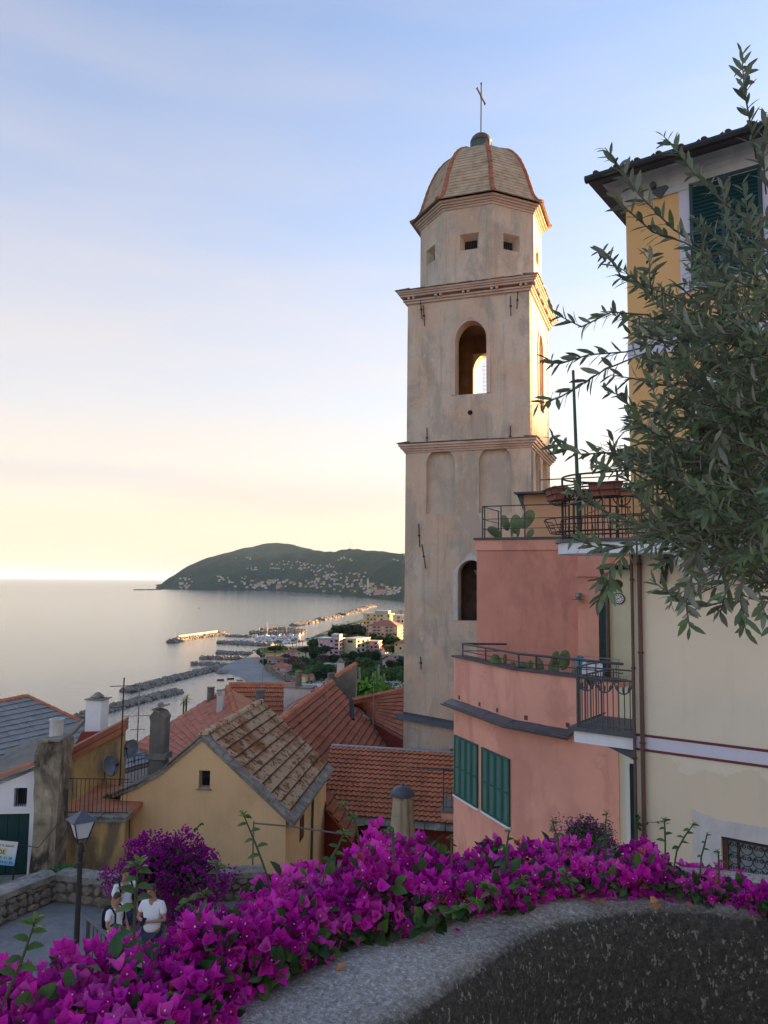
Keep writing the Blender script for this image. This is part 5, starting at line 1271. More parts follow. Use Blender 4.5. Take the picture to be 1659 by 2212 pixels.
    m = MB(); m.add([f0-Vector((0, 0, .15)), f1-Vector((0, 0, .15)), Vector((f1.x, f1.y, E-16)), Vector((f0.x, f0.y, E-16)), d0-Vector((0, 0, .15)), Vector((d0.x, d0.y, E-16))], [(0, 1, 2, 3), (4, 0, 3, 5)]); m.build('wall', M['dkred'], rd)
    bar(zq(761, 1555, -7.4), zq(759, 1512, -6.5), .12, 8).build('flue', M['iron_dk'], rd)
    # E: grey gable parapet with a tiled coping
    pe = Pl(735, 48.5, 100, y=1470); ol = [pe.to2(*p) for p in ((713, 1500), (770, 1560), (768, 1436), (708, 1483))]
    ol = [pe.to2(700, 1580), pe.to2(768, 1580), pe.to2(768, 1437), pe.to2(724, 1466), pe.to2(722, 1484), pe.to2(700, 1484)]
    re_ = thing('parapet_wall', 'grey cement gable wall with sloping tile coping', 'wall', pe.p3(0, .2, -16))
    MB().plate([(ol[0][0], -16)]+[(ol[1][0], -16)]+ol[2:], (), 0, .5, pe.mat()).build('wall', M['greyw'], re_)
    ridge_run(re_, pe.p3(*[ol[3][0]-.1, .25, ol[3][1]]), pe.p3(ol[2][0]+.1, .25, ol[2][1]), 7, .26, ME['ridge'])
    stone_chimney('chimney', 'square pale chimney stack behind the tile-coped parapet', 728, 742, 1428, 1470, 49.5, 'square', 'offwhite')
    stone_chimney('chimney', 'ringed cement flue beside the tile-coped parapet', 707, 723, 1454, 1492, 47.6, 'stack')
    stone_chimney('chimney', 'ringed cement flue on the broad grey block over the long ridge', 636, 652, 1450, 1480, 45.5, 'stack')
    # pale masonry block under that flue
    c = at_y(648, 1495, 45.7); blk = thing('chimney_block', 'broad whitewashed masonry block below the ringed flue', 'chimney', (c.x, c.y, c.z-1)); X = TRS(c, R(-8))
    MB().box(-.85, .75, -.45, .6, -2.2, .28, X).build('block', M['offwhite'], blk); link('cap_slab', SLAB[2], blk, X @ TRS((-.95, -.55, .29), 0, (1.8, 1.2, .05)))
    stone_chimney('chimney', 'slotted pale chimney on the hipped sheet roof', 521-5, 536, 1520, 1570, 35.5, 'slotted', 'greyw') if False else None
    stone_chimney('chimney', 'slotted brick chimney on the smooth hipped roof beside its ridge', 468, 481, 1522-31, 1522, 41, 'slotted', 'offwhite')
    stone_chimney('chimney', 'short ringed flue standing behind the hipped sheet roof', 480-36, 462, 1485, 1512, 44, 'stack')
    stone_chimney('chimney', 'squat cement flue in front of the tiled back roof', 644-98+1, 571, 1480+10, 1545, 37, 'stack')
    # black stove pipe on the red roof
    p = zq(644, 1594, -7.0); sp = thing('stove_pipe', 'black metal stove pipe on the red roof', 'pipe', p); bar(p-Vector((0, 0, .4)), p+Vector((0, 0, .62)), .10, 10).build('flue', M['iron_dk'], sp); MB().lathe([(.13, 0), (.13, .14)], 10, Matrix.Translation(p+Vector((0, 0, .6)))).build('cowl', M['iron_dk'], sp)
    antenna('tv_antenna', 'tall thin mast on the long red roof', zq(706, 1598, -7.5), 3.1, [(.62, .18, 90, 2, .1)], M['steel'])
    antenna('tv_antenna', 'thin mast standing in front of the dark red courtyard wall', at_y(806, 1580, 40), 2.5, [(.55, .2, 60, 2, .2), (.98, .3, 90, 3, .4)], M['steel'])
    antenna('tv_antenna', 'slim mast on the back tiled roof', at_y(566, 1500, 44), 2.6, [(.85, .3, 20, 3, .3)], M['steel'])
cluster()
# ---------------------------------------------------------------- houses and walls at the left, above the lane
def left_group():
    # broad slate-roofed house further down the slope
    sr = thing('slate_house', 'house with broad grey slate roof and orange ridge tiles', 'house', (at_y(60, 1600, 31).x, 31, E-16))
    r0, pk, rr = at_z(-60, 1529, -5.4), at_z(56, 1505, -5.4), at_z(345, 1640, -8.6)
    f0, f1 = at_z(-70, 1760, -8.2), at_z(200, 1690, -8.7)
    rf = plane_roof(sr, (f0, f1, rr, pk), .12, M['slate']); 
    A, B, C_, D_ = f0, rr, pk, r0
    n = (B-A).cross(D_-A).normalized(); n = n if n.z > 0 else -n
    sl = plane_roof(sr, (f0, rr, pk, r0), .12, M['slate'])
    tile_roof(sl, (f0+n*.012, rr+n*.012, pk+n*.012, r0+n*.012), 22, 18, ME['slate'], name='slate', stuff_name='slate_field', jit=.008)
    ridge_run(sr, pk+Vector((0, 0, .02)), rr+Vector((0, 0, .02)), 26, .13, ME['ridge_or']); ridge_run(sr, r0, pk, 12, .13, ME['ridge_or'])
    m = MB(); pts = [f0, rr, pk, r0]; m.add([p-Vector((0, 0, .2)) for p in pts]+[Vector((p.x, p.y+(1.5 if i < 2 else 0), E-16)) for i, p in enumerate(pts)], [(i, (i+1) % 4, 4+(i+1) % 4, 4+i) for i in range(4)]); m.build('wall', M['offwhite'], sr)
    # white house with orange verge, barred window and green door
    pw = Pl(35, 20.6, 84, y=1750); wh = thing('white_house', 'white house with orange tiled verge, barred window and dark green doors', 'house', pw.p3(0, 1, lowz()))
    P2 = pw.to2; X = pw.mat()
    tl, tr = P2(-90, 1722), P2(106, 1642); b0 = P2(-90, 1935)[0]; br = P2(76, 1800)[0]
    w0, w1 = P2(35, 1757), P2(87, 1716); wr = (P2(34, 1700)[0], P2(86, 1700)[0], P2(60, 1757+.1*0)[1], P2(60, 1712)[1])
    wr = (P2(30, 1725)[0], P2(58, 1725)[0], P2(45, 1743)[1], P2(45, 1702)[1])
    # measured: window px 30..58 x 1702..1743
    dz = P2(30, 1758)[1]; d1 = P2(62, 1800)[0]; dl = P2(30, 1895)[1]
    m = MB(); m.plate([(b0, lowz()), (br, lowz()), (br, P2(90, 1651)[1]), (b0, tl[1])], [rect(wr[0], wr[1], wr[2], wr[3])], 0, .4, X, recess=[(rect(P2(-80, 1800)[0], d1, dl, dz), .14)]); m.build('wall', M['white'], wh)
    w = MB(); w.box(wr[0]-.02, wr[1]+.02, .30, .34, wr[2]-.02, wr[3]+.02, X); wn = w.build('window_pane', M['glass'], wh)
    for i in range(6): x = wr[0]+(wr[1]-wr[0])*(i+.5)/6; bar(pw.p3(x, .12, wr[2]), pw.p3(x, .12, wr[3]), .012, 5).build('window_bar', M['iron_dk'], wn)
    for k in range(5):
        a1_ = d1-.28*k-.01; m = MB(); m.box(a1_-.27, a1_, .09+.006*(k % 2), .138, dl+.01, dz-.01, X); m.build('door_plank', M['shutter_dk'], wh)
    vr = MB(); a, b = pw.p3(tl[0], -.1, tl[1]+.08), pw.p3(P2(100, 1645)[0], -.1, P2(100, 1645)[1]+.08)
    ridge_run(wh, a, b, 9, .10, ME['ridge_or'], name='verge_tile')
    plane_roof(wh, (pw.p3(tl[0], 0, tl[1]+.02), pw.p3(P2(100, 1645)[0], 0, P2(100, 1645)[1]+.02), pw.p3(P2(100, 1645)[0], 3.6, P2(100, 1645)[1]+.5), pw.p3(tl[0], 3.6, tl[1]+.5)), .1, M['greyw'])
    # ledge under the door, on an ochre base wall
    lz = P2(20, 1890)[1]
    tg = thing('door_terrace', 'stone ledge on stained ochre base wall below the green doors', 'ledge', pw.p3(-1, -.6, lowz()))
    le = [P2(-60, 1915), P2(66, 1873)]
    MB().box(b0, P2(66, 1880)[0], -1.15, -.001, lz-.12, lz, X).build('ledge', M['stone_slab'], tg); MB().box(b0, P2(60, 1880)[0], -1.05, -.001, lowz(), lz-.121, X).build('base_wall', M['ochre_old'], tg)
    # iron posts and rope with the for-sale board
    rp = thing('terrace_fence', 'iron post fence along the ledge of the green doors', 'fence', pw.p3(-.5, -1.0, lz)); pA = pw.p3(P2(63, 1880)[0]-.05, -1.0, lz); pB = pw.p3(P2(-60, 1880)[0], -1.0, lz)
    bar(pA, pA+Vector((0, 0, 1.15)), .022, 6).build('post', M['iron_dk'], rp); bar(pB, pB+Vector((0, 0, 1.15)), .022, 6).build('post', M['iron_dk'], rp)
    bar(pA+Vector((0, 0, 1.05)), pB+Vector((0, 0, .95)), .010, 5).build('rail', M['iron_dk'], rp); bar(pA+Vector((0, 0, .1)), pB+Vector((0, 0, .1)), .010, 5).build('rail', M['iron_dk'], rp)
    q = at_y(135, 1768, 19.6); m = MB(); m.tube([pA+Vector((0, 0, 1.1)), (pA+q)/2+Vector((0, 0, .15)), q], .010, 5); m.build('cable', M['iron_dk'], rp)
    # the board: pale to blue print with black letters
    ps = Pl(0, 0, 84, org=pw.p3(0, -1.06, 0)); bx1 = ps.to2(39, 1830)[0]; bz1, bz0 = ps.to2(39, 1819)[1], ps.to2(37, 1871)[1]; bw = .95
    sb = thing('sale_board', 'white and blue sale notice board hung on the terrace fence', 'sign', ps.p3(bx1-bw/2, 0, bz0))
    t = NT('notice_print'); zz = t.math('SUBTRACT', t.sepz(), E+bz0); zz = t.math('DIVIDE', zz, bz1-bz0); t.color(t.ramp(zz, [(0., (.10, .36, .62)), (.25, (.30, .55, .72)), (.55, (.62, .70, .72)), (1., (.70, .70, .64))])); mp = t.done(.4, .4)
    Rt = ps.mat() @ Matrix.Translation((bx1, 0, bz1)) @ Matrix.Rotation(R(7), 4, 'Y')
    MB().box(-bw, 0, -.012, .0, -(bz1-bz0), 0, Rt).build('board', mp, sb)
    def text(s_, size, x, z, mat, par, align='RIGHT'):
        cu = bpy.data.curves.new('lettering', 'FONT'); cu.body = s_; cu.size = size; cu.align_x = align; cu.extrude = .002
        o = bpy.data.objects.new('lettering', cu); COL.objects.link(o); dg = bpy.context.evaluated_depsgraph_get(); me = bpy.data.meshes.new_from_object(o.evaluated_get(dg)); bpy.data.objects.remove(o)
        me.materials.clear(); me.materials.append(mat); me.transform(Rt @ Matrix.Translation((x, -.015, z)) @ Matrix.Rotation(R(90), 4, 'X')); return link('lettering', me, par)
    hgt = bz1-bz0
    MB().box(-bw, -.22, -.016, -.0125, -hgt*.58, -hgt*.30, Rt).build('panel', paint('notice_yellow', (.62, .58, .34), .5), sb)
    text('VENDE', hgt*.24, -.26, -hgt*.54, M['black'], sb); text('IMMOBILIARE "IL GIGLIO"', hgt*.11, -.06, -hgt*.22, M['black'], sb); text('0183.391 31 28', hgt*.15, -.08, -hgt*.74, M['denim'], sb); text('392 634 61 62', hgt*.15, -.05, -hgt*.91, M['denim'], sb)
    # weathered pier with a round white chimney pot
    pp = Pl(100, 20.2, 88, y=1750); pr = thing('weathered_pier', 'tall weathered masonry pier with flaking render beside the white house', 'pier', pp.p3(0, .3, lowz())); X2 = pp.mat(); Q = pp.to2
    o = [Q(64, 1890), Q(108, 1890), Q(132, 1605), Q(84, 1605), Q(78, 1625)]
    m = MB(); xs = [Q(62, 1880)[0], Q(112, 1880)[0], Q(126, 1700)[0], Q(133, 1618)[0], Q(133, 1602)[0], Q(82, 1602)[0], Q(76, 1630)[0], Q(72, 1750)[0]]
    zs = [lowz(), lowz(), Q(126, 1700)[1], Q(133, 1618)[1], Q(133, 1602)[1], Q(82, 1602)[1], Q(76, 1630)[1], Q(72, 1750)[1]]
    m.plate(list(zip(xs, zs)), (), 0, .8, X2); body = m.build('shaft', M['pillar'], pr)
    bm = bmesh.new(); bm.from_mesh(body.data); bmesh.ops.triangulate(bm, faces=bm.faces); bmesh.ops.subdivide_edges(bm, edges=bm.edges, cuts=5, use_grid_fill=True)
    for v in bm.verts:
        nzv = float(fbm2(v.co.x*3+v.co.z*1.7, v.co.y*3-v.co.z*2.1, 5)); v.co += Vector((nzv*.05, float(fbm2(v.co.z*3, v.co.x*3, 9))*.05, 0))
    bm.to_mesh(body.data); bm.free()
    zt = Q(120, 1602)[1]; xa, xb = Q(84, 1600)[0], Q(133, 1600)[0]
    for k in range(2): link('cap_slab', SLAB[k], pr, X2 @ TRS((xa-.06+(xb-xa)*.5*k, -.06, zt-.01+.02*k), 0, ((xb-xa)*.55, .9, .06)))
    c = at_y(114, 1604, 20.65); stone_chimney('chimney_pot', 'round white chimney pot on the weathered pier', 98, 130, 1555, 1606, 20.5, 'round', 'offwhite')
    stone_chimney('chimney', 'square white chimney with stones on its cap slab', 184, 219, 1507, 1585, 27.0, 'square', 'white')
    c = at_y(203, 1585, 27.2); MB_ = MB(); MB_.add([(-.55, -.5, -.5), (.62, -.5, -.5), (.62, .6, -.5), (-.55, .6, -.5), (-.32, -.32, .1), (.4, -.32, .14), (.4, .4, .14), (-.32, .4, .1)], [(4, 5, 6, 7), (0, 1, 5, 4), (1, 2, 6, 5), (2, 3, 7, 6), (3, 0, 4, 7)], TRS(c)); tag(MB_.build('chimney_apron', M['dkred']), 'dark red sheet apron at the foot of the square white chimney', 'flashing')
    # ochre terrace wall with sloping copper-red coping
    py = Pl(200, 25.0, 80, y=1650); yt = thing('terrace_house', 'stained ochre house end with sloping red metal coping and small terrace', 'house', py.p3(0, .5, lowz()-1)); Q3 = py.to2; X3 = py.mat()
    ol = [Q3(110, 1790), Q3(268, 1790), Q3(268, 1579), Q3(128, 1652), Q3(110, 1660)]
    MB().plate([(ol[0][0], lowz()-1.5), (ol[1][0], lowz()-1.5)]+ol[2:], (), 0, .35, X3).build('wall', M['ochre_old'], yt)
    a, b = Q3(126, 1655), Q3(272, 1578)
    for dz_, off_, mt in ((0, 0, 'terra_or'), (.20, .06, 'terra_dk')):
        m = MB(); m.add([(a[0], -.12, a[1]+dz_-.02), (b[0], -.12, b[1]+dz_-.02), (b[0], -.12, b[1]+dz_+.16), (a[0], -.12, a[1]+dz_+.16), (a[0], .5, a[1]+dz_-.02), (b[0], .5, b[1]+dz_-.02), (b[0], .5, b[1]+dz_+.16), (a[0], .5, a[1]+dz_+.16)], [(0, 1, 2, 3), (4, 7, 6, 5), (3, 2, 6, 7), (0, 4, 5, 1), (1, 5, 6, 2), (0, 3, 7, 4)], X3); m.build('coping', M[mt], yt)
    # terrace floor in front of that wall, lower ochre wall carrying it
    pf = Pl(190, 21.6, 90, y=1800); Q4 = pf.to2; X4 = pf.mat(); tz = Q4(190, 1765)[1]
    lw = thing('terrace_wall', 'low stained ochre wall with stone capping under the iron terrace railing', 'wall', pf.p3(0, .3, lowz()))
    x0, x1 = Q4(112, 1800)[0], Q4(268, 1800)[0]
    MB().box(x0, x1, 0, .4, lowz(), tz-.12, X4).build('wall', M['ochre_old'], lw)
    slab_run(lw, pf.p3(x0-.05, -.1, tz-.118), pf.p3(x1+.05, -.1, tz-.118), pf.dp, 6, .6, .05, name='cap_slab'); slab_run(lw, pf.p3(x0+.2, .05, tz-.055), pf.p3(x1+.05, .05, tz-.055), pf.dp, 5, .5, .05, name='cap_slab')
    MB().box(x0, x1, .41, 3.4, tz-.15, tz-.02, X4).build('terrace_floor', M['terra_or'], lw)
    rl = thing('terrace_railing', 'plain rusty iron railing on the ochre terrace wall', 'railing', pf.p3(0, .3, tz))
    railing(rl, pf.p3(Q4(131, 1750)[0], .3, tz), pf.p3(x1, .3, tz), .95, 15, (.04, .94), M['rust'], .009, .012)
    r2 = thing('terrace_railing', 'short iron railing behind the satellite dish by the stone chimney', 'railing', py.p3(Q3(285, 1690)[0], 1, -5.5)); q0, q1 = at_y(258, 1690, 25.6), at_y(322, 1690, 25.6); railing(r2, q0, q1, .9, 9, (.0, .85), M['iron_dk'], .008, .01)
    # creeper tuft on the terrace is added with the plants; dishes and aerials
    def dish(label, x, y, Y, r, az, tilt):
        c = at_y(x, y, Y); o = thing('satellite_dish', label, 'satellite dish', c); n = Vector((math.sin(R(az))*math.cos(R(tilt)), math.cos(R(az))*math.cos(R(tilt)), math.sin(R(tilt)))); zq_ = n.to_track_quat('Z', 'Y').to_matrix().to_4x4(); X_ = Matrix.Translation(c) @ zq_
        m = MB(); pr_ = [(r*k/6, .28*r*(k/6)**2) for k in range(1, 7)]; m.lathe([(.01, 0)]+pr_+[(r*1.02, .28*r-.01)]+[(a_, b_-.015) for a_, b_ in reversed(pr_)], 20, X_, cap=False); m.build('reflector', M['steel'], o, smooth=True)
        m = MB(); m.tube([X_ @ Vector((0, -r, .25*r)), X_ @ Vector((0, -r*.2, r*.9))], .012, 5); m.lathe([(.035, 0), (.045, .1)], 8, X_ @ Matrix.Translation((0, -r*.15, r*.85))); m.build('feed_arm', M['iron_dk'], o)
        m = MB(); m.tube([c-n*.02, c-n*.12, c-n*.15-Vector((0, 0, r*1.3))], .018, 6); m.build('bracket', M['iron_dk'], o)
    dish('round satellite dish above the short railing by the stone chimney', 285, 1619, 25.3, .30, 200, 25); dish('satellite dish seen edge-on against the stained ochre wall', 234, 1655, 24.6, .33, 110, 20)
    antenna('tv_antenna', 'tv antenna mast at the end of the sloping red coping', at_y(259, 1690, 24.5), 3.2, [(.92, .8, 70, 5, .25), (.72, .7, 60, 6, .35), (.45, .15, 90, 2, .1)], M['rust'])
    antenna('tv_antenna', 'comb-like tv antenna rising in front of the water', at_y(296, 1620, 27), 2.3, [(.95, .25, 90, 2, .15), (.5, 1.0, 75, 7, .8), (.3, .5, 75, 4, .9)], M['steel'])
left_group()

# ---------------------------------------------------------------- lane, rubble wall, lamp, railing
LANE = -7.50
tag(MB().add([(-16, 3.2, E+LANE), (.4, 3.2, E+LANE), (.4, 12.3, E+LANE), (-2.6, 18.8, E+LANE), (-16, 18.8, E+LANE)], [(0, 1, 2, 3, 4)]).build('lane', M['street']), kind='structure')
def stone_mesh(seed):
    rn = random.Random(seed); m = MB(); pts = []; n = 8
    out = [(.5+.5*math.cos(2*math.pi*i/n+.2)*rn.uniform(.82, 1.12), .5+.5*math.sin(2*math.pi*i/n+.2)*rn.uniform(.82, 1.12)) for i in range(n)]
    v = [(x, 0, z) for x, z in out]+[(.5+(x-.5)*.93, -.5*rn.uniform(.8, 1), .5+(z-.5)*.93) for x, z in out]+[(.5+(x-.5)*.6, -1*rn.uniform(.8, 1.1), .5+(z-.5)*.6) for x, z in out]
    f = [(i, (i+1) % n, n+(i+1) % n, n+i) for i in range(n)]+[(n+i, n+(i+1) % n, 2*n+(i+1) % n, 2*n+i) for i in range(n)]+[tuple(range(2*n, 3*n))]
    m.add(v, f); return m.mesh('stone', M['rubble'])
STONES = [stone_mesh(k) for k in range(7)]
def rubble_wall():
    pts = [(-12.9, 14.8), (-8.29, 17.25), (-7.56, 18.6), (-6.27, 18.3), (-2.8, 18.9)]
    root = thing('rubble_wall', 'low rubble stone wall with mortared top along the lane', 'wall', (-7.6, 18.4, E+LANE)); hs = .64
    for k in range(len(pts)-1):
        a, b = Vector((*pts[k], E+LANE)), Vector((*pts[k+1], E+LANE)); d = b-a; L_ = d.length; x = d.normalized(); y = Vector((-x.y, x.x, 0)); X = Matrix(((x.x, y.x, 0, a.x), (x.y, y.y, 0, a.y), (0, 0, 1, a.z), (0, 0, 0, 1)))
        h = hs if k < 2 else hs*.98
        core = MB().box(-.02, L_+.05, 0, .5, -.3, h-.07, X).build('wall_core', M['mortar'], root)
        m = MB(); nx = 14; ny = 5; V = [(L_*i/nx-.05*(i == 0)+.05*(i == nx), -.06+.6*j/ny, h-.06+.07*math.sin(math.pi*min(max(j/ny, .12), .88))+random.uniform(-.02, .02)) for i in range(nx+1) for j in range(ny+1)]
        m.add(V, [(i*(ny+1)+j, (i+1)*(ny+1)+j, (i+1)*(ny+1)+j+1, i*(ny+1)+j+1) for i in range(nx) for j in range(ny)], X); m.add([(0, -.05, h-.12), (L_, -.05, h-.12), (L_, -.05, h), (0, -.05, h)], [(0, 1, 2, 3)], X); m.build('coping', M['stone_slab'], root)
        if k == 0: a_start = L_*.55
        else: a_start = 0
        z = 0
        while z < h-.12:
            rh = random.uniform(.11, .24); rh = min(rh, h-.1-z); s_ = a_start-random.uniform(0, .1)
            while s_ < L_:
                w = random.uniform(.14, .38); link('stone', random.choice(STONES), root, X @ TRS((s_, .02, z), 0, (w*1.02, random.uniform(.05, .11), rh*1.05), ry=random.uniform(-.12, .12))); s_ += w
            z += rh*.97
    return root
rubble_wall()
def street_lamp():
    b = at_y(167, 1985, 13.8); b = Vector((b.x, b.y, E+LANE)); tp = at_y(178, 1752, 13.8)
    root = thing('street_lamp', 'old iron street lamp with four-sided frosted lantern beside the lane', 'street lamp', b)
    t = Vector((tp.x, tp.y, tp.z)); ax = (t-b); zl = ax.length; d = ax.normalized(); h0 = zl-.52
    P = lambda z: b+d*z
    m = MB(); m.tube([P(0), P(.25), P(.3), P(h0-.42), P(h0-.40), P(h0-.34), P(h0-.32), P(h0-.18), P(h0-.16), P(h0-.10), P(h0-.04), P(h0)], [.09, .085, .055, .042, .055, .055, .043, .045, .075, .06, .04, .02], 12); m.build('post', M['iron_dk'], root)
    c = P(h0); X = Matrix.Translation(c) @ Matrix.Rotation(R(38), 4, 'Z')
    m = MB(); 
    for k in range(4):
        a = R(90*k+45); m.tube([c+Vector((0, 0, -.06)), c+Vector((math.cos(a+R(38))*.10, math.sin(a+R(38))*.10, 0)), c+Vector((math.cos(a+R(38))*.115, math.sin(a+R(38))*.115, .085))], .008, 5)
    m.build('cradle', M['iron_dk'], root)
    q = 4; lo, hi = .085, .17; z0, z1 = .075, .37
    for k in range(4):
        r0, r1 = Matrix.Rotation(R(90*k), 4, 'Z'), None; m = MB(); m.add([(-lo, -lo, z0), (lo, -lo, z0), (hi, -hi, z1), (-hi, -hi, z1)], [(0, 1, 2, 3)], X @ r0); m.build('pane', M['lampglass'], root)
        m = MB(); m.tube([X @ r0 @ Vector((-lo, -lo, z0-.03)), X @ r0 @ Vector((-hi, -hi, z1))], .011, 5); m.tube([X @ r0 @ Vector((-lo, -lo, z0)), X @ r0 @ Vector((lo, -lo, z0))], .009, 5); m.build('frame_bar', M['iron_dk'], root)
    m = MB(); m.add([(-.215, -.215, z1), (.215, -.215, z1), (.215, .215, z1), (-.215, .215, z1), (-.10, -.10, z1+.09), (.10, -.10, z1+.09), (.10, .10, z1+.09), (-.10, .10, z1+.09), (0, 0, z1+.17)], [(3, 2, 1, 0), (0, 1, 5, 4), (1, 2, 6, 5), (2, 3, 7, 6), (3, 0, 4, 7), (4, 5, 8), (5, 6, 8), (6, 7, 8), (7, 4, 8)], X); m.build('roof', M['cap'], root)
street_lamp()
lr = thing('lane_railing', 'short dark iron handrail in the lane by the people', 'railing', at_y(205, 1990, 12.4))
_a, _b = at_y(190, 1990, 12.6), at_y(250, 2012, 11.8); _a.z = _b.z = E+LANE
_h = at_y(191, 1986, 12.6).z-E-LANE
railing(lr, _a, _b+(_b-_a)*.6, _h, 11, (.1, _h), M['iron'], .010, .02, posts=True)
# garden parasol, closed, in front of the red roof
def parasol():
    t = at_y(870, 1697, 21); s_ = 21/PF
    root = thing('parasol', 'closed tan canvas parasol with grey domed cap', 'parasol', (t.x, t.y, E-10.2))
    m = MB(); m.tube([Vector((t.x, t.y, E-10.2)), t], .03, 8); m.build('pole', M['steel'], root)
    n = 40; rows = 8; v = []
    for j in range(rows+1):
        f = j/rows; z = t.z-.16-f*1.9; r = .24+.20*f
        for k in range(n): th = 2*math.pi*k/n; rr = r*(1-.16*(k % 5 == 0)-.07*(k % 5 in (1, 4))+.04*math.sin(th*3+f*2)); v.append((t.x+rr*math.cos(th), t.y+rr*math.sin(th), z))
    m = MB(); m.add(v, [(j*n+k, j*n+(k+1) % n, (j+1)*n+(k+1) % n, (j+1)*n+k) for j in range(rows) for k in range(n)]); m.build('canopy', M['canvas'], root, smooth=True)
    m = MB(); m.lathe([(.31*math.cos(R(a)), .22*math.sin(R(a))) for a in range(0, 90, 12)]+[(.02, .225), (.02, .28)], 20, Matrix.Translation((t.x, t.y, t.z-.22))); m.lathe([(.33, -.03), (.33, .0)], 20, Matrix.Translation((t.x, t.y, t.z-.22))); m.build('cap', M['cap'], root, smooth=False)
parasol()
# small balcony clinging to the left side of the pink house
def drying_balcony():
    p0 = at_y(958, 1750, 20.6); pl = Pl(958, 20.4, 100, y=1750); q = pl.to2
    root = thing('small_balcony', 'little iron balcony with drying rack left of the pink house', 'balcony', p0); fz = q(965, 1750)[1]; a0, a1 = q(958, 1750)[0], q(985, 1750)[0]+.5
    MB().box(a0-.05, a1, -.05, 1.2, fz-.22, fz-.06, pl.mat()).build('slab', M['pink'], root); MB().box(a0-.08, a1, -.08, 1.2, fz-.058, fz, pl.mat()).build('floor', M['greyw'], root)
    railing(root, pl.p3(a0, 0, fz), pl.p3(a1, 0, fz), 1, 6, (.08, .55, 1.0), M['iron'], .009, .012, posts=True)
    m = MB(); 
    for k in range(3): m.tube([pl.p3(a0-.9, -.3+.13*k, fz+1.05), pl.p3(a1, -.3+.13*k, fz+1.05)], .008, 4)
    m.tube([pl.p3(a0-.9, -.3, fz+1.05), pl.p3(a0-.9, -.04, fz+1.05)], .012, 4); m.tube([pl.p3(a0, -.3, fz+1.05), pl.p3(a0, 0, fz+1.0)], .012, 4); m.build('drying_rack', M['iron'], root)
drying_balcony()
# bamboo arm with wire in front of the ochre house
_p, _q = at_y(548, 1778, 20.5), at_y(765, 1805, 21.5); ba = thing('cane_pergola', 'grey cane rail tied to a post before the ochre house corner', 'rail', (_p.x, _p.y, E-10)); m_ = MB(); m_.tube([_p, (_p*2+_q)/3+Vector((0, 0, .03)), _q], .022, 6); m_.build('cane', M['greyw'], ba); bar(_p+Vector((0, 0, .05)), Vector((_p.x, _p.y, E-10)), .022, 6).build('post', M['greyw'], ba)
# ---------------------------------------------------------------- foliage tools
def blade(L_, W_, rows=((0, .10), (.22, .75), (.5, 1.0), (.78, .62), (1.0, 0)), fold=.18, curl=.25):
    """pointed leaf along +y with a folded midrib and a drooping tip"""
    v = []; f = []
    for t, w in rows:
        y = L_*t; z = -curl*L_*t*t
        if w == 0: v.append((0, y, z)); continue
        v += [(-w*W_/2, y, z+fold*w*W_), (0, y, z), (w*W_/2, y, z+fold*w*W_)]
    n = len(rows)-1
    for i in range(n-1): a = 3*i; f += [(a, a+1, a+4, a+3), (a+1, a+2, a+5, a+4)]
    a = 3*(n-1); f += [(a, a+1, a+3), (a+1, a+2, a+3)]
    return np.array(v), f
def merge(parts):
    V = []; F = []; o = 0
    for v, f in parts: V.append(v); F += [tuple(i+o for i in q) for q in f]; o += len(v)
    return np.concatenate(V), F
def xf(v, M4): M4 = np.array(M4); return v @ M4[:3, :3].T+M4[:3, 3]
def bake(name, tv, tf, mats4, mat, parent=None, tint=None, kind='stuff', smooth=True):
    """one mesh of many copies of a template (numpy, fast)"""
    N = len(mats4)
    if N == 0: return None
    A = np.array([np.array(m) for m in mats4]); V = np.einsum('nij,vj->nvi', A[:, :3, :3], tv)+A[:, None, :3, 3]
    nv = len(tv); me = bpy.data.meshes.new(name)
    loops = np.concatenate([np.array(q) for q in tf]); ls = np.array([len(q) for q in tf]); L_ = len(loops)
    me.vertices.add(N*nv); me.vertices.foreach_set('co', V.reshape(-1))
    me.loops.add(N*L_); me.loops.foreach_set('vertex_index', (loops[None, :]+np.arange(N)[:, None]*nv).reshape(-1).astype(np.int32))
    st = np.concatenate([[0], np.cumsum(ls)[:-1]]); me.polygons.add(N*len(tf)); me.polygons.foreach_set('loop_start', (st[None, :]+np.arange(N)[:, None]*L_).reshape(-1).astype(np.int32))
    me.update(calc_edges=True); me.validate()
    at = me.attributes.new('tint', 'FLOAT', 'POINT'); t = RNG.random(N) if tint is None else np.asarray(tint); at.data.foreach_set('value', np.repeat(t, nv).astype(np.float32))
    if smooth: me.polygons.foreach_set('use_smooth', [True]*len(me.polygons))
    me.materials.append(mat); o = link(name, me, parent)
    if kind: tag(o, kind=kind)
    return o
def tmesh(name, tv, tf, mat):
    me = bpy.data.meshes.new(name); me.from_pydata(tv.tolist(), [], tf); me.materials.append(mat); me.polygons.foreach_set('use_smooth', [True]*len(me.polygons)); return me
def frame(y, up_hint, loc, sc=1.0, roll=0.0):
    """matrix whose +y points along y and +z leans to up_hint"""
    y = Vector(y).normalized(); u = Vector(up_hint); z = (u-y*u.dot(y)); z = z.normalized() if z.length > 1e-5 else y.orthogonal().normalized(); x = y.cross(z)
    if roll: q = Matrix.Rotation(roll, 3, y); x, z = q @ x, q @ z
    return Matrix(((x.x*sc, y.x*sc, z.x*sc, loc[0]), (x.y*sc, y.y*sc, z.y*sc, loc[1]), (x.z*sc, y.z*sc, z.z*sc, loc[2]), (0, 0, 0, 1)))
def rnd_dir(): v = RNG.normal(size=3); return Vector(v/np.linalg.norm(v))

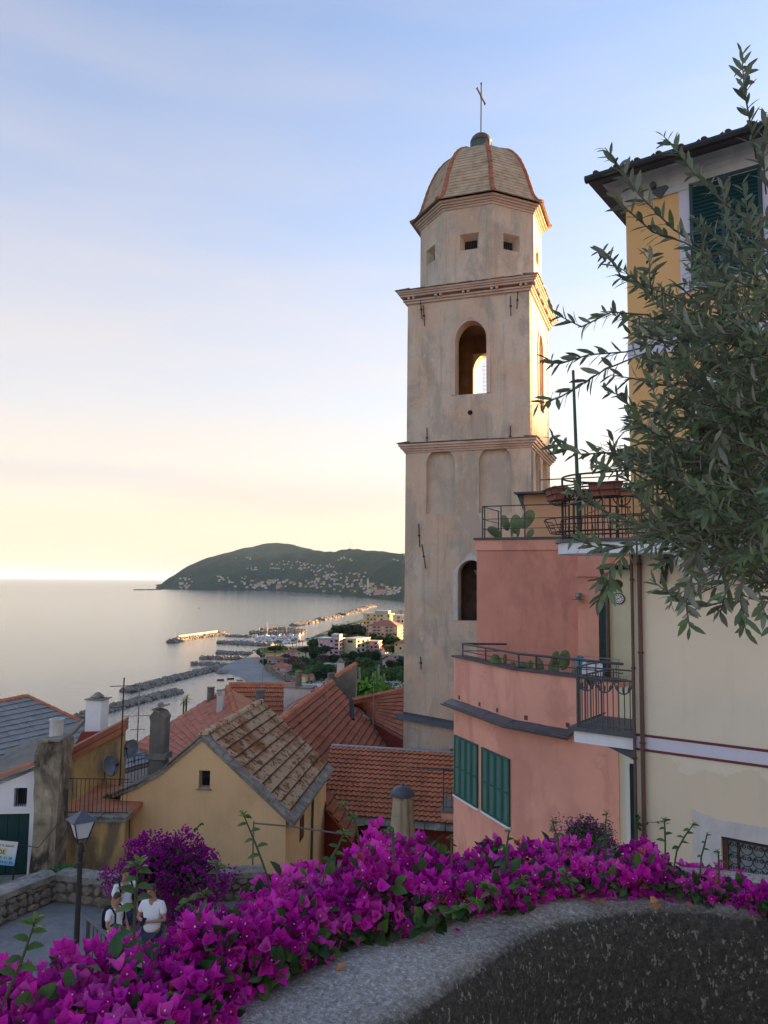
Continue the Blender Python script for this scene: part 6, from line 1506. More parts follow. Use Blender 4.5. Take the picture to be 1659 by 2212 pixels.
# ---------------------------------------------------------------- parapet in front of the camera
INNER = [(875, 2212), (979, 2142), (1080, 2072), (1179, 2012), (1279, 1982), (1380, 1967), (1480, 1966), (1579, 1975), (1659, 1984)]
def parapet():
    pts = [at_z(x, y, -1.05).xy for x, y in INNER]
    d = (pts[0]-pts[1]).normalized(); pts = [pts[0]+d*2.6+Vector((-.3, 0)), pts[0]+d*1.2+Vector((-.08, 0)), pts[0]+d*.5]+pts
    pts += [pts[-1]+Vector((.35, -.12)), pts[-1]+Vector((.75, -.42)), pts[-1]+Vector((1.05, -1.0)), pts[-1]+Vector((1.2, -2.2)), pts[-1]+Vector((1.2, -5.5))]
    # resample smoothly
    P = []
    for i in range(len(pts)-1):
        p0, p1, p2, p3 = pts[max(i-1, 0)], pts[i], pts[i+1], pts[min(i+2, len(pts)-1)]
        for t in np.linspace(0, 1, 7)[:-1]:
            t = float(t); P.append(.5*((2*p1)+(p2-p0)*t+(2*p0-5*p1+4*p2-p3)*t*t+(3*p1-p0-3*p2+p3)*t**3))
    P.append(pts[-1])
    prof = [(0.0, -1.02), (0.0, -.42), (0.0, -.2), (0.004, -.11), (.016, -.055), (.04, -.022), (.075, -.006), (.14, 0.002), (.27, .006), (.40, .0), (.43, -.03), (.44, -.12), (.44, -6.0)]
    V = []
    for i, p in enumerate(P):
        t = (P[min(i+1, len(P)-1)]-P[max(i-1, 0)]).normalized(); n = Vector((-t.y, t.x))
        row = []
        for o, z in prof:
            q = p+n*o; w = float(fbm2(q.x*5, q.y*5+z*4, 4))*.006+float(fbm2(q.x*14, z*14+q.y*9, 6))*.003
            row.append((q.x-n.x*w, q.y-n.y*w, WALL_Z+z+(w if o > .03 else 0)))
        V.append(row)
    V = np.array(V); root = thing('parapet', 'thick curved parapet of rough dark concrete under the bougainvillea', 'parapet', (float(V[20, 0, 0]), float(V[20, 0, 1]), E-2.05))
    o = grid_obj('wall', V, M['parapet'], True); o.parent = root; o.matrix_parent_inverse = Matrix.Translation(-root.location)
    bm = bmesh.new(); bm.from_mesh(o.data); bmesh.ops.recalc_face_normals(bm, faces=bm.faces); bm.to_mesh(o.data); bm.free()
    st = [(p.x, p.y) for p in P]+[(st_x, st_y) for st_x, st_y in ((-2.6, -6.0),)]
    poly = [Vector((p.x, p.y, 0)) for p in P]+[Vector((P[-1].x, -7, 0)), Vector((P[0].x-.5, -7, 0)), Vector((P[0].x-.5, P[0].y, 0))]
    m = MB(); m.add([(p.x, p.y, E-2.05) for p in poly], tessellate_polygon([poly])); tag(m.build('street', M['street']), kind='structure')
    return P
PP = parapet()

# ---------------------------------------------------------------- bougainvillea on the parapet
BOT = [(-260, 2760), (-100, 2640), (150, 2460), (350, 2320), (500, 2185), (512, 2145), (600, 2100), (725, 2052), (829, 2020), (1029, 1967), (1179, 1934), (1279, 1926), (1379, 1923), (1480, 1929), (1579, 1944), (1659, 1963), (1760, 1998)]
TOPL = [(-260, 2120), (-100, 2085), (0, 2062), (60, 2062), (106, 2050), (134, 2016), (216, 2012), (250, 2004), (288, 1998), (340, 1985), (374, 1972), (400, 1930), (415, 1915), (500, 1900), (560, 1875), (600, 1855), (675, 1825), (740, 1808), (775, 1798), (800, 1784), (829, 1786), (870, 1800), (904, 1782), (950, 1805), (979, 1828), (1020, 1818), (1064, 1804), (1109, 1826), (1179, 1815), (1259, 1808), (1329, 1818), (1394, 1800), (1430, 1825), (1454, 1843), (1529, 1862), (1579, 1888), (1659, 1948), (1760, 1990)]
TOPL = [(x, y+lerp_list([(500, 60), (829, 42), (1250, 18)], x)) for x, y in TOPL]
def hedge_pt(x, v):
    F = at_z(x, lerp_list(BOT, x), -1.03); T = at_y(x, lerp_list(TOPL, x), F.y+.34)
    out = Vector((F.x, F.y, 0)).normalized()
    if v <= 1:
        P = F.lerp(T, v)-out*(.13*math.sin(math.pi*v)**.7)+Vector((0, 0, .05*math.sin(math.pi*v)))
        n = (-out*(1.15-v*.9)+Vector((0, 0, .25+v*1.0))).normalized()
    else:
        w = v-1; P = T+out*(.5*w)-Vector((0, 0, .9*w*w)); n = (Vector((0, 0, 1))+out*w*1.2).normalized()
    return P, n, out
def make_bract_flower(L_=.034, W_=.0255):
    parts = []
    for k in range(3):
        v, f = blade(L_, W_, ((0, .25), (.2, .85), (.42, 1.0), (.72, .58), (1.0, 0)), .30, -.16)
        M4 = Matrix.Rotation(R(120*k), 4, 'Z') @ Matrix.Rotation(R(48), 4, 'X') @ Matrix.Translation((0, .002, 0)); parts.append((xf(v, M4), f))
    return merge(parts)
FLW = make_bract_flower(); LEAFT = blade(.048, .030)
def on_screen(p, mg=30):
    x, y = proj(p); return -mg < x < PW+mg and -mg < y < PH+mg
def bougainvillea():
    root = thing('bougainvillea', 'long bougainvillea hedge in magenta bloom spilling over the parapet', 'bougainvillea', at_z(829, 2037, -1.05))
    fl = []; lf = []; old = []; yl = []
    xs = np.linspace(-250, 1755, 600); wts = []
    for x in xs:
        F = at_z(x, lerp_list(BOT, x), -1.03); G = at_z(x+3.35, lerp_list(BOT, x+3.35), -1.03); wts.append((G-F).length*((at_y(x, lerp_list(TOPL, x), F.y+.34)-F).length+.25))
    wts = np.array(wts); wts /= wts.sum()
    N = 10800
    X = RNG.choice(xs, N, p=wts)+RNG.uniform(-1.7, 1.7, N); U = RNG.random(N); dep = RNG.random(N)**1.6
    for x, u, dq in zip(X, U, dep):
        v = u*1.55-.06; P, n, out = hedge_pt(x, max(0, v))
        cl = float(fbm2(P.x*7+3, P.y*7+P.z*9, 11, 3)); P = P-n*(dq*.16)+n*(cl*.085)+rnd_dir()*.012
        if v < .1 and P.z < WALL_Z+.02: P.z = WALL_Z+.02+RNG.random()*.02
        ax = (n*1.2+rnd_dir()*.85+Vector((0, 0, .15))).normalized()
        pick = float(fbm2(P.x*5, P.y*5+P.z*6, 21, 3)); leafy = .17+.6*max(0, pick+.02)*1.5+(.20 if v < .22 else 0)+.18*dq
        sc = RNG.uniform(.75, 1.2)
        if RNG.random() < leafy:
            M4 = frame(ax+rnd_dir()*.5-Vector((0, 0, .25)), n, P, sc*RNG.uniform(.7, 1.15), RNG.uniform(-1, 1)); (yl if RNG.random() < .22 else lf).append((P, M4))
        else:
            base = frame(rnd_dir(), ax, P, sc); M4 = Matrix(((base[0][0], base[0][1], base[0][2], P.x), (base[1][0], base[1][1], base[1][2], P.y), (base[2][0], base[2][1], base[2][2], P.z), (0, 0, 0, 1)))
            (old if RNG.random() < .022 else fl).append((P, M4))
    def split(items, lim, nm, tv, tf, mat, fieldname, n=9e9):
        me = tmesh(nm, tv, tf, mat); it = sorted(items, key=lambda q: ((q[0]-EYE).length if on_screen(q[0]) else 99)+0)
        for P, M4 in it[:lim]: link(nm, me, root, M4)
        bake(fieldname, tv, tf, [m for _, m in it[lim:]], mat, root)
    g3 = [[], [], []]
    for q in fl: k_ = float(fbm2(q[0].x*9, q[0].y*9+q[0].z*11, 77, 2))+RNG.normal(0, .35); g3[1 if k_ > .32 else (2 if k_ < -.38 else 0)].append(q)
    for q_, mt_, lim_ in ((g3[0], 'bract', 170), (g3[1], 'bract_lt', 70), (g3[2], 'bract_mid', 60)): split(q_, lim_, 'flower', *FLW, M[mt_], 'flower_mass'); split(old, 300, 'withered_flower', *FLW, M['bract_old'], 'withered_mass')
    split(lf, 200, 'leaf', *LEAFT, M['bgleaf'], 'leaf_mass'); split(yl, 100, 'young_leaf', *LEAFT, M['shootleaf'], 'young_leaf_mass')
    # tiny pale true flowers at the heart of some bract groups
    oc = (np.array([(1, 0, 0), (-1, 0, 0), (0, 1, 0), (0, -1, 0), (0, 0, 1.6), (0, 0, -1)])*.0028, [(0, 2, 4), (2, 1, 4), (1, 3, 4), (3, 0, 4), (2, 0, 5), (1, 2, 5), (3, 1, 5), (0, 3, 5)])
    bake('florets', *oc, [m_ @ Matrix.Translation((0, 0, .020)) for k_, (_, m_) in enumerate(fl) if k_ % 3 == 0], paint('floret_cream', (.75, .68, .45), .6), root)
    # woody stems inside, seen through gaps
    m = MB()
    for x in np.arange(-200, 1720, 26):
        P0, n0, o0 = hedge_pt(x, .02); P1, n1, o1 = hedge_pt(x+RNG.uniform(-40, 40), RNG.uniform(.5, .95)); a = P0+o0*.2; m.tube([a, a.lerp(P1-n1*.1, .5)+rnd_dir()*.03, P1-n1*.06], [.006, .005, .003], 5)
    tag(m.build('stems', M['twig'], root), kind='stuff')
    # inner dark foliage body so no daylight shows through
    core = []
    for _ in range(2600):
        x = RNG.choice(xs, p=wts); v = RNG.uniform(.05, 1.3); P, n, out = hedge_pt(x, v); P = P-n*RNG.uniform(.12, .26); core.append(frame(rnd_dir()+n*.4, n, P, RNG.uniform(1.0, 1.6), RNG.uniform(-3, 3)))
    bake('inner_leaves', *LEAFT, core, M['bgleaf'], root)
    return root
BG = bougainvillea()

_petal = [tmesh('petal', *blade(.032, .026), M['bract_mid']), tmesh('petal_dry', *blade(.032, .026), M['bract_old'])]
# shoots standing up out of the hedge (each its own set of stem and leaves)
SH_LEAF = blade(.062, .036, fold=.15, curl=.45)
_shoot_leaf = tmesh('shoot_leaf', *SH_LEAF, M['shootleaf']); _lime_leaf = tmesh('lime_leaf', *SH_LEAF, M['lime'])
def shoot(pix, Y, leaf_px, n, tip=True, bend=0):
    """stem through pixel points at depth Y; leaf length given in measuring pixels"""
    pix = ([(pix[0][0]*1.4-pix[1][0]*.4, pix[0][1]+42)] if pix[0][1] < 1890 or pix[0][0] < 350 else [])+list(pix); pts = [at_y(x, y, Y) for x, y in pix]; s_ = Y/PF; m = MB(); r = .0032*max(1, leaf_px*s_/.05)
    m.tube(pts, [r]*(len(pts)-1)+[r*.5], 6); st = m.build('shoot_stem', M['stem'], BG)
    tot = [(b-a).length for a, b in zip(pts, pts[1:])]; T_ = sum(tot); sc = leaf_px*s_/.062
    def al(t):
        d = t*T_
        for L_, a, b in zip(tot, pts, pts[1:]):
            if d <= L_+1e-9: return a.lerp(b, min(1, d/L_)), (b-a).normalized()
            d -= L_
        return pts[-1], (pts[-1]-pts[-2]).normalized()
    for i in range(n):
        t = .45+.50*i/max(1, n-1); p, d = al(t); side = Vector((1, -.3, 0)) if i % 2 else Vector((-1, -.3, 0)); side = (side+rnd_dir()*.35).normalized()
        link('shoot_leaf', _shoot_leaf, st, frame(side*.9+d*.35, d+Vector((0, -.5, .2)), p, sc*(1.05-.35*t)*RNG.uniform(.85, 1.1)))
    if tip:
        p = pts[-1]; d = (pts[-1]-pts[-2]).normalized()
        for k in range(6): th = k*2.4; side = Vector((math.cos(th), math.sin(th), 0)); link('tip_leaf', _lime_leaf, st, frame(side*(.45+.1*k*.5)+d*.8, d, p-d*.004*k, sc*(.42+.05*k)))
for a in (([(575, 1885), (555, 1830), (524, 1755)], 2.35, 26, 6), ([(775, 1810), (765, 1770), (737, 1735)], 2.6, 24, 6), ([(290, 2000), (292, 1950), (299, 1860)], 1.85, 46, 7), ([(8, 2165), (45, 2080), (78, 1985)], 1.62, 44, 7), ([(705, 1870), (730, 1830), (745, 1795)], 2.2, 22, 5),
          ([(470, 1905), (468, 1880), (468, 1862)], 2.3, 24, 3), ([(380, 1965), (420, 1935), (445, 1925)], 1.9, 26, 4), ([(1437, 1815), (1436, 1790), (1435, 1770)], 2.75, 20, 4), ([(1462, 1838), (1480, 1805), (1500, 1778)], 2.7, 18, 6), ([(1515, 1850), (1522, 1825), (1528, 1800)], 2.7, 14, 4),
          ([(1553, 1870), (1552, 1850), (1551, 1838)], 2.65, 16, 3), ([(1205, 1812), (1198, 1790), (1193, 1775)], 2.8, 18, 4), ([(1308, 1815), (1308, 1785), (1310, 1755)], 2.85, 18, 5), ([(1095, 1825), (1098, 1805), (1100, 1793)], 2.7, 16, 3), ([(975, 1830), (975, 1812), (975, 1806)], 2.5, 16, 3),
          ([(850, 1830), (846, 1800), (842, 1790)], 2.3, 18, 3), ([(1240, 1930), (1230, 1900), (1215, 1880)], 2.4, 24, 5), ([(960, 1975), (1000, 1960), (1030, 1945)], 2.15, 26, 5), ([(1075, 1945), (1060, 1925), (1048, 1908)], 2.3, 26, 5), ([(1110, 1930), (1125, 1905), (1130, 1895)], 2.35, 24, 4)): shoot(*a)

# ---------------------------------------------------------------- magenta bush by the lane, mauve bush by the pink wall, creeper
def puff_bush(name, label, cat, c, rad, nfl, nlf, fmat, lmat, sc, stem_to=None, flat=.0):
    root = thing(name, label, cat, (c[0], c[1], c[2]-rad[2]*.9)); F_, L_ = [], []
    for k in range(nfl+nlf):
        d = rnd_dir(); d.z = d.z if d.z > -.8 else -d.z*.5; d.normalize(); cl = float(fbm2(d.x*2.6+c[0], d.y*2.6+d.z*3.1, 31, 3))
        P = Vector(c)+Vector((d.x*rad[0], d.y*rad[1], d.z*rad[2]))*(.78+.55*cl+.18*RNG.random()**.7)
        M4 = frame(rnd_dir()+d*.5, d+rnd_dir()*.6, P, sc*RNG.uniform(.8, 1.25)); (F_ if k < nfl else L_).append(M4)
    bake('blossom', *FLW, F_, fmat, root); bake('foliage', *LEAFT, L_, lmat, root)
    core = [frame(rnd_dir(), rnd_dir(), Vector(c)+Vector((d.x*rad[0], d.y*rad[1], abs(d.z)*rad[2]))*RNG.uniform(.35, .78), sc*2.2) for d in (rnd_dir() for _ in range(int(nlf*1.2)))]
    bake('inner_foliage', *LEAFT, core, M['bgleaf'], root)
    m = MB()
    for k in range(7): a = Vector((c[0]+RNG.uniform(-.3, .3), c[1]+RNG.uniform(-.3, .3), (stem_to if stem_to is not None else c[2]-rad[2])-.1)); d = rnd_dir(); m.tube([a, a.lerp(Vector(c), .6)+rnd_dir()*.1, Vector(c)+Vector((d.x*rad[0], d.y*rad[1], abs(d.z)*rad[2]))*.7], [.03, .02, .008], 6)
    tag(m.build('branches', M['twig'], root), kind='stuff'); return root
_c = at_y(358, 1893, 17.3)
puff_bush('magenta_bush', 'rounded dark magenta bougainvillea bush beside the ochre house', 'bush', (_c.x, _c.y, _c.z-.15), (1.30, .75, 1.0), 5600, 900, M['bract_dk'], M['bgleaf'], 1.4, E-7.5)
_c = at_y(1268, 1815, 11.0)
puff_bush('mauve_bush', 'mound of small mauve flowers at the foot of the pink wall', 'bush', (_c.x, _c.y, _c.z-.30), (.52, .4, .70), 2600, 900, M['mauve'], M['bgleaf'], .62, E-6.8)
def creeper(name, label, spots, n, mat, sc, thick=.12):
    c = sum((Vector(s[0]) for s in spots), Vector())/len(spots); root = thing(name, label, 'creeper', c); L_ = []
    for k in range(n):
        p, r = spots[RNG.integers(len(spots))]; d = rnd_dir(); P = Vector(p)+Vector((d.x*r, d.y*r*.6, abs(d.z)*r*.55)); L_.append(frame(Vector((d.x, d.y-.6, -.3))+rnd_dir()*.6, Vector((0, -.6, 1))+rnd_dir()*.4, P, sc*RNG.uniform(.7, 1.3)))
    bake('leaves', *blade(.06, .055), L_, mat, root)
    m = MB(); pts = [Vector(p[0]) for p in spots]
    for a, b in zip(pts, pts[1:]): m.tube([a, (a+b)/2+Vector((0, 0, .05)), b], .012, 5)
    tag(m.build('stems', M['twig'], root), kind='stuff')
creeper('wall_creeper', 'green creeper spilling over the top of the rubble wall', [(at_y(60, 1922, 18.2), .16), (at_y(90, 1904, 18.8), .25), (at_y(120, 1892, 19.1), .33), (at_y(150, 1886, 19.2), .35), (at_y(182, 1892, 19.1), .25)], 900, M['creeper'], 1.25)
creeper('terrace_creeper', 'small dark ivy tuft on the ochre terrace', [(at_y(240, 1726, 23.6), .22), (at_y(252, 1722, 23.6), .18)], 220, M['bgleaf'], 1.3)
# bare vine shoot with small leaves on the ochre gable and on the cream wall
def wall_vine(label, pix, Y, n, lp):
    pts = [at_y(x, y, Y) for x, y in pix]; root = thing('wall_vine', label, 'vine', pts[0]); m = MB(); m.tube(pts, .005*Y/12, 5); m.build('stem', M['twig'], root); me = tmesh('vine_leaf', *blade(.06, .04), M['bgleaf'])
    for k in range(n): i = RNG.integers(len(pts)-1); p = pts[i].lerp(pts[i+1], RNG.random()); link('leaf', me, root, frame(rnd_dir()+Vector((0, -.8, -.3)), (0, -1, .3), p, lp*Y/PF/.06*RNG.uniform(.7, 1.2)))
wall_vine('thin leafy tendril rising against the ochre gable wall', [(405, 1815), (415, 1800), (428, 1785), (437, 1777)], 20, 16, 7)
wall_vine('thin bare tendril creeping along the cream wall', [(1387, 1775), (1410, 1777), (1425, 1776), (1445, 1764), (1468, 1748)], 11.75, 9, 6)
wall_vine('small green climber on the brown drainpipes', [(1378, 1790), (1376, 1770), (1372, 1755)], 11.85, 12, 10)

# ---------------------------------------------------------------- prickly pears on the terraces, laundry
def pad_mesh():
    m = MB(); n, r = 10, 5; v = []; f = []
    for s_ in (-1, 1):
        for j in range(r):
            q = j/(r-1)
            for k in range(n): th = 2*math.pi*k/n; w = .5*(1-.0*q); rr = 1-q; rad = rr; x = .42*rad*math.sin(th); z = .5-.5*rad*math.cos(th)*(1.0); v.append((x*(1+.15*(z-.5)), s_*.055*math.sqrt(max(0, 1-rad*rad)), z))
        o = 0 if s_ < 0 else n*r
        for j in range(r-1):
            for k in range(n): f.append((o+j*n+k, o+j*n+(k+1) % n, o+(j+1)*n+(k+1) % n, o+(j+1)*n+k))
    m.add(v, f); return m.mesh('pad', M['cactus'], smooth=True)
PAD = pad_mesh()
def prickly_pear(label, base, spec):
    root = thing('prickly_pear', label, 'cactus', base)
    for (dx, dz, h, lean, yaw) in spec:
        link('pad', PAD, root, TRS(Vector(base)+Vector((dx, RNG.uniform(-.12, .12), dz)), yaw, (h*.74, h*.9, h*1.08), ry=lean))
    m = MB(); m.lathe([(.10, 0), (.14, .18), (.15, .2), (.13, .2)], 12, Matrix.Translation(Vector(base)-Vector((0, 0, .2)))); m.build('pot', M['pot'], root)
_b = PK['pR'].p3(.1, .85, PK['zp']-.5)
bxx = at_y(1090, 1440, 17.2)
prickly_pear('sprawling prickly pear on the lower pink terrace', (bxx.x, bxx.y, E+PK['zp']-.35), [(-.12, .15, .42, -.25, .2), (.1, .05, .36, .3, .4), (.28, .1, .34, .5, -.2), (.0, .32, .25, .1, .8), (.42, -.0, .36, .8, .1), (.5, .15, .3, .35, .5), (.6, .0, .3, .9, 0)])
bxx = at_y(1190, 1440, 16.6)
prickly_pear('prickly pear with upright pads next to the blue cloth', (bxx.x, bxx.y, E+PK['zp']-.35), [(-.18, .22, .34, -.3, .3), (.05, .12, .40, .1, -.2), (.0, .45, .28, .5, .3), (.26, .3, .42, .15, .1), (.42, .22, .3, 1.2, .2), (.12, .35, .3, -.5, 1), (-.1, .0, .35, -.6, 0)])
bxx = at_y(1110, 1165, 20.4)
prickly_pear('prickly pear on the upper pink roof terrace', (bxx.x, bxx.y, E+PK['zU']+.12), [(-.32, .0, .4, -.9, .1), (-.15, .18, .42, -.35, .3), (.05, .1, .5, .05, -.2), (.22, .25, .55, .55, .1), (.32, .0, .3, .8, .4), (-.42, .1, .35, -1.2, .5), (.1, .0, .3, .4, .9), (-.05, .0, .45, -.2, 1.2)])
def draped(name, label, pl, a0, a1, ztop, drop, mat, dep):
    m = MB(); nx, nz_ = 8, 8; V = []
    for i in range(nx+1):
        for j in range(nz_+1):
            s_ = j/nz_; a = a0+(a1-a0)*i/nx; side = (s_-.5)*2; z = ztop-abs(side)*drop*(1+.05*math.sin(i*1.7)); V.append((a+.01*math.sin(j*2+i), dep+side*.03+.012*math.sin(i*2.1+j*.6), z+.01*math.cos(i*1.3)*(1-abs(side))))
    m.add(V, [(i*(nz_+1)+j, (i+1)*(nz_+1)+j, (i+1)*(nz_+1)+j+1, i*(nz_+1)+j+1) for i in range(nx) for j in range(nz_)], pl.mat()); tag(m.build(name, mat, smooth=True), label, 'laundry')
_pr = PK['pR']; _f2 = lambda x: _pr.to2(x, 1440)[0]
draped('towel', 'white towel hung over a rack behind the terrace handrail', _pr, _f2(1224), _f2(1268), PK['zp']+.27, .55, M['tshirt'], .52)
draped('towel', 'pale blue cloth hung behind the terrace handrail', _pr, _f2(1206), _f2(1223), PK['zp']+.36, .6, M['cloth_blue'], .6)
rk = thing('drying_rack', 'thin metal drying rack on the lower pink terrace', 'rack', _pr.p3(1.6, .55, PK['zt'])); bar(_pr.p3(_f2(1200), .52, PK['zp']+.262), _pr.p3(_f2(1300), .52, PK['zp']+.262), .008).build('bar', M['steel'], rk); bar(_pr.p3(_f2(1200), .60, PK['zp']+.352), _pr.p3(_f2(1300), .60, PK['zp']+.352), .008).build('bar', M['steel'], rk)
for x in (1202, 1298):
    bar(_pr.p3(_f2(x), .52, PK['zp']+.262), _pr.p3(_f2(x), .52, PK['zt']), .01).build('leg', M['steel'], rk); bar(_pr.p3(_f2(x), .60, PK['zp']+.352), _pr.p3(_f2(x), .60, PK['zt']), .01).build('leg', M['steel'], rk)

for k in range(30):
    x = RNG.uniform(560, 1640); P, n, o = hedge_pt(x, 0); q = P-o*RNG.uniform(.0, .10); me_ = _petal[int(RNG.integers(2))]
    link('fallen_bract', me_, BG, frame(Vector((RNG.normal(), RNG.normal(), 0)), (RNG.normal()*.3, RNG.normal()*.3, 1), (q.x, q.y, WALL_Z+.016), RNG.uniform(.7, 1.1)))
# ---------------------------------------------------------------- olive tree at the right
def olive_tree():
    base = Vector((3.7, 4.3, E+ground_dz(3.7, 4.3))); fork = Vector((3.35, 3.9, E-1.1))
    root = thing('olive_tree', 'olive tree with dense narrow leaves and green fruit reaching in front of the yellow house', 'olive tree', base)
    m = MB(); m.tube([base-Vector((0, 0, .3)), base+Vector((-.1, .1, 1.5)), base+Vector((.05, -.1, 3.2)), fork], [.30, .22, .19, .16], 10); tr = m.build('trunk', M['bark'], root, smooth=True)
    EXP = [([(1634, 344), (1608, 194), (1602, 114)], 2.3), ([(1600, 470), (1553, 428), (1496, 370), (1448, 309), (1435, 296)], 2.4), ([(1520, 540), (1451, 492), (1381, 421), (1333, 354), (1307, 319)], 2.35), ([(1540, 560), (1480, 524), (1410, 501), (1352, 450), (1326, 421)], 2.3), ([(1480, 650), (1416, 626), (1346, 604), (1320, 562), (1294, 540)], 2.4),
           ([(1410, 650), (1403, 594), (1403, 540)], 2.3), ([(1400, 680), (1320, 674), (1256, 706), (1192, 674)], 2.35), ([(1430, 740), (1352, 760), (1272, 766), (1208, 786), (1176, 773)], 2.45), ([(1400, 760), (1307, 798), (1250, 834), (1208, 859), (1157, 875)], 2.4), ([(1440, 960), (1381, 910), (1346, 856), (1307, 843)], 2.3), ([(1470, 960), (1384, 958), (1320, 978), (1256, 981), (1208, 962), (1192, 942)], 2.3),
           ([(1400, 1040), (1362, 1016), (1333, 987), (1320, 936)], 2.3), ([(1420, 1030), (1352, 1010), (1307, 1016), (1288, 1003)], 2.25), ([(1440, 1150), (1365, 1128), (1288, 1096), (1224, 1054)], 2.2), ([(1430, 1170), (1368, 1176), (1307, 1189), (1237, 1163)], 2.2), ([(1480, 1128), (1384, 1160), (1314, 1237), (1288, 1262)], 2.2), ([(1330, 1230), (1310, 1275), (1290, 1300)], 2.2),
           ([(1600, 1290), (1525, 1310), (1470, 1300), (1403, 1250)], 2.15), ([(1500, 1240), (1480, 1272), (1485, 1326), (1490, 1358)], 2.1), ([(1605, 1240), (1600, 1298), (1612, 1368)], 2.1), ([(1585, 1250), (1566, 1285), (1554, 1332)], 2.1), ([(1640, 1280), (1650, 1320), (1672, 1362)], 2.05), ([(1655, 420), (1648, 330), (1662, 230)], 2.3), ([(1560, 620), (1530, 540), (1500, 470)], 2.5), ([(1480, 1020), (1440, 1000), (1395, 1060)], 2.2), ([(1480, 1190), (1440, 1165), (1400, 1185)], 2.15), ([(1600, 560), (1570, 470), (1560, 400)], 2.5)]
    POLY = [(1740, 430), (1690, 500), (1640, 560), (1580, 600), (1520, 635), (1470, 660), (1430, 700), (1410, 750), (1440, 810), (1480, 880), (1500, 940), (1480, 990), (1430, 1040), (1400, 1090), (1410, 1140), (1450, 1165), (1510, 1190), (1560, 1235), (1620, 1262), (1680, 1285), (1740, 1290)]
    def inside(x, y):
        c = False; n = len(POLY)
        for i in range(n):
            (x0, y0), (x1, y1) = POLY[i], POLY[i-1]
            if (y0 > y) != (y1 > y) and x < (x1-x0)*(y-y0)/(y1-y0)+x0: c = not c
        return c
    sp = []
    for pix, Y in EXP: sp.append(([at_y(x, y, Y+RNG.uniform(-.06, .06)) for x, y in pix], True))
    n = 0
    while n < 430:
        x, y = RNG.uniform(1380, 1740), RNG.uniform(430, 1290)
        if not inside(x, y): continue
        den = min(1, .30+max(0, (x-1420)/260)*.9)*min(1, max(.30, (y-380)/380)); den *= .55+.8*(float(fbm2(x/70, y/70, 41, 2))*.5+.5)
        if RNG.random() > den: continue
        n += 1; Y = RNG.uniform(2.2, 3.7); a = at_y(x, y, Y); L_ = RNG.uniform(.14, .32)
        th = RNG.normal(math.radians(165), .75); d = Vector((math.cos(th), RNG.normal(-.15, .4), math.sin(th)*.8+.12)).normalized()
        sp.append(([a, a+d*L_*.5+rnd_dir()*.02, a+d*L_+Vector((0, 0, RNG.uniform(-.05, .05)))], False))
    leaves = []; tw = MB(); fruit = []
    for pts, ex in sp:
        seg = [(b-a).length for a, b in zip(pts, pts[1:])]; T_ = sum(seg); tw.tube(pts, [.0027]*(len(pts)-1)+[.0013], 5)
        nl = max(5, int(T_/.0112)); 
        for i in range(nl):
            t = (i+.6)/nl; d = t*T_; k = 0
            if ex and t < .25 and RNG.random() < .5: continue
            while k < len(seg)-1 and d > seg[k]: d -= seg[k]; k += 1
            p = pts[k].lerp(pts[k+1], min(1, d/seg[k])); ax = (pts[k+1]-pts[k]).normalized(); side = ax.orthogonal().normalized(); side = Matrix.Rotation(i*math.pi/2*1.03+RNG.uniform(-.5, .5)+(math.pi if i % 2 else 0), 3, ax) @ side
            y = (ax*RNG.uniform(.55, 1.0)+side*RNG.uniform(.5, .9)+Vector((0, 0, -.1))).normalized(); sc = RNG.uniform(.75, 1.2)*(1.0 if t < .85 else .75)
            leaves.append((p, frame(y, ax+Vector((0, 0, .8)), p, sc, RNG.uniform(-.6, .6)), ex))
            if not ex and RNG.random() < .012: fruit.append((p-Vector((0, 0, .02)), 1))
    for x, y in ((1460, 1165), (1468, 1180), (1490, 1150), (1500, 1175), (1540, 1175), (1545, 1155), (1385, 1130), (1575, 1160), (1440, 1145), (1620, 1160), (1635, 1170), (1372, 1112), (1425, 1105)): fruit.append((at_y(x, y, 2.12), 1))
    OL = blade(.058, .0165, ((0, .15), (.2, .72), (.5, 1.0), (.8, .62), (1.0, 0)), .10, .12)
    me = tmesh('leaf', *OL, M['olive']); leaves.sort(key=lambda q: (0 if q[2] and on_screen(q[0]) else 1, (q[0]-EYE).length))
    for p, M4, ex in leaves[:300]: link('leaf', me, root, M4)
    bake('leaf_mass', *OL, [q[1] for q in leaves[300:]], M['olive'], root)
    tag(tw.build('twigs', M['twig'], root, smooth=True), kind='stuff')
    fm = MB().lathe([(.001, 0), (.006, .003), (.0085, .010), (.007, .017), (.001, .021)], 8).mesh('olive_fruit', M['olive_fruit'], smooth=True)
    for p, _ in fruit[:60]: link('olive_fruit', fm, root, Matrix.Translation(p-Vector((0, 0, .015))))
    # limbs from the trunk to the crown
    for (x, y, Y) in ((1640, 500, 2.7), (1560, 700, 2.6), (1480, 780, 2.6), (1500, 960, 2.5), (1560, 1050, 2.6), (1500, 1130, 2.4), (1620, 1230, 2.4), (1650, 380, 2.6), (1600, 860, 3.0)):
        q = at_y(x, y, Y); m = MB(); mid = fork.lerp(q, .55)+Vector((.05, .1, .12)); m.tube([fork, mid, q], [.06, .02, .005], 7); m.build('limb', M['bark'], root, smooth=True)
olive_tree()

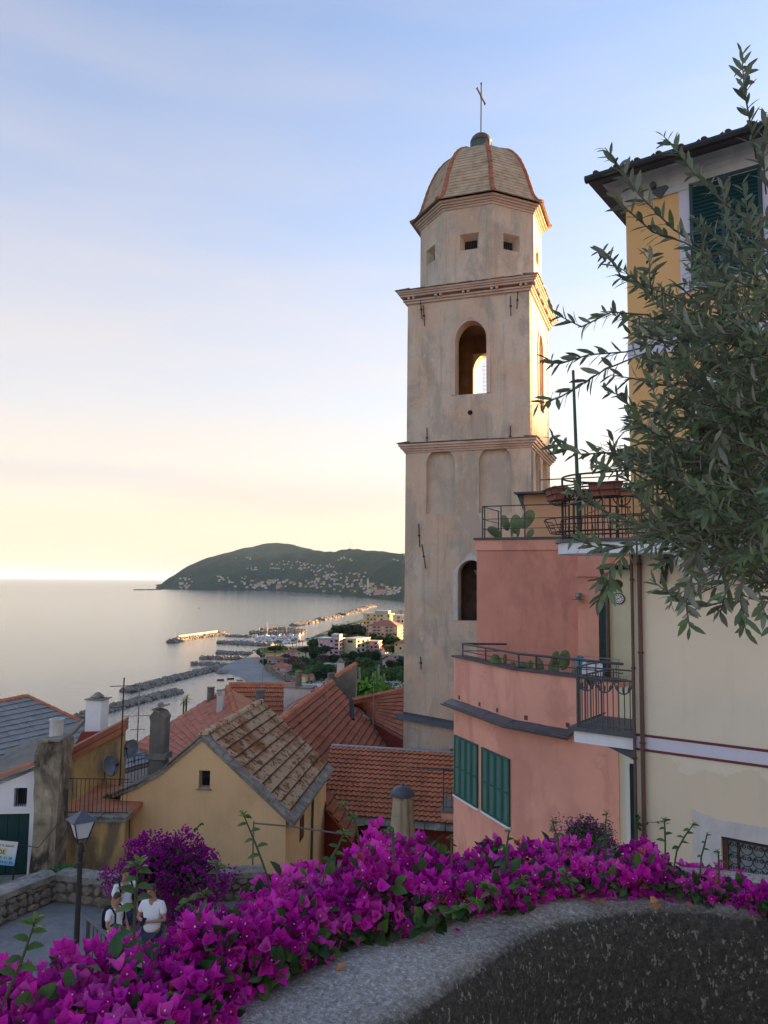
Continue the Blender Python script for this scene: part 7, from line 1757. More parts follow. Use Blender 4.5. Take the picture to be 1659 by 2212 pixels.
# ---------------------------------------------------------------- people in the lane
def skin_body(name, joints, edges, mat, parent=None, root=0, sub=2):
    me = bpy.data.meshes.new(name); me.from_pydata([j[0] for j in joints], edges, []); o = bpy.data.objects.new(name, me); COL.objects.link(o)
    o.modifiers.new('s', 'SKIN'); 
    if not me.skin_vertices: bpy.context.view_layer.update()
    for i, j in enumerate(joints):
        r = j[1]; me.skin_vertices[0].data[i].radius = (r, r) if not hasattr(r, '__len__') else r; me.skin_vertices[0].data[i].use_root = (i == root)
    sm = o.modifiers.new('u', 'SUBSURF'); sm.levels = sub; sm.render_levels = sub
    dg = bpy.context.evaluated_depsgraph_get(); m2 = bpy.data.meshes.new_from_object(o.evaluated_get(dg)); bpy.data.objects.remove(o); m2.materials.clear(); m2.materials.append(mat); m2.polygons.foreach_set('use_smooth', [True]*len(m2.polygons)); m2.name = name
    return link(name, m2, parent)
def person(label, loc, rz, s, arms, hairmat, tilt=.1, shorts='denim', long_hair=False):
    """standing figure facing local -y; arms = ((elbow, wrist) left, (elbow, wrist) right) in local metres for a 1.75 m adult"""
    X = TRS(loc, rz, s); root = thing('person', label, 'person', loc)
    J = []; Eg = []
    def j(p, r, par=None): J.append((tuple(X @ Vector(p)), r*s if not hasattr(r, '__len__') else tuple(q*s for q in r))); (Eg.append((par, len(J)-1)) if par is not None else None); return len(J)-1
    pel = j((0, 0, .95), (.15, .10)); sp = j((0, .005, 1.12), (.13, .09), pel); ch = j((0, .01, 1.32), (.16, .105), sp); nk = j((0, .005, 1.49), .055, ch); hb = j((0, -.015-tilt*.2, 1.58), (.068, .078), nk); hd = j((0, -.02-tilt*.4, 1.66), (.076, .092), hb); j((0, -.012-tilt*.45, 1.735), (.052, .065), hd)
    for sx in (-1, 1):
        h = j((.095*sx, 0, .90), .085, pel); k = j((.10*sx, -.01, .50), .055, h); a = j((.10*sx, .02, .09), .036, k); f = j((.11*sx, -.07, .035), .038, a); j((.115*sx, -.15, .025), .030, f)
        sh = j((.175*sx, .01, 1.41), .058, ch); (el, wr) = arms[0 if sx < 0 else 1]; e = j(el, .040, sh); w = j(wr, .027, e)
        d = (Vector(wr)-Vector(el)).normalized(); pm = Vector(wr)+d*.06; p = j(tuple(pm), (.030, .016), w); side = d.cross(Vector((0, 0, 1))).normalized()
        for q in range(4):
            o_ = side*(.026-.0175*q); ln = (.068, .078, .072, .055)[q]; k1 = j(tuple(pm+o_+d*.03), .009, p); k2 = j(tuple(pm+o_+d*(.03+ln*.5)+Vector((0, 0, -.008))), .0085, k1); j(tuple(pm+o_*.9+d*(.02+ln)+Vector((0, 0, -.024))), .007, k2)
        t1 = j(tuple(pm-d*.03+side*.034), .010, p); j(tuple(pm+side*.045+d*.015), .008, t1)
    skin_body('body', J, Eg, M['skin'], root)
    # shirt: torso and short sleeves
    J2 = []; E2 = []
    def g(p, r, par=None): J2.append((tuple(X @ Vector(p)), r*s if not hasattr(r, '__len__') else tuple(q*s for q in r))); (E2.append((par, len(J2)-1)) if par is not None else None); return len(J2)-1
    a = g((0, 0, .86), (.185, .135)); b = g((0, 0, 1.06), (.165, .12), a); c = g((0, .01, 1.30), (.185, .128), b); g((0, .006, 1.445), (.085, .075), c)
    for sx in (-1, 1): q = g((.18*sx, .01, 1.405), .075, c); el = Vector(arms[0 if sx < 0 else 1][0]); sh = Vector((.18*sx, .01, 1.405)); g(tuple(sh.lerp(el, .68)), .070, q)
    skin_body('shirt', J2, E2, M['tshirt'], root)
    J2, E2 = [], []; a = g((0, 0, .93), (.165, .118)); 
    for sx in (-1, 1): q = g((.095*sx, 0, .84), .098, a); g((.10*sx, -.005, .56), .085, q)
    skin_body('shorts', J2, E2, M[shorts], root)
    hc = X @ Vector((0, -.005-tilt*.4, 1.675)); m = MB(); H = Matrix.Translation(hc) @ Euler((0, 0, rz)).to_matrix().to_4x4() @ Matrix.Rotation(R(-28), 4, 'X'); m.lathe([(.088*s*math.cos(R(q)), .105*s*math.sin(R(q))) for q in range(-12, 90, 12)]+[(.004, .106*s)], 14, H)
    if long_hair: m.tube([X @ Vector((0, .06-tilt*.4, 1.70)), X @ Vector((0, .085, 1.58)), X @ Vector((0, .09, 1.42))], [.06*s, .075*s, .03*s], 10)
    m.build('hair', hairmat, root, smooth=True)
    fy = -.02-tilt*.4
    for sx in (-1, 1):
        MB().lathe([(.002, -.011*s), (.011*s, 0), (.002, .011*s)], 6, Matrix.Translation(X @ Vector((.032*sx, fy-.088, 1.665)))).build('eye', M['black'], root); MB().lathe([(.002, -.03*s), (.016*s, 0), (.002, .03*s)], 6, Matrix.Translation(X @ Vector((.082*sx, fy+.01, 1.655)))).build('ear', M['skin'], root)
    m = MB(); m.tube([X @ Vector((0, fy-.085, 1.67)), X @ Vector((0, fy-.108, 1.635)), X @ Vector((0, fy-.085, 1.625))], [.008*s, .014*s, .010*s], 6); m.build('nose', M['skin'], root); m = MB(); m.tube([X @ Vector((-.022, fy-.084, 1.600)), X @ Vector((0, fy-.090, 1.598)), X @ Vector((.022, fy-.084, 1.600))], .006*s, 5); m.build('mouth', paint('lips', (.30, .11, .09)), root)
    return X
def backpack(X, label, s):
    root = thing('backpack', label, 'backpack', X @ Vector((0, .2, 1.0)))
    m = MB(); m.lathe([(.10, 0), (.155, .06), (.165, .2), (.15, .36), (.09, .44), (.02, .46)], 14, X @ TRS((0, .21, .98), 0, (1, .62, 1))); m.build('bag', M['black'], root, smooth=True)
    m = MB(); m.lathe([(.05, 0), (.10, .04), (.10, .16), (.04, .2)], 12, X @ TRS((0, .29, 1.02), 0, (1, .5, 1))); m.build('pocket', M['black'], root, smooth=True)
    for sx in (-1, 1): m = MB(); m.tube([X @ Vector(p) for p in ((.10*sx, .16, 1.42), (.12*sx, .0, 1.475), (.125*sx, -.13, 1.38), (.13*sx, -.135, 1.2), (.16*sx, .05, 1.06), (.13*sx, .16, 1.05))], .022*s, 6); m.build('strap', M['black'], root)
def people():
    def ground(x, yhead, hh):   # stand so that the head is at the pixel
        best = None
        for Y in np.arange(11, 19, .02):
            p = at_y(x, yhead, Y)
            if best is None or abs(p.z-(E+LANE+hh)) < best[0]: best = (abs(p.z-(E+LANE+hh)), p)
        return Vector((best[1].x, best[1].y, E+LANE))
    p = ground(331, 1920, 1.66); X = person('man in white t-shirt looking down at a phone in both hands', p, R(-12), 1.0, (((-.27, -.02, 1.13), (-.06, -.24, 1.16)), ((.27, -.02, 1.13), (.06, -.24, 1.16))), M['hair'], .16)
    ph = MB(); ph.box(-.038, .038, -.075, .075, -.005, .005, X @ TRS((0.0, -.335, 1.20), rx=R(35))); tag(ph.build('phone', M['black']), 'dark phone held by the man in the lane', 'phone')
    p = ground(251, 1938, 1.66*.88); X = person('boy in white t-shirt with dark backpack facing the handrail', p, R(62), .88, (((-.25, -.03, 1.14), (-.12, -.26, 1.05)), ((.25, -.03, 1.14), (.12, -.26, 1.05))), M['hair'], .10); backpack(X, 'dark backpack worn by the boy', .88)
    p = ground(262, 1895, 1.66*.97)+Vector((0, .25, 0)); X = person('person in white sleeveless top with bag strap by the rubble wall', p, R(35), .97, (((-.23, .0, 1.12), (-.25, -.08, .88)), ((.23, .0, 1.12), (.25, -.08, .88))), M['hair'], .02, long_hair=True); backpack(X, 'dark backpack on the person by the rubble wall', .97)
people()
# ---------------------------------------------------------------- breakwaters and boats
def ico():
    t = (1+5**.5)/2; v = np.array([(-1, t, 0), (1, t, 0), (-1, -t, 0), (1, -t, 0), (0, -1, t), (0, 1, t), (0, -1, -t), (0, 1, -t), (t, 0, -1), (t, 0, 1), (-t, 0, -1), (-t, 0, 1)], float); v /= np.linalg.norm(v[0])
    f = [(0, 11, 5), (0, 5, 1), (0, 1, 7), (0, 7, 10), (0, 10, 11), (1, 5, 9), (5, 11, 4), (11, 10, 2), (10, 7, 6), (7, 1, 8), (3, 9, 4), (3, 4, 2), (3, 2, 6), (3, 6, 8), (3, 8, 9), (4, 9, 5), (2, 4, 11), (6, 2, 10), (8, 6, 7), (9, 8, 1)]
    return v*(1+.18*np.sin(v[:, :1]*5+v[:, 1:2]*3)), f
ICO = ico()
def breakwater(label, pix, width, rock=1.4, h=1.8, wall=False):
    P = [at_z(x, y, -60) for x, y in pix]; root = thing('breakwater', label, 'breakwater', P[0], 'rock breakwaters along the coast'); L_ = []
    for a, b in zip(P, P[1:]):
        d = b-a; L = d.length; t = d.normalized(); n = Vector((-t.y, t.x, 0)); k = int(L/rock*width/rock*1.25)
        for _ in range(min(k, 1500)):
            u, w = RNG.random(), RNG.uniform(-1, 1); z = h*(1-abs(w)**1.7)*.8; p = a+d*u+n*(w*width/2)+Vector((0, 0, z-.2)); s_ = rock*RNG.uniform(.45, .85)
            L_.append(TRS(p, RNG.uniform(0, 6), (s_*RNG.uniform(.8, 1.3), s_, s_*RNG.uniform(.6, .95)), rx=RNG.uniform(-.6, .6), ry=RNG.uniform(-.6, .6)))
    m = MB(); 
    for a, b in zip(P, P[1:]):
        t = (b-a).normalized(); n = Vector((-t.y, t.x, 0))*width*.42; q = [a-n, b-n, b+n, a+n]; qt = [a-n*.5, b-n*.5, b+n*.5, a+n*.5]
        m.add([p-Vector((0, 0, .5)) for p in q]+[p+Vector((0, 0, h*.62)) for p in qt], [(4, 5, 6, 7), (0, 1, 5, 4), (1, 2, 6, 5), (2, 3, 7, 6), (3, 0, 4, 7)])
    m.build('core', M['rock'], root); bake('boulders', *ICO, L_, M['rock'], root, smooth=False)
    if wall:
        a, b = P[1], P[-1]; t = (b-a).normalized(); n = Vector((-t.y, t.x, 0)); m = MB(); X = Matrix(((t.x, n.x, 0, a.x), (t.y, n.y, 0, a.y), (0, 0, 1, 0), (0, 0, 0, 1))); m.box(0, (b-a).length*.9, 1, 3.0, 0, 4.6, X); m.build('sea_wall', M['conc'], root)
        bar(P[0]+t*6, P[0]+t*6+Vector((0, 0, 9)), .25, 6).build('beacon', M['conc'], root)
for a in (('long rock breakwater enclosing the calm lagoon on its near side', [(179, 1548), (260, 1526), (330, 1507), (386, 1494)], 9, 1.7, 2.2), ('long rock breakwater running out from the beach spit', [(274, 1494), (340, 1476), (420, 1456), (494, 1438)], 10, 1.8, 2.4), ('rock breakwater with tall concrete sea wall and beacon', [(370, 1388), (388, 1383), (430, 1376), (480, 1370)], 13, 2.2, 3.0, True),
          ('dark rock mole across the marina mouth', [(473, 1389), (530, 1392), (590, 1395)], 12, 2, 2.6), ('short low rock reef off the marina', [(489, 1374), (541, 1376)], 9, 2, 2), ('outer rock mole behind the moored boats', [(541, 1370), (600, 1369), (655, 1370)], 14, 2.4, 4), ('rock spit beyond the outer mole', [(565, 1362), (600, 1359), (657, 1364)], 11, 2.4, 3),
          ('detached rock reef nearest the marina spit', [(633, 1352), (660, 1347), (685, 1343)], 14, 3, 3), ('second detached rock reef beyond the spit', [(691, 1339.5), (731, 1332)], 16, 3.4, 3), ('third detached rock reef along the bay', [(737, 1328), (769, 1323)], 18, 4, 3), ('fourth detached rock reef along the bay', [(767, 1320.5), (787, 1315.5)], 18, 4, 3), ('last small rock reef along the bay', [(787, 1313), (805, 1310)], 18, 4.5, 3),
          ('rock groyne just off the beach, middle of three', [(435, 1422), (521, 1423.5)], 9, 1.9, 2.2), ('rock groyne just off the beach, farthest of three', [(471, 1411), (557, 1414)], 9, 1.9, 2.2), ('rock groyne just off the beach, nearest the spit', [(413, 1435), (473, 1435.5)], 7, 1.7, 1.8), ('thin jetty off the far headland', [(290, 1274.6), (348, 1274.2)], 14, 6, 3), ('far harbour mole below the hill town', [(621, 1286), (680, 1288), (741, 1289.5)], 22, 6, 4)): breakwater(*a)
def boat_proto(kind):
    root = thing('sailboat' if kind == 'sail' else 'motor_boat', 'white sailing boat moored in the marina' if kind == 'sail' else 'white motor boat moored in the marina', 'boat', (0, 0, 0), 'boats moored in the marina')
    m = MB(); L_ = 9.0; st = [(-4.2, 1.2, 1.1), (-2, 1.5, 1.15), (1, 1.5, 1.25), (3.2, .9, 1.4), (4.6, .05, 1.6)]; v = []
    for x, w, z in st: v += [(x, -w, z), (x, -w*.6, -.2), (x, w*.6, -.2), (x, w, z)]
    f = []
    for i in range(4): a = 4*i; f += [(a, a+1, a+5, a+4), (a+1, a+2, a+6, a+5), (a+2, a+3, a+7, a+6), (a+3, a, a+4, a+7)]
    f += [(0, 3, 2, 1)]; m.add(v, f); m.build('hull', M['white'], root)
    m = MB(); m.add([(-2.2, -1, 1.1), (1.6, -.8, 1.2), (1.6, .8, 1.2), (-2.2, 1, 1.1), (-2, -.8, 1.9), (.6, -.6, 1.8), (.6, .6, 1.8), (-2, .8, 1.9)], [(4, 5, 6, 7), (0, 1, 5, 4), (1, 2, 6, 5), (2, 3, 7, 6), (3, 0, 4, 7)]); m.build('cabin', M['white'] if kind == 'sail' else M['glass2'], root)
    if kind == 'sail':
        m = MB(); m.tube([(.6, 0, 1.4), (.6, 0, 13.5)], [.16, .10], 6); m.tube([(.6, 0, 2.4), (-3.6, 0, 2.5)], .14, 6); m.build('mast', M['steel'], root)
    else: m = MB(); m.box(-3.4, .2, -.9, .9, 2.4, 2.55); m.tube([(-3, -.8, 1.2), (-3, -.8, 2.4)], .06, 5); m.tube([(-3, .8, 1.2), (-3, .8, 2.4)], .06, 5); m.build('canopy', M['white'], root)
    return root
sb_, mb_ = boat_proto('sail'), boat_proto('motor'); first = [True, True]
for r, (x0, y0, x1, y1, n) in enumerate(((548, 1381, 640, 1378, 15), (552, 1386, 632, 1384, 15), (545, 1376, 650, 1373, 16), (600, 1391, 640, 1388, 8), (505, 1384, 545, 1385, 5))):
    for i in range(n):
        t = (i+RNG.uniform(.2, .8))/n; p = at_z(x0+(x1-x0)*t, y0+(y1-y0)*t, -60); k = 0 if RNG.random() < .5 else 1; src = (sb_, mb_)[k]; mw = TRS((p.x, p.y, .0), R(RNG.uniform(70, 110))+(math.pi if RNG.random() < .4 else 0), RNG.uniform(.75, 1.15))
        if first[k]: src.matrix_basis = mw; first[k] = False
        else: clone(src, mw)
def row_boat(label, x, y, rz, mat):
    p = at_z(x, y, -60); m = MB(); X = TRS((p.x, p.y, .1), rz); v = []; st = [(-2, .5, .5), (-.8, .8, .45), (.8, .75, .5), (2.2, .05, .7)]
    for a, w, z in st: v += [(a, -w, z), (a, -w*.5, -.15), (a, w*.5, -.15), (a, w, z)]
    f = []
    for i in range(3): a = 4*i; f += [(a, a+1, a+5, a+4), (a+1, a+2, a+6, a+5), (a+2, a+3, a+7, a+6)]
    f += [(0, 3, 2, 1)]; m.add(v, f, X); o = thing('rowing_boat', label, 'boat', p); m.build('hull', mat, o); m2 = MB(); m2.box(-.9, -.6, -.6, .6, .3, .36, X); m2.box(.4, .7, -.6, .6, .3, .36, X); m2.build('thwart', M['wood_br'], o)
row_boat('small red rowing boat in the lagoon', 476, 1469.5, .1, M['dkred']); row_boat('small dark rowing boat in the lagoon near the shore', 498, 1467, .4, M['iron_dk']); row_boat('pale rowing boat beside the lagoon shore', 518, 1470, .2, M['offwhite']); row_boat('small red boat far out on the open bay', 429.5, 1313.5, .1, M['dkred'])

# ---------------------------------------------------------------- town on the coastal plain
FAR = {}
for k, c in (('fpink', (.56, .30, .26)), ('fcream', (.66, .60, .36)), ('forange', (.60, .36, .22)), ('fyellow', (.66, .48, .20)), ('fwhite', (.56, .53, .49)), ('fgrey', (.36, .36, .35)), ('frose', (.60, .36, .40)), ('ftile', (.36, .13, .085))): M[k] = paint('far_'+k, c, .9, .08)
def block(name, label, x0, x1, yt, yb, mat, floors, bays, depth, roof='flat', az=104, balc=(), cat='building', pent=None, side_bays=0):
    p0 = at_z(x0, yb, -58.6); pl = Pl(0, 0, az, org=p0); X = pl.mat(); w = pl.to2(x1, yb)[0]; z0 = -58.8; z1 = pl.to2(x0, yt)[1]
    root = thing(name, label, cat, pl.p3(w/2, depth/2, z0)); zr = z1 if roof == 'flat' else z1-.22*min(w, depth)
    m = MB(); m.box(0, w, 0, depth, z0, zr, X); m.build('wall', M[mat], root)
    if roof == 'flat': MB().box(-.5, w+.5, -.5, depth+.5, zr+.001, zr+.6, X).build('roof', M['fgrey'], root)
    else:
        i = min(w, depth)*.42; MB().add([(-.6, -.6, zr+.001), (w+.6, -.6, zr+.001), (w+.6, depth+.6, zr+.001), (-.6, depth+.6, zr+.001), (i, depth/2, z1), (w-i, depth/2, z1)], [(0, 1, 5, 4), (2, 3, 4, 5), (3, 0, 4), (1, 2, 5), (0, 3, 2, 1)], X).build('roof', M['ftile'], root)
    if pent: MB().box(w*pent[0], w*pent[1], depth*.25, depth*.8, zr+.6, zr+.6+pent[2], X).build('penthouse', M['fgrey'], root)
    fh = (zr-z0)/floors; bw = w/bays
    for j in range(floors):
        for i in range(bays):
            a = bw*(i+.5); z = z0+fh*(j+.5); b = i in balc
            m = MB(); m.box(a-(.32*bw if b else .22*bw), a+(.32*bw if b else .22*bw), -.06, -.001, z-.28*fh, z+.28*fh, X); wd = m.build('window', M['glass'] if (b or (i+j) % 3 == 0) else M['fwhite'], root)
            if b: MB().box(a-.48*bw, a+.48*bw, -1.2, -.07, z-.42*fh, z-.34*fh, X).build('balcony', M['fwhite'], wd); MB().box(a-.48*bw, a+.48*bw, -1.2, -1.12, z-.33*fh, z-.06*fh, X).build('balcony_rail', M['fgrey'], wd)
        for i in range(side_bays):
            d = depth*(i+.5)/side_bays; z = z0+fh*(j+.5); m = MB(); m.box(w+.001, w+.06, d-depth/side_bays*.25, d+depth/side_bays*.25, z-.28*fh, z+.28*fh, X); m.build('window', M['glass'], root)
            m = MB(); m.box(w+.07, w+1.1, d-depth/side_bays*.45, d+depth/side_bays*.45, z-.42*fh, z-.34*fh, X); m.build('balcony', M['fwhite'], root)
    return root
B = block
B('apartment_block', 'rose pink apartment block with grey balconies and flat roof', 688, 732, 1380, 1421, 'frose', 5, 4, 14, pent=(.55, .95, 3.0), balc=(3,), side_bays=2)
B('apartment_block', 'pale yellow apartment block with blank end wall and side balconies', 743, 769, 1380, 1419, 'fcream', 4, 1, 22, az=118, side_bays=3)
B('apartment_block', 'pink apartment block with two stacks of balconies', 789, 816, 1386, 1417, 'fpink', 4, 3, 12, balc=(0, 2), side_bays=2)
B('apartment_block', 'ochre apartment block close to the tower', 852, 878, 1383, 1418, 'fyellow', 4, 3, 12, roof='hip', side_bays=1)
B('apartment_block', 'large salmon apartment block with red hipped roof and many balconies', 795, 858, 1340, 1394, 'forange', 6, 7, 22, roof='hip', balc=(1, 2, 4, 5), side_bays=3)
B('apartment_block', 'tall yellow apartment block at the back of the town', 784, 842, 1326, 1372, 'fyellow', 6, 8, 20, pent=(.4, .9, 3), balc=(1, 3, 5), side_bays=3)
B('apartment_block', 'cream apartment block behind the red hipped roof', 848, 890, 1330, 1376, 'fcream', 6, 5, 20, balc=(1, 3), side_bays=2)
B('villa', 'grey modern villa with glass front among the trees', 752, 774, 1352, 1370, 'fgrey', 2, 4, 9, balc=(1, 2))
B('villa', 'low cream villa with red roof and three dormers', 627, 680, 1399, 1420, 'fcream', 2, 7, 14, roof='hip')
B('villa', 'small salmon villa with red hipped roof beside the dormered villa', 616, 632, 1404, 1420, 'fpink', 2, 2, 9, roof='hip')
B('villa', 'pink villa with red hipped roof in the gardens', 826, 850, 1420, 1442, 'frose', 2, 3, 9, roof='hip', side_bays=1)
B('villa', 'small rose villa beside the pink garden villa', 850, 862, 1427, 1443, 'fpink', 2, 2, 6, roof='hip')
B('beach_restaurant', 'low beach restaurant with rose red hipped roof', 582, 616, 1432, 1452, 'fpink', 1, 6, 12, roof='hip')
B('beach_restaurant', 'low red-roofed beach pavilion under the pines', 560, 612, 1418, 1432, 'forange', 1, 8, 10, roof='hip')
B('garden_house', 'tiny orange-roofed house at the garden edge', 646, 660, 1457, 1476, 'fyellow', 1, 2, 5, roof='hip')
B('garden_house', 'tiny rose-roofed house next to the orange one', 664, 676, 1456, 1474, 'fpink', 1, 2, 5, roof='hip')
B('garden_house', 'long low rose shed among the gardens', 700, 724, 1435, 1444, 'frose', 1, 4, 5, roof='flat')
B('garden_house', 'long low grey wall building behind the gardens', 774, 890, 1414, 1420, 'fgrey', 1, 18, 4)
for k, (x0, x1, yt, yb, mt) in enumerate(((770, 784, 1348, 1362, 'fpink'), (736, 748, 1362, 1372, 'fwhite'), (838, 850, 1352, 1380, 'fpink'), (858, 874, 1318, 1345, 'fwhite'), (800, 812, 1330, 1345, 'fcream'), (820, 832, 1398, 1412, 'fwhite'), (700, 716, 1370, 1377, 'fgrey'))): B('town_house', ('salmon', 'white', 'rose', 'pale', 'cream', 'whitewashed', 'grey')[k]+' house wedged between the apartment blocks', x0, x1, yt, yb, mt, 3, 3, 9, roof='hip' if k % 2 else 'flat', side_bays=1)
for x0, x1, y in ((556, 575, 1424), (575, 600, 1427), (600, 628, 1424)):
    p = at_z(x0, y+3, -56.5); pl = Pl(0, 0, 95, org=p); w = pl.to2(x1, y)[0]; aw = thing('awning', 'green beach awning beside the red-roofed pavilion', 'awning', pl.p3(w/2, 1, -58), 'green awnings on the beach'); m = MB(); m.add([(0, 0, -55.6), (w, 0, -55.6), (w, 6, -54.9), (0, 6, -54.9), (0, 0, -55.7), (w, 0, -55.7), (w, 6, -55), (0, 6, -55)], [(0, 1, 2, 3), (7, 6, 5, 4), (0, 4, 5, 1), (1, 5, 6, 2), (2, 6, 7, 3), (3, 7, 4, 0)], pl.mat()); m.build('canopy', M['awning'] if 'awning' in M else M['shutter'], aw)
    for a in (.2, w-.2): bar(pl.p3(a, .2, -58.8), pl.p3(a, .2, -55.65), .08).build('post', M['fwhite'], aw)

# ---------------------------------------------------------------- trees of the plain
def crown_tree(name, label, cat, leafmat, shape, n, card, group, trunk=True):
    root = thing(name, label, cat, (0, 0, 0), group); L_ = []
    for k in range(n):
        d = rnd_dir()
        if shape == 'round': cl = float(fbm2(d.x*2.2+n, d.y*2.2+d.z*2.7, 51, 3)); r = .55+.5*RNG.random()**.5+.35*cl; P = Vector((d.x*3.2*r, d.y*3.2*r, 4.6+d.z*3.0*r))
        elif shape == 'pine': cl = float(fbm2(d.x*3, d.y*3, 53, 3)); r = RNG.random()**.5*(1+.25*cl); P = Vector((d.x*5*r, d.y*5*r, 8.2+abs(d.z)*1.6*(1-.6*r)+.5*cl))
        elif shape == 'bush': cl = float(fbm2(d.x*2.5, d.y*2.5+d.z*2, 55, 3)); r = .6+.45*RNG.random()**.5+.3*cl; P = Vector((d.x*2.2*r, d.y*2.2*r, .9+abs(d.z)*1.5*r))
        L_.append(frame(rnd_dir(), d+rnd_dir()*.7, P, card*RNG.uniform(.7, 1.3)))
    bake('crown', *blade(1.0, .8, ((0, .3), (.35, 1.0), (.75, .8), (1.0, 0)), .1, .2), L_, leafmat, root, kind='stuff', smooth=False)
    m = MB(); h = {'round': 4.2, 'pine': 8.2, 'bush': 1.0}[shape]
    m.tube([(0, 0, -.5), (.1, .05, h*.5), (0, .1, h)], [.3, .22, .15] if shape != 'bush' else [.1, .08, .05], 7)
    for k in range(5 if shape != 'bush' else 3): th = k*1.3; m.tube([(0, .05, h*.7), (math.cos(th)*h*.22, math.sin(th)*h*.22, h*.92), (math.cos(th)*h*.4, math.sin(th)*h*.4, h*1.08)], [.14, .09, .04], 5)
    m.build('trunk', M['bark'], root); return root
def palm_tree(label, group):
    root = thing('palm_tree', label, 'palm tree', (0, 0, 0), group); m = MB(); m.tube([(0, 0, -.5), (.15, 0, 3), (.1, .1, 6.5)], [.3, .24, .22], 8); m.build('trunk', M['bark'], root); L_ = []
    fr, ff = blade(2.9, .55, ((0, .2), (.2, .8), (.45, 1.0), (.75, .7), (1.0, 0)), -.3, .32)
    me = tmesh('frond', fr, ff, M['tree2'])
    for k in range(26): th = k*2.4; el = RNG.uniform(-.5, 1.1); d = Vector((math.cos(th), math.sin(th), el)); link('frond', me, root, frame(d, (0, 0, 1), Vector((.1, .1, 6.5)), RNG.uniform(.75, 1.05)))
    return root
PR = {'round': crown_tree('garden_tree', 'rounded dark green tree on the coastal plain', 'tree', M['tree'], 'round', 520, 1.0, 'dark round trees of the plain'), 'light': crown_tree('light_tree', 'rounded light green tree on the coastal plain', 'tree', M['tree2'], 'round', 480, 1.0, 'light green trees of the plain'), 'pine': crown_tree('umbrella_pine', 'flat-topped umbrella pine by the beach buildings', 'tree', M['tree'], 'pine', 620, 1.1, 'umbrella pines of the plain'),
      'red': crown_tree('oleander_bush', 'rusty pink flowering bush on the coastal plain', 'bush', M['tree3'], 'bush', 300, .6, 'rusty pink bushes of the plain'), 'bush': crown_tree('green_bush', 'low green bush on the coastal plain', 'bush', M['tree2'], 'bush', 300, .6, 'low green bushes of the plain'), 'pale': crown_tree('pale_bush', 'pale flowering bush along the beach promenade', 'bush', M['tree5'], 'bush', 300, .6, 'pale bushes of the promenade'), 'palm': palm_tree('tall palm tree near the marina', 'palms by the marina')}
used = set()
def plant(kind, x, y, s_=1.0):
    p = at_z(x, y, -58.6); mw = TRS((p.x, p.y, 1.35), RNG.uniform(0, 6), (s_*RNG.uniform(.9, 1.15), s_*RNG.uniform(.9, 1.15), s_*RNG.uniform(.85, 1.15)))
    if kind in used: clone(PR[kind], mw)
    else: PR[kind].matrix_basis = mw; used.add(kind)
for x, y in ((594, 1403), (600, 1405), (606, 1404), (632, 1399), (640, 1397), (646, 1400), (653, 1398), (664, 1396), (671, 1396), (744, 1418), (752, 1354), (737, 1362)): plant('palm', x, y, RNG.uniform(.9, 1.15))
for x, y, s_ in ((594, 1427, 1.1), (607, 1429, 1.15), (660, 1432, 1.2), (672, 1433, 1.1), (690, 1434, 1.2), (700, 1432, 1.1), (684, 1430, 1.0)): plant('pine', x, y, s_)
for x, y, s_ in ((679, 1402, 1.1), (672, 1403, 1), (735, 1375, 1.5), (748, 1373, 1.6), (724, 1370, 1.3), (758, 1377, 1.7), (772, 1376, 1.6), (782, 1378, 1.5), (715, 1378, 1.0), (806, 1397, 1.4), (818, 1399, 1.4), (830, 1398, 1.3), (842, 1399, 1.4), (790, 1396, 1.2), (856, 1400, 1.3), (683, 1420, 1.0), (676, 1426, .9), (720, 1434, .9), (762, 1432, 1), (780, 1430, 1), (795, 1434, 1.1), (812, 1432, 1), (560, 1418, .7), (566, 1424, .6), (843, 1448, .9), (855, 1450, .9), (868, 1445, 1.0), (690, 1472, 1.1), (700, 1470, 1.0), (706, 1466, 1.0), (570, 1438, .6), (836, 1412, .9), (848, 1414, 1.), (760, 1445, .8)): plant('round', x, y, s_)
for x, y, s_ in ((775, 1445, .9), (790, 1450, 1.0), (800, 1447, .9), (770, 1470, 1.0), (783, 1475, 1.1), (796, 1480, 1.1), (812, 1478, .9), (825, 1470, .9), (840, 1476, 1.0), (855, 1470, 1.0), (868, 1478, 1), (745, 1440, .8), (640, 1448, .7), (690, 1446, .7), (710, 1450, .7), (730, 1458, .7), (866, 1460, .8), (805, 1462, .8), (676, 1470, .7), (744, 1430, .8)): plant('light', x, y, s_)
for x, y, s_ in ((615, 1441, 1.6), (634, 1433, 1.9), (642, 1438, 1.9), (618, 1424, 1.5), (712, 1430, 1.6), (700, 1424, 1.5), (743, 1424, 1.6), (750, 1428, 1.4), (718, 1443, 1.2), (667, 1468, 1.2), (728, 1424, 1.3), (652, 1444, 1.1)): plant('red', x, y, s_)
for x, y, s_ in ((583, 1452, 1.2), (590, 1457, 1.3), (598, 1461, 1.3), (607, 1466, 1.4), (617, 1470, 1.4), (625, 1474, 1.3), (645, 1438, 1.5), (578, 1446, 1.1), (632, 1472, 1.3)): plant('pale', x, y, s_)
for k in range(70):
    x, y = RNG.uniform(630, 868), RNG.uniform(1424, 1500)
    if x < 640+(y-1424)*.8: continue
    plant('bush', x, y, RNG.uniform(.6, 1.2))
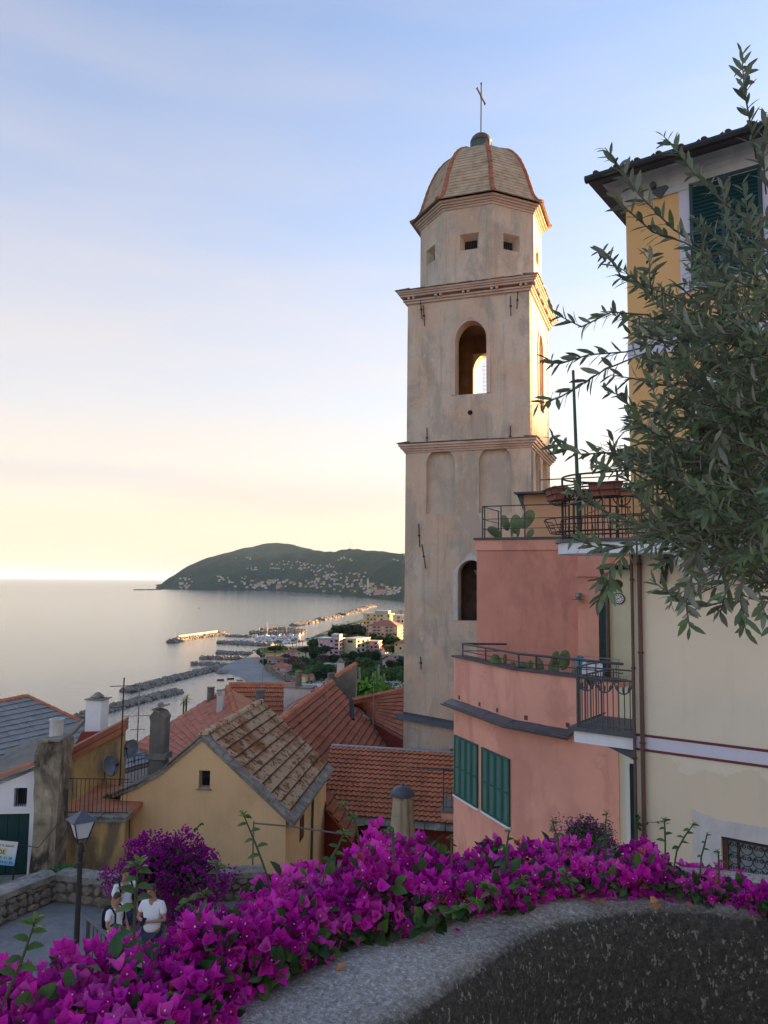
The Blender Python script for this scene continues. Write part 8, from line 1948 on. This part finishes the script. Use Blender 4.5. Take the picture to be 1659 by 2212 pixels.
def cover():
    L_ = []; pal = []
    for k in range(9000):
        x, y = RNG.uniform(600, 880), RNG.uniform(1421, 1520)
        if x < 618+max(0, y-1440)*1.0: continue
        p = at_z(x, y, -58.6); c = float(fbm2(p.x/14, p.y/14, 61, 3))
        if c < -.05: continue
        L_.append(frame(rnd_dir(), Vector((0, 0, 1))+rnd_dir()*.5, Vector((p.x, p.y, 1.5+RNG.random()*.9)), RNG.uniform(.9, 1.9)))
    o = bake('ground_cover', *blade(1.0, .8, ((0, .3), (.35, 1.0), (.75, .8), (1.0, 0)), .1, .2), L_, M['tree2'], smooth=False); tag(o, 'low garden crops and scrub covering the coastal plain', 'ground cover')
cover()
# nearer greenery below the tower: bright bush and tall column cactus
def near_green():
    p = at_y(800, 1500, 62); c = (p.x, p.y, p.z)
    root = thing('bright_bush', 'bright green leafy tree just left of the tower below the roofs', 'tree', (p.x, p.y, p.z-6)); L_ = []
    for k in range(900):
        d = rnd_dir(); r = .55+.45*RNG.random()**.5+.3*float(fbm2(d.x*3, d.y*3+d.z*2, 71, 3)); L_.append(frame(rnd_dir(), d+rnd_dir()*.6, Vector(c)+Vector((d.x*1.5*r, d.y*1.3*r, d.z*1.15*r)), RNG.uniform(.7, 1.3)))
    bake('crown', *blade(.34, .26, ((0, .3), (.35, 1.0), (.75, .8), (1.0, 0)), .1, .25), L_, M['tree4'], root); m = MB(); m.tube([(p.x, p.y, E+ground_dz(p.x, p.y)-.3), (p.x+.1, p.y, p.z-2), c], [.2, .15, .06], 7); m.build('trunk', M['bark'], root)
    q = at_y(803, 1475, 75); g0 = E+ground_dz(q.x, q.y); ct = thing('column_cactus', 'tall grey green column cactus below the village roofs', 'cactus', (q.x, q.y, g0))
    for k in range(16): x, y = RNG.uniform(-1.3, 1.3), RNG.uniform(-.6, .6); h = q.z+RNG.uniform(-.4, 1.7); m = MB(); m.tube([(q.x+x*.7, q.y+y, g0-.2), (q.x+x, q.y+y, h-1), (q.x+x*1.05, q.y+y, h), (q.x+x*1.06, q.y+y, h+.12)], [.12, .12, .11, .04], 7); m.build('stem', M['cactus'], ct)
    for i, (x, y) in enumerate(((403, 1507), (397, 1515))):
        c = at_y(x, y, 52); rt = thing('yucca', 'spiky pale yucca on a thin stem behind the red sheet roof', 'plant', (c.x, c.y, E+ground_dz(c.x, c.y)), 'yuccas behind the sheet roof'); m = MB(); m.tube([(c.x, c.y, E+ground_dz(c.x, c.y)-.2), c], .06, 6); m.build('stem', M['bark'], rt); me = tmesh('yucca_leaf', *blade(.55, .06), M['lime'])
        for k in range(22): d = rnd_dir(); d.z = d.z*.7+.25; link('leaf', me, rt, frame(d, (0, 0, 1), c, RNG.uniform(.7, 1.1)))
near_green()

# ---------------------------------------------------------------- houses on the far hill and along its shore
def house_proto(key, wall, label):
    m = MB(); m.box(-6, 6, -4, 4, -4, 7); m.add([(-6.6, -4.6, 7.002), (6.6, -4.6, 7.002), (6.6, 4.6, 7.002), (-6.6, 4.6, 7.002), (-3, 0, 9.6), (3, 0, 9.6)], [(0, 1, 5, 4), (2, 3, 4, 5), (3, 0, 4), (1, 2, 5), (0, 3, 2, 1)], mi=1)
    return tag(link('hill_house', m.mesh('hill_house_'+key, [wall, M['ftile']])), label, 'house', label.split(' house')[0]+' houses of the far town')
HP = [house_proto('w', M['fwhite'], 'tiny white house on the far hillside'), house_proto('c', M['fcream'], 'tiny cream house on the far hillside'), house_proto('p', M['fpink'], 'tiny pink house on the far hillside'), house_proto('o', M['fyellow'], 'tiny ochre house on the far hillside')]
hused = set()
def hill_house(x, y, s_, w=None):
    p = on_hill(x, y)
    if p is None: return
    k = int(RNG.choice(4, p=(w or (.5, .25, .13, .12)))); mw = TRS(p+Vector((0, 0, 2)), RNG.uniform(-.5, .5), (s_*.78*RNG.uniform(.8, 1.7), s_*.78, s_*.72*RNG.uniform(.8, 1.3)))
    if k in hused: c = HP[k].copy(); COL.objects.link(c); c.matrix_basis = mw
    else: HP[k].matrix_basis = mw; hused.add(k)
ZO = lambda a, b: (331.8+a*.328, 1141.3+b*.328)
for (x0, x1, y0, y1, n, s_) in ((170, 270, 330, 385, 9, 1.1), (150, 250, 390, 402, 5, .9), (420, 640, 315, 370, 20, .9), (540, 640, 195, 215, 5, .8), (600, 690, 255, 290, 7, .9), (720, 1000, 222, 275, 26, .85), (960, 1200, 240, 300, 24, .9), (1140, 1320, 195, 225, 7, .8), (1060, 1200, 310, 360, 12, 1.0), (1180, 1420, 300, 360, 30, .75), (600, 900, 345, 400, 30, 1.25), (900, 1100, 350, 400, 24, 1.1), (1100, 1400, 370, 430, 34, .9), (1400, 1640, 380, 450, 40, .85), (1560, 1620, 205, 220, 3, .7)):
    for k in range(n): hill_house(*ZO(RNG.uniform(x0, x1), RNG.uniform(y0, y1)), s_)
for x, y, s_ in ((1085, 340, 1.9), (1150, 318, 1.5), (765, 368, 2.3), (830, 372, 2.0), (830, 395, 2.6), (680, 385, 2.3), (725, 390, 1.9), (865, 362, 1.7), (905, 365, 1.7), (1432, 425, 2.2), (1500, 432, 1.8), (1436, 382, 1.6), (185, 370, 1.9), (240, 340, 1.6), (545, 392, 1.5)): hill_house(*ZO(x, y), s_)
p_ = on_hill(*ZO(1411, 400)); bt = thing('distant_bell_tower', 'slim pale bell tower in the far town', 'bell tower', p_) if p_ else None
if p_: MB().box(-4, 4, -4, 4, -3, 34, TRS(p_)).build('shaft', M['fcream'], bt); MB().lathe([(4.5, 34), (3.5, 38), (.3, 44)], 8, TRS(p_)).build('spire', M['fgrey'], bt)
for x, y, h in ((763, 1182, 26), (757, 1187, 42), (772, 1187, 38), (615, 1175, 16)):
    i = int(np.interp(x, HX, np.arange(HN))); q = Vector(HV[HM-1, i]); m = MB(); m.tube([q-Vector((0, 0, 6)), q+Vector((0, 0, h))], [1.3, .7], 5); m.tube([q+Vector((-3, 0, h*.8)), q+Vector((3, 0, h*.8))], .6, 4); tag(m.build('radio_mast', M['fgrey']), 'thin radio mast on the crest of the far hill', 'mast', 'radio masts on the far hill')
# ---------------------------------------------------------------- sea haze
HZ = NT('haze'); HZ.t.nodes.remove(HZ.b); pv = HZ.n('ShaderNodeVolumePrincipled'); pv.inputs['Color'].default_value = (.42, .66, 1.0, 1); pv.inputs['Density'].default_value = 1.8e-5; pv.inputs['Anisotropy'].default_value = 0; HZ.l(pv.outputs[0], HZ.out.inputs['Volume'])
zmax = float(HV[:, :, 2].max())+60
hz = MB().box(-62000, 62000, -62000, 62000, -4, zmax).build('haze', HZ.m); tag(hz, kind='stuff', label='thin pale sea haze filling the whole bay', cat='haze')
